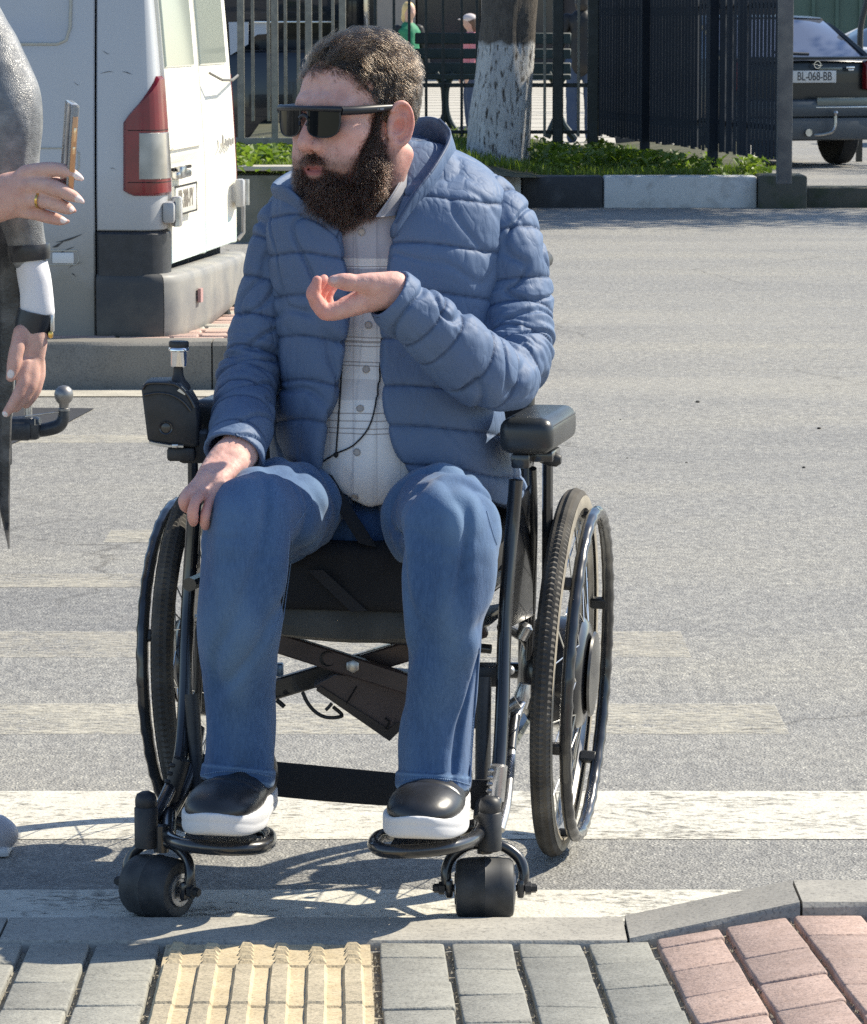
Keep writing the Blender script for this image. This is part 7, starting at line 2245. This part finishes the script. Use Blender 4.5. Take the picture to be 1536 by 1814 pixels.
# ---------------------------------------------------------------- sunglasses
glasses = empty('sunglasses', (0, 0, 0)); glasses.parent = person
M_GFR = mat('matte_black_frame', (.012, .014, .018), .38)
M_LENS = mat('black_mirror_lens', (.006, .008, .010), .035, spec=.14)
def fy(x): return -.1135 + 2.2 * x * x + 90 * x ** 4
PI_ = PWI @ HM
def gpt(x, z, o=0.0): 
    n = Vector((-4.4 * x, -1, 0)).normalized() * -1
    return PI_ @ (Vector((x, fy(x) + .004 * (.012 - z) / .02 * 0, z)) - n * -o)
for s in (-1, 1):
    rows = []
    for i in range(31):
        t = .5 - .5 * math.cos(math.pi * i / 30); x = s * (.0085 + .0575 * t)
        top = .0290 - .001 * t; bot = .0080 - .0205 * max(1 - abs(2 * t - .96) ** 2.7, 0) ** (1 / 2.7)
        rows.append([gpt(x, bot + (top - bot) * j / 8, .0) for j in range(9)])
    rows2 = [[PI_ @ (PI_.inverted() @ p + Vector((0, .0022, 0))) for p in r] for r in rows]
    mb = MB(); mb.grid(rows); mb.grid([list(reversed(r)) for r in rows2]); mb.build('lens', M_LENS, glasses, 60)
    edge = [r[0] for r in rows] 
    MB().tube(edge, .0012, 6).tube([q for q in rows[0]], .0015, 6).tube([q for q in rows[-1]], .0017, 6).build('lens_rim', M_GFR, glasses)
    tp = spline([tuple(p) for p in ([PI_ @ Vector((s * .0670, -.1010, .0255)), PI_ @ Vector((s * .0750, -.075, .0270)), PI_ @ Vector((s * .0800, -.03, .0310)), PI_ @ Vector((s * .0805, -.012, .0325)), PI_ @ Vector((s * .0770, -.004, .028))])], 6)
    hts = np.interp(np.linspace(0, 1, len(tp)), [0, .35, .6, 1], [.0072, .0072, .0048, .0030])
    MB().tube([tuple(q) for q in tp], list(hts), 10, flat=((0, 0, 1), 1.0)).build('temple', M_GFR, glasses)
    mb = MB()
    for k in range(7): 
        if k == 3: continue
        c = PI_ @ Vector((s * (.0830 + .0003 * k), -.052 + .0022 * k, .0292))
        mb.box(c, (.0030, .0010, .0032 if k % 2 else .0026), HYAW + 1.2 * s)
    mb.build('temple_logo', mat('pale_print', (.22, .24, .27), .5), glasses) if s > 0 else None
top = [gpt(x, .0278, .001) for x in np.linspace(-.069, .069, 31)]
MB().tube(top, [.0042 + .0012 * abs(i - 15) / 15 for i in range(31)], 10).build('brow_bar', M_GFR, glasses)
MB().tube([gpt(x, .0180 - .004 * (abs(x) / .0095) ** 2 , .0005) for x in np.linspace(-.0095, .0095, 7)], .0036, 8).tube([gpt(-.0095, .0095, .0), gpt(-.007, .0035, -.002)], .002, 6).tube([gpt(.0095, .0095, .0), gpt(.007, .0035, -.002)], .002, 6).build('bridge', M_GFR, glasses)
# =================================================================== THE WOMAN AT THE LEFT EDGE
def silver_leather():
    t = NT('crackled_silver_leather'); o = t.tc.outputs['Object']
    n = t.noise(26, 7, o, .7); st = t.n('ShaderNodeMapping', {'Vector': o, 'Scale': (1, 1, .3)})
    f = t.noise(9, 5, st.outputs[0], .6); v = t.n('ShaderNodeTexVoronoi', {'Scale': 330.0, 'Vector': o}, feature='DISTANCE_TO_EDGE')
    c = t.ramp(t.math('ADD', t.math('MULTIPLY', n, .6), t.math('MULTIPLY', f, .4)), [(.34, (.07, .074, .082)), (.50, (.19, .195, .20)), (.66, (.36, .36, .36))])
    t.set(Base_Color=c, Roughness=.42, Metallic=.05, Normal=t.bump(t.math('ADD', n, t.math('MULTIPLY', v.outputs['Distance'], 1.2)), .30, .005))
    return t.m
M_SILVL = silver_leather()
M_WCUFF = mat('white_shirt_cuff', (.74, .74, .78), .8, bump=(60, .15, .004))
M_WSKIN = skin_material('pale_skin', (.66, .44, .37), nailc=(.80, .72, .70))
WOX = P(-110, 900, 6.7)
woman = empty('person', (WOX.x, 6.7, 0), 0, 'woman in a crackled silver grey coat at the left edge, holding up a phone', 'person')
def wvol(sweeps, hv, name, m, disp=None, cols=None, relax_n=2, key=None, extra=None):
    pts = np.concatenate([np.array(world_of(r))[:, :4] for r, _, _, _ in sweeps])
    lo = (pts[:, :3] - pts[:, 3:4] * 1.8).min(0) - .01; hi = (pts[:, :3] + pts[:, 3:4] * 1.8).max(0) + .01
    v = Vol(lo, hi, hv)
    for rows, w, k, op in sweeps: v.sweep(np.array(world_of(rows)), k, op=op, w=np.array(w) if w is not None else None)
    if extra: extra(v)
    V, Q = v.mesh(); V = relax(V, Q, relax_n); N = vnormals(V, Q)
    if disp: V = V + N * disp(V)[:, None]
    return put_mesh(name, V, Q, m, woman, cols(V) if cols else None, key)
def crumple(a, f, sd):
    return lambda V: fbm(V * np.array([1, 1, .5]), f, 3, sd) * a - np.abs(pnoise(V * np.array([1, 1, .4]), f * 2.2, sd + 4)) * a * .7
def cutz(u, v, Y, below=True):
    z = P(u, v, Y).z
    def f(vol):
        zz = vol.lo[2] + vol.h * np.arange(vol.n[2], dtype=np.float32)
        vol.f = np.maximum(vol.f, (z - zz)[None, None, :])
    return f
wvol([([(-110, -10, 6.72, 60, 1.6), (-112, 60, 6.72, 88, 1.5), (-115, 200, 6.72, 100, 1.3), (-110, 340, 6.72, 110, 1.2), (-108, 430, 6.71, 132, 1.1), (-112, 600, 6.71, 140, 1.1), (-122, 750, 6.71, 142, 1.1), (-138, 900, 6.72, 142, 1.1), (-150, 1010, 6.72, 138, 1.1)], (1, 0, 0) if False else (0, 1, 0), .02, 'u')], .006, 'coat', M_SILVL, crumple(.012, 9, 71), extra=cutz(0, 952, 6.7))
# front panel of the coat ending in a point
pp = spline(pix([(46, 392, 6.56), (40, 480, 6.565), (34, 570, 6.57), (24, 680, 6.575), (19, 780, 6.58), (17, 880, 6.585), (17, 940, 6.59), (17, 972, 6.59)]), 6)
pq = spline(pix([(-20, 392, 6.60), (-20, 480, 6.60), (-20, 570, 6.605), (-20, 680, 6.61), (-18, 780, 6.61), (-12, 850, 6.61), (2, 915, 6.60), (14, 968, 6.592)]), 6)
rows = []
for a, b in zip(pp, pq):
    a, b = Vector(a), Vector(b); m_ = (a + b) / 2 + Vector((0, -.012, 0))
    rows.append([a, a + (m_ - a) * .1 + Vector((0, -.004, 0)), m_, b, b + Vector((0, .006, 0)), m_ + Vector((0, .006, 0)), a + Vector((0, .006, 0))])
MB().loft(rows, True, True, True).build('coat_panel', mat('black_pebbled_leather', (.022, .024, .028), .36, spec=.6, noise=(30, (.10, .10, .105), .45, .72, 7), bump=(160, .35, .003)), woman, 70, world=True)
wvol([([(-60, 40, 6.66, 66), (-20, 105, 6.61, 64), (8, 170, 6.575, 63), (16, 225, 6.56, 61), (18, 290, 6.555, 54), (28, 345, 6.555, 46), (42, 400, 6.555, 39), (50, 436, 6.555, 36), (52, 452, 6.555, 35)], None, 0, 'u')], .0035, 'coat_sleeve', M_SILVL, crumple(.007, 9, 75))
MB().tube([P(50.5, 433, 6.555), P(51, 440, 6.555), P(52, 452, 6.555), P(53, 461, 6.555)], [PX(37, 6.555), PX(38.5, 6.555), PX(37.5, 6.555), PX(36, 6.555)], 28).build('sleeve_band', mat('black_cuff_band', (.02, .021, .025), .35, noise=(40, (.05, .05, .055), .4, .7)), woman, world=True)
wvol([([(55, 452, 6.555, 28), (59, 480, 6.552, 29), (63, 510, 6.55, 30), (65, 535, 6.55, 31), (67, 552, 6.55, 31)], None, 0, 'u'), ([(67, 530, 6.55, 25), (69, 575, 6.55, 27)], None, 0, 's')], .0025, 'shirt_cuff', M_WCUFF, crumple(.005, 16, 77))
nailm = []
def wskin(V):
    z = np.zeros(len(V)); nl = np.zeros(len(V))
    for u, v, Y, r in nailm:
        c = np.array(P(u, v, Y)); nl = np.maximum(nl, sstep(1.0, .8, np.linalg.norm(V - c, axis=1) / PX(r, Y)))
    red = np.clip(sstep(80, 20, UV(V)[0]) * .2 + .1, 0, 1)
    return {'lip': z, 'red': red, 'nail': nl, 'stubble': z}
wr_ = [
    ([(66, 520, 6.55, 22, 1.0), (62, 560, 6.548, 23, 1.0), (58, 590, 6.54, 27, .8), (52, 625, 6.535, 29, .62), (46, 655, 6.532, 26, .6)], (0, 1, 0), 0, 'u'),
    ([(66, 640, 6.545, 14), (68, 665, 6.535, 12.5), (60, 695, 6.525, 11), (46, 715, 6.52, 9)], None, .006, 'u'),
    ([(58, 645, 6.528, 14), (56, 675, 6.515, 12.5), (44, 702, 6.508, 11), (28, 722, 6.505, 8.5)], None, .004, 'u'),
    ([(46, 645, 6.522, 14), (42, 678, 6.508, 12.5), (28, 708, 6.50, 11), (11, 732, 6.50, 7.5)], None, .004, 'u'),
    ([(38, 590, 6.528, 15), (30, 620, 6.512, 13.5), (24, 645, 6.505, 12), (19, 668, 6.502, 8.5)], None, .008, 'u'),
]
nailm = [(18, 663, 6.492, 9), (8, 735, 6.495, 7)]
wvol(wr_, .0017, 'hand', M_WSKIN, lambda V: pnoise(V, 60, 3) * .0008, wskin, 1)
wl_ = [
    ([(-130, 420, 6.48, 44, 1.0), (-70, 388, 6.45, 40, 1.0), (-20, 362, 6.425, 38, .85), (18, 346, 6.41, 40, .6), (48, 338, 6.40, 36, .5)], (0, 1, 0), 0, 'u'),
    ([(46, 308, 6.400, 16), (72, 302, 6.385, 14.5), (98, 300, 6.375, 13), (120, 305, 6.372, 11.5), (138, 313, 6.372, 7), (145, 317, 6.372, 4)], None, .008, 'u'),
    ([(46, 330, 6.395, 17), (76, 328, 6.378, 15), (104, 336, 6.366, 13.5), (126, 346, 6.364, 11), (140, 353, 6.366, 6.5), (147, 358, 6.366, 3.5)], None, .006, 'u'),
    ([(44, 352, 6.400, 16), (72, 354, 6.385, 14.5), (98, 361, 6.376, 13), (118, 369, 6.376, 11), (128, 372, 6.38, 6), (132, 374, 6.38, 3.5)], None, .006, 'u'),
    ([(40, 372, 6.41, 14), (64, 378, 6.400, 12.5), (88, 385, 6.392, 11.5), (106, 390, 6.39, 9), (115, 392, 6.39, 5.5), (121, 392, 6.39, 3)], None, .006, 'u'),
    ([(40, 322, 6.42, 16), (70, 318, 6.435, 14), (95, 322, 6.442, 12), (108, 328, 6.445, 9)], None, .008, 'u'),
]
nailm = [(138, 312, 6.364, 9.5), (141, 354, 6.358, 9.5), (129, 371, 6.370, 7), (114, 389, 6.382, 8.5), (145, 316, 6.368, 6), (147, 357, 6.36, 6)]
wvol(wl_, .0017, 'hand', M_WSKIN, lambda V: pnoise(V, 60, 4) * .0008, wskin, 1)
wvol([([(-260, 250, 6.60, 62), (-230, 380, 6.54, 60), (-170, 430, 6.50, 54), (-100, 402, 6.465, 50), (-60, 384, 6.45, 47)], None, 0, 'u')], .006, 'coat_sleeve', M_SILVL, crumple(.010, 11, 79))
M_GOLD = mat('gold', (.75, .48, .14), .22, 1.0)
c = P(71, 354, 6.383); ax = (P(98, 361, 6.376) - P(44, 352, 6.4)).normalized()
MB().lathe([(.0132, -.0022), (.0142, -.0018), (.0142, .0018), (.0132, .0022), (.0128, 0), (.0132, -.0022)], c, tuple(ax), 28, False, False).build('ring', M_GOLD, woman, world=True)
# wrist watch with a wide dark strap
c = P(60, 568, 6.548); ax = Vector((-.20, .05, -1)).normalized()
wt = MB().lathe([(.0262, -.017), (.0290, -.0165), (.0300, 0), (.0290, .0165), (.0262, .017)], c + Vector((0, 0, -.001)), tuple(ax), 36).build('watch', mat('dark_watch_strap', (.02, .025, .034), .35, bump=(200, .1, .001)), woman, world=True)
MB().bbox(c + Vector((.030, -.002, -.004)), (.006, .022, .030), .003).build('watch_case', M_SILV, wt, world=True)
MB().bbox(c + Vector((.028, -.010, -.022)), (.008, .012, .012), .003).build('watch_clasp', M_GOLD, wt, world=True)
# trousers and shoes
M_WTR = mat('dark_trousers', (.02, .02, .024), .8)
wvol([([(-140, 900, 6.74, 80), (-120, 1150, 6.74, 62), (-95, 1400, 6.74, 50), (-92, 1470, 6.74, 48)], None, 0, 'u'), ([(-200, 900, 6.80, 80), (-215, 1150, 6.82, 62), (-215, 1400, 6.84, 50), (-215, 1455, 6.84, 48)], None, 0, 'u')], .008, 'trousers', M_WTR, crumple(.012, 8, 80))
M_WSH = mat('pale_blue_grey_shoe', (.40, .43, .50), .5, noise=(12, (.50, .46, .46), .4, .7))
def wshoe(u, v, Y):
    q = P(u, v, Y); v_ = Vol((q.x - .30, Y - .07, -.002), (q.x + .02, Y + .07, .16), .004)
    b = np.array((q.x, Y, 0))
    v_.ell(b + (-.045, 0, .034), (.052, .042, .034), 0); v_.ell(b + (-.12, 0, .045), (.09, .042, .045), .03); v_.ell(b + (-.21, 0, .055), (.055, .038, .055), .03); v_.sweep([tuple(b + (-.20, 0, .07)) + (.042,), tuple(b + (-.20, 0, .14)) + (.042,)], .03)
    v_.f = np.maximum(v_.f, (.004 - (v_.lo[2] + v_.h * np.arange(v_.n[2], dtype=np.float32)))[None, None, :])
    V, Q = v_.mesh(); V = relax(V, Q, 2); put_mesh('shoe', V, Q, M_WSH, woman)
    MB().bbox((q.x - .13, Y, .010), (.25, .078, .018), .008).build('sole', M_SOLE, woman, world=True)
wshoe(26, 1500, PZ(10, 1513, 0).y); wshoe(-130, 1490, 6.85)
# head and hair, above the frame
hq = P(-105, -150, 6.70)
vh = Vol(np.array(hq) - .16, np.array(hq) + .16, .005)
vh.ell(tuple(hq + Vector((0, 0, .02))), (.085, .075, .10), 0); vh.ell(tuple(hq + Vector((.045, 0, -.05))), (.045, .05, .06), .03); vh.ell(tuple(hq + Vector((.095, 0, -.03))), (.016, .012, .018), .015)
vh.sweep([tuple(hq + Vector((-.01, 0, -.06))) + (.05,), tuple(hq + Vector((-.02, .01, -.15))) + (.055,)], .02)
V, Q = vh.mesh(); z0 = np.zeros(len(V)); put_mesh('head', V, Q, M_WSKIN, woman, cols={'lip': z0, 'red': z0, 'nail': z0, 'stubble': z0})
vh = Vol(np.array(hq) - .22, np.array(hq) + .18, .006)
vh.ell(tuple(hq + Vector((-.015, 0, .03))), (.095, .09, .108), 0); vh.ell(tuple(hq + Vector((-.06, 0, -.10))), (.06, .085, .13), .05); vh.ell(tuple(hq + Vector((.09, 0, -.03))), (.07, .07, .09), .02, 's')
V, Q = vh.mesh(); N = vnormals(V, Q); V = V + N * (pnoise(V * np.array([1, 1, .2]), 60, 3) * .006)[:, None]; put_mesh('hair', V, Q, mat('chestnut_hair', (.05, .03, .02), .4), woman)
# phone held in her hand
pb, pt_ = P(117, 352, 6.405), P(128, 182, 6.395)
zx = (pt_ - pb).normalized(); fx = Vector((.975, .22, 0)); fx = (fx - fx.dot(zx) * zx).normalized(); fz = zx.cross(fx)
Rm = Matrix((fx, fz, zx)).transposed()
phone = tag(MB().bbox((0, 0, 0), (.0115, .074, (pt_ - pb).length), .005, seg=3).build('phone', mat('phone_dark_back', (.07, .075, .085), .22, .3, coat=.6, noise=(30, (.22, .22, .22), .5, .75))), 'phone with copper edges in a clear case, held up by the woman in silver', 'phone')
phone.location = (pb + pt_) / 2; phone.rotation_euler = Rm.to_euler()
L_ = (pt_ - pb).length
M_COP = mat('copper_edge', (.62, .33, .17), .25, .35)
for s in (-1,):
    MB().bbox((.001, s * .0392, -.003), (.0080, .0016, L_ - .030), .0007).build('copper_edge', M_COP, phone)
    MB().bbox((.0018, s * .0402, .030), (.0042, .0012, .022), .0005).bbox((.0018, s * .0402, .005), (.0042, .0012, .012), .0005).build('side_button', mat('copper_button', (.85, .62, .42), .2, 1.0), phone)
MB().bbox((.0, .0, L_ / 2 - .003), (.0135, .0770, .008), .0035).bbox((.0, -.0375, 0), (.0130, .0020, L_ - .006), .0009).bbox((.0, .0375, 0), (.0130, .0020, L_ - .006), .0009).build('clear_case', mat('clear_case', (.55, .54, .53), .12, trans=.55), phone)
# =================================================================== PASSERS-BY BEHIND THE FENCES
M_BSKIN = mat('far_skin', (.50, .32, .25), .6)
def passer(loc, yaw, H, top, low, shoe_m, hair_m, label, cap=None, sleeves=None):
    p = empty('person', loc, yaw, label, 'person')
    k = H / 1.75
    def mesh(name, f, m, hv=.012, d=0.0, sd=1):
        v = Vol((-.42 * k, -.30 * k, -.01), (.42 * k, .30 * k, 1.80 * k), hv); f(v)
        V, Q = v.mesh(); V = relax(V, Q, 1); N = vnormals(V, Q)
        if d: V = V + N * (fbm(V * np.array([1, 1, .6]), 9, 2, sd) * d)[:, None]
        return link(name, npmesh(name, V, Q), m, p)
    def S(v, rows, kk=.02): v.sweep([[q * k for q in r] for r in rows], kk * k)
    def bodyf(v):
        v.ell((0, -.01 * k, 1.63 * k), (.075 * k, .092 * k, .115 * k), 0); v.ell((0, -.10 * k, 1.61 * k), (.013 * k, .018 * k, .02 * k), .012); S(v, [(0, .01, 1.55, .052), (0, .02, 1.42, .06)])
        S(v, [(0, .02, 1.40, .08), (0, .02, 1.1, .10), (0, .02, .95, .10)])
        for s in (-1, 1):
            S(v, [(s * .17, .02, 1.40, .04), (s * .24, .03, 1.15, .034), (s * .25, -.06, .90, .027), (s * .25, -.09, .82, .036), (s * .245, -.10, .75, .024)])
            S(v, [(s * .09, .02, .95, .07), (s * .10, .0, .5, .05), (s * .10, .03, .08, .04)])
    mesh('body', bodyf, M_BSKIN, .010)
    def topf(v):
        S(v, [(0, .02, 1.44, .07), (0, .02, 1.36, .13), (0, .02, 1.15, .145), (0, .02, .90, .15)], .03)
        v.ell((0, .02 * k, 1.36 * k), (.21 * k, .10 * k, .08 * k), .05)
    mesh('jacket', topf, top, .012, .02, 3)
    def slf(v):
        for s in (-1, 1): S(v, [(s * .16, .02, 1.40, .065), (s * .235, .03, 1.15, .058), (s * .25, -.04, .92, .048)])
    mesh('sleeves', slf, sleeves or top, .012, .02, 5)
    def lowf(v):
        v.ell((0, .02 * k, .92 * k), (.165 * k, .125 * k, .12 * k), 0)
        for s in (-1, 1): S(v, [(s * .085, .02, .90, .095), (s * .10, .0, .5, .072), (s * .105, .03, .07, .062)], .03)
    mesh('trousers', lowf, low, .012, .015, 7)
    def shf(v):
        for s in (-1, 1): v.ell((s * .105 * k, -.05 * k, .045 * k), (.05 * k, .13 * k, .045 * k), 0)
    mesh('shoes', shf, shoe_m, .012)
    def hrf(v):
        v.ell((0, .02 * k, 1.66 * k), (.088 * k, .10 * k, .105 * k), 0); v.ell((0, .06 * k, 1.56 * k), (.08 * k, .055 * k, .09 * k), .03)
        v.ell((0, -.10 * k, 1.60 * k), (.07 * k, .075 * k, .085 * k), .01, 's')
    h_ = mesh('hair', hrf, hair_m, .010, .012, 9)
    if cap is not None:
        def cpf(v):
            v.ell((0, .0, 1.69 * k), (.095 * k, .11 * k, .075 * k), 0); v.ell((0, -.12 * k, 1.675 * k), (.07 * k, .07 * k, .012 * k), .01)
        mesh('cap', cpf, cap, .010)
    return p
M_BLKJ = mat('far_black_jacket', (.007, .008, .010), .6); M_JEANF = mat('far_jeans', (.04, .065, .12), .85); M_TAN = mat('far_shoe', (.25, .22, .2), .7)
q = P(725, 100, 50)
passer((q.x, 50, 0), math.radians(30), 1.60, mat('green_top', (.02, .20, .10), .7), M_BLKJ, M_TAN, mat('blond_hair', (.62, .46, .20), .5), 'blond person in a green top with dark sleeves, far behind the bench', sleeves=M_BLKJ)
q = P(833, 100, 50)
passer((q.x, 50.5, 0), math.radians(-80), 1.46, mat('pink_top', (.55, .20, .24), .7), M_JEANF, M_TAN, mat('brown_hair_far', (.10, .06, .04), .5), 'person in a pale cap and pink top, far behind the bench beside the tree', cap=mat('pale_cap', (.55, .50, .50), .8))
q = P(1030, 100, 46)
passer((q.x, 46, 0), math.radians(180), 1.76, M_BLKJ, M_JEANF, M_TAN, mat('dark_hair_far', (.02, .016, .014), .5), 'person in a black jacket and jeans behind the bars, left of the slatted fence')
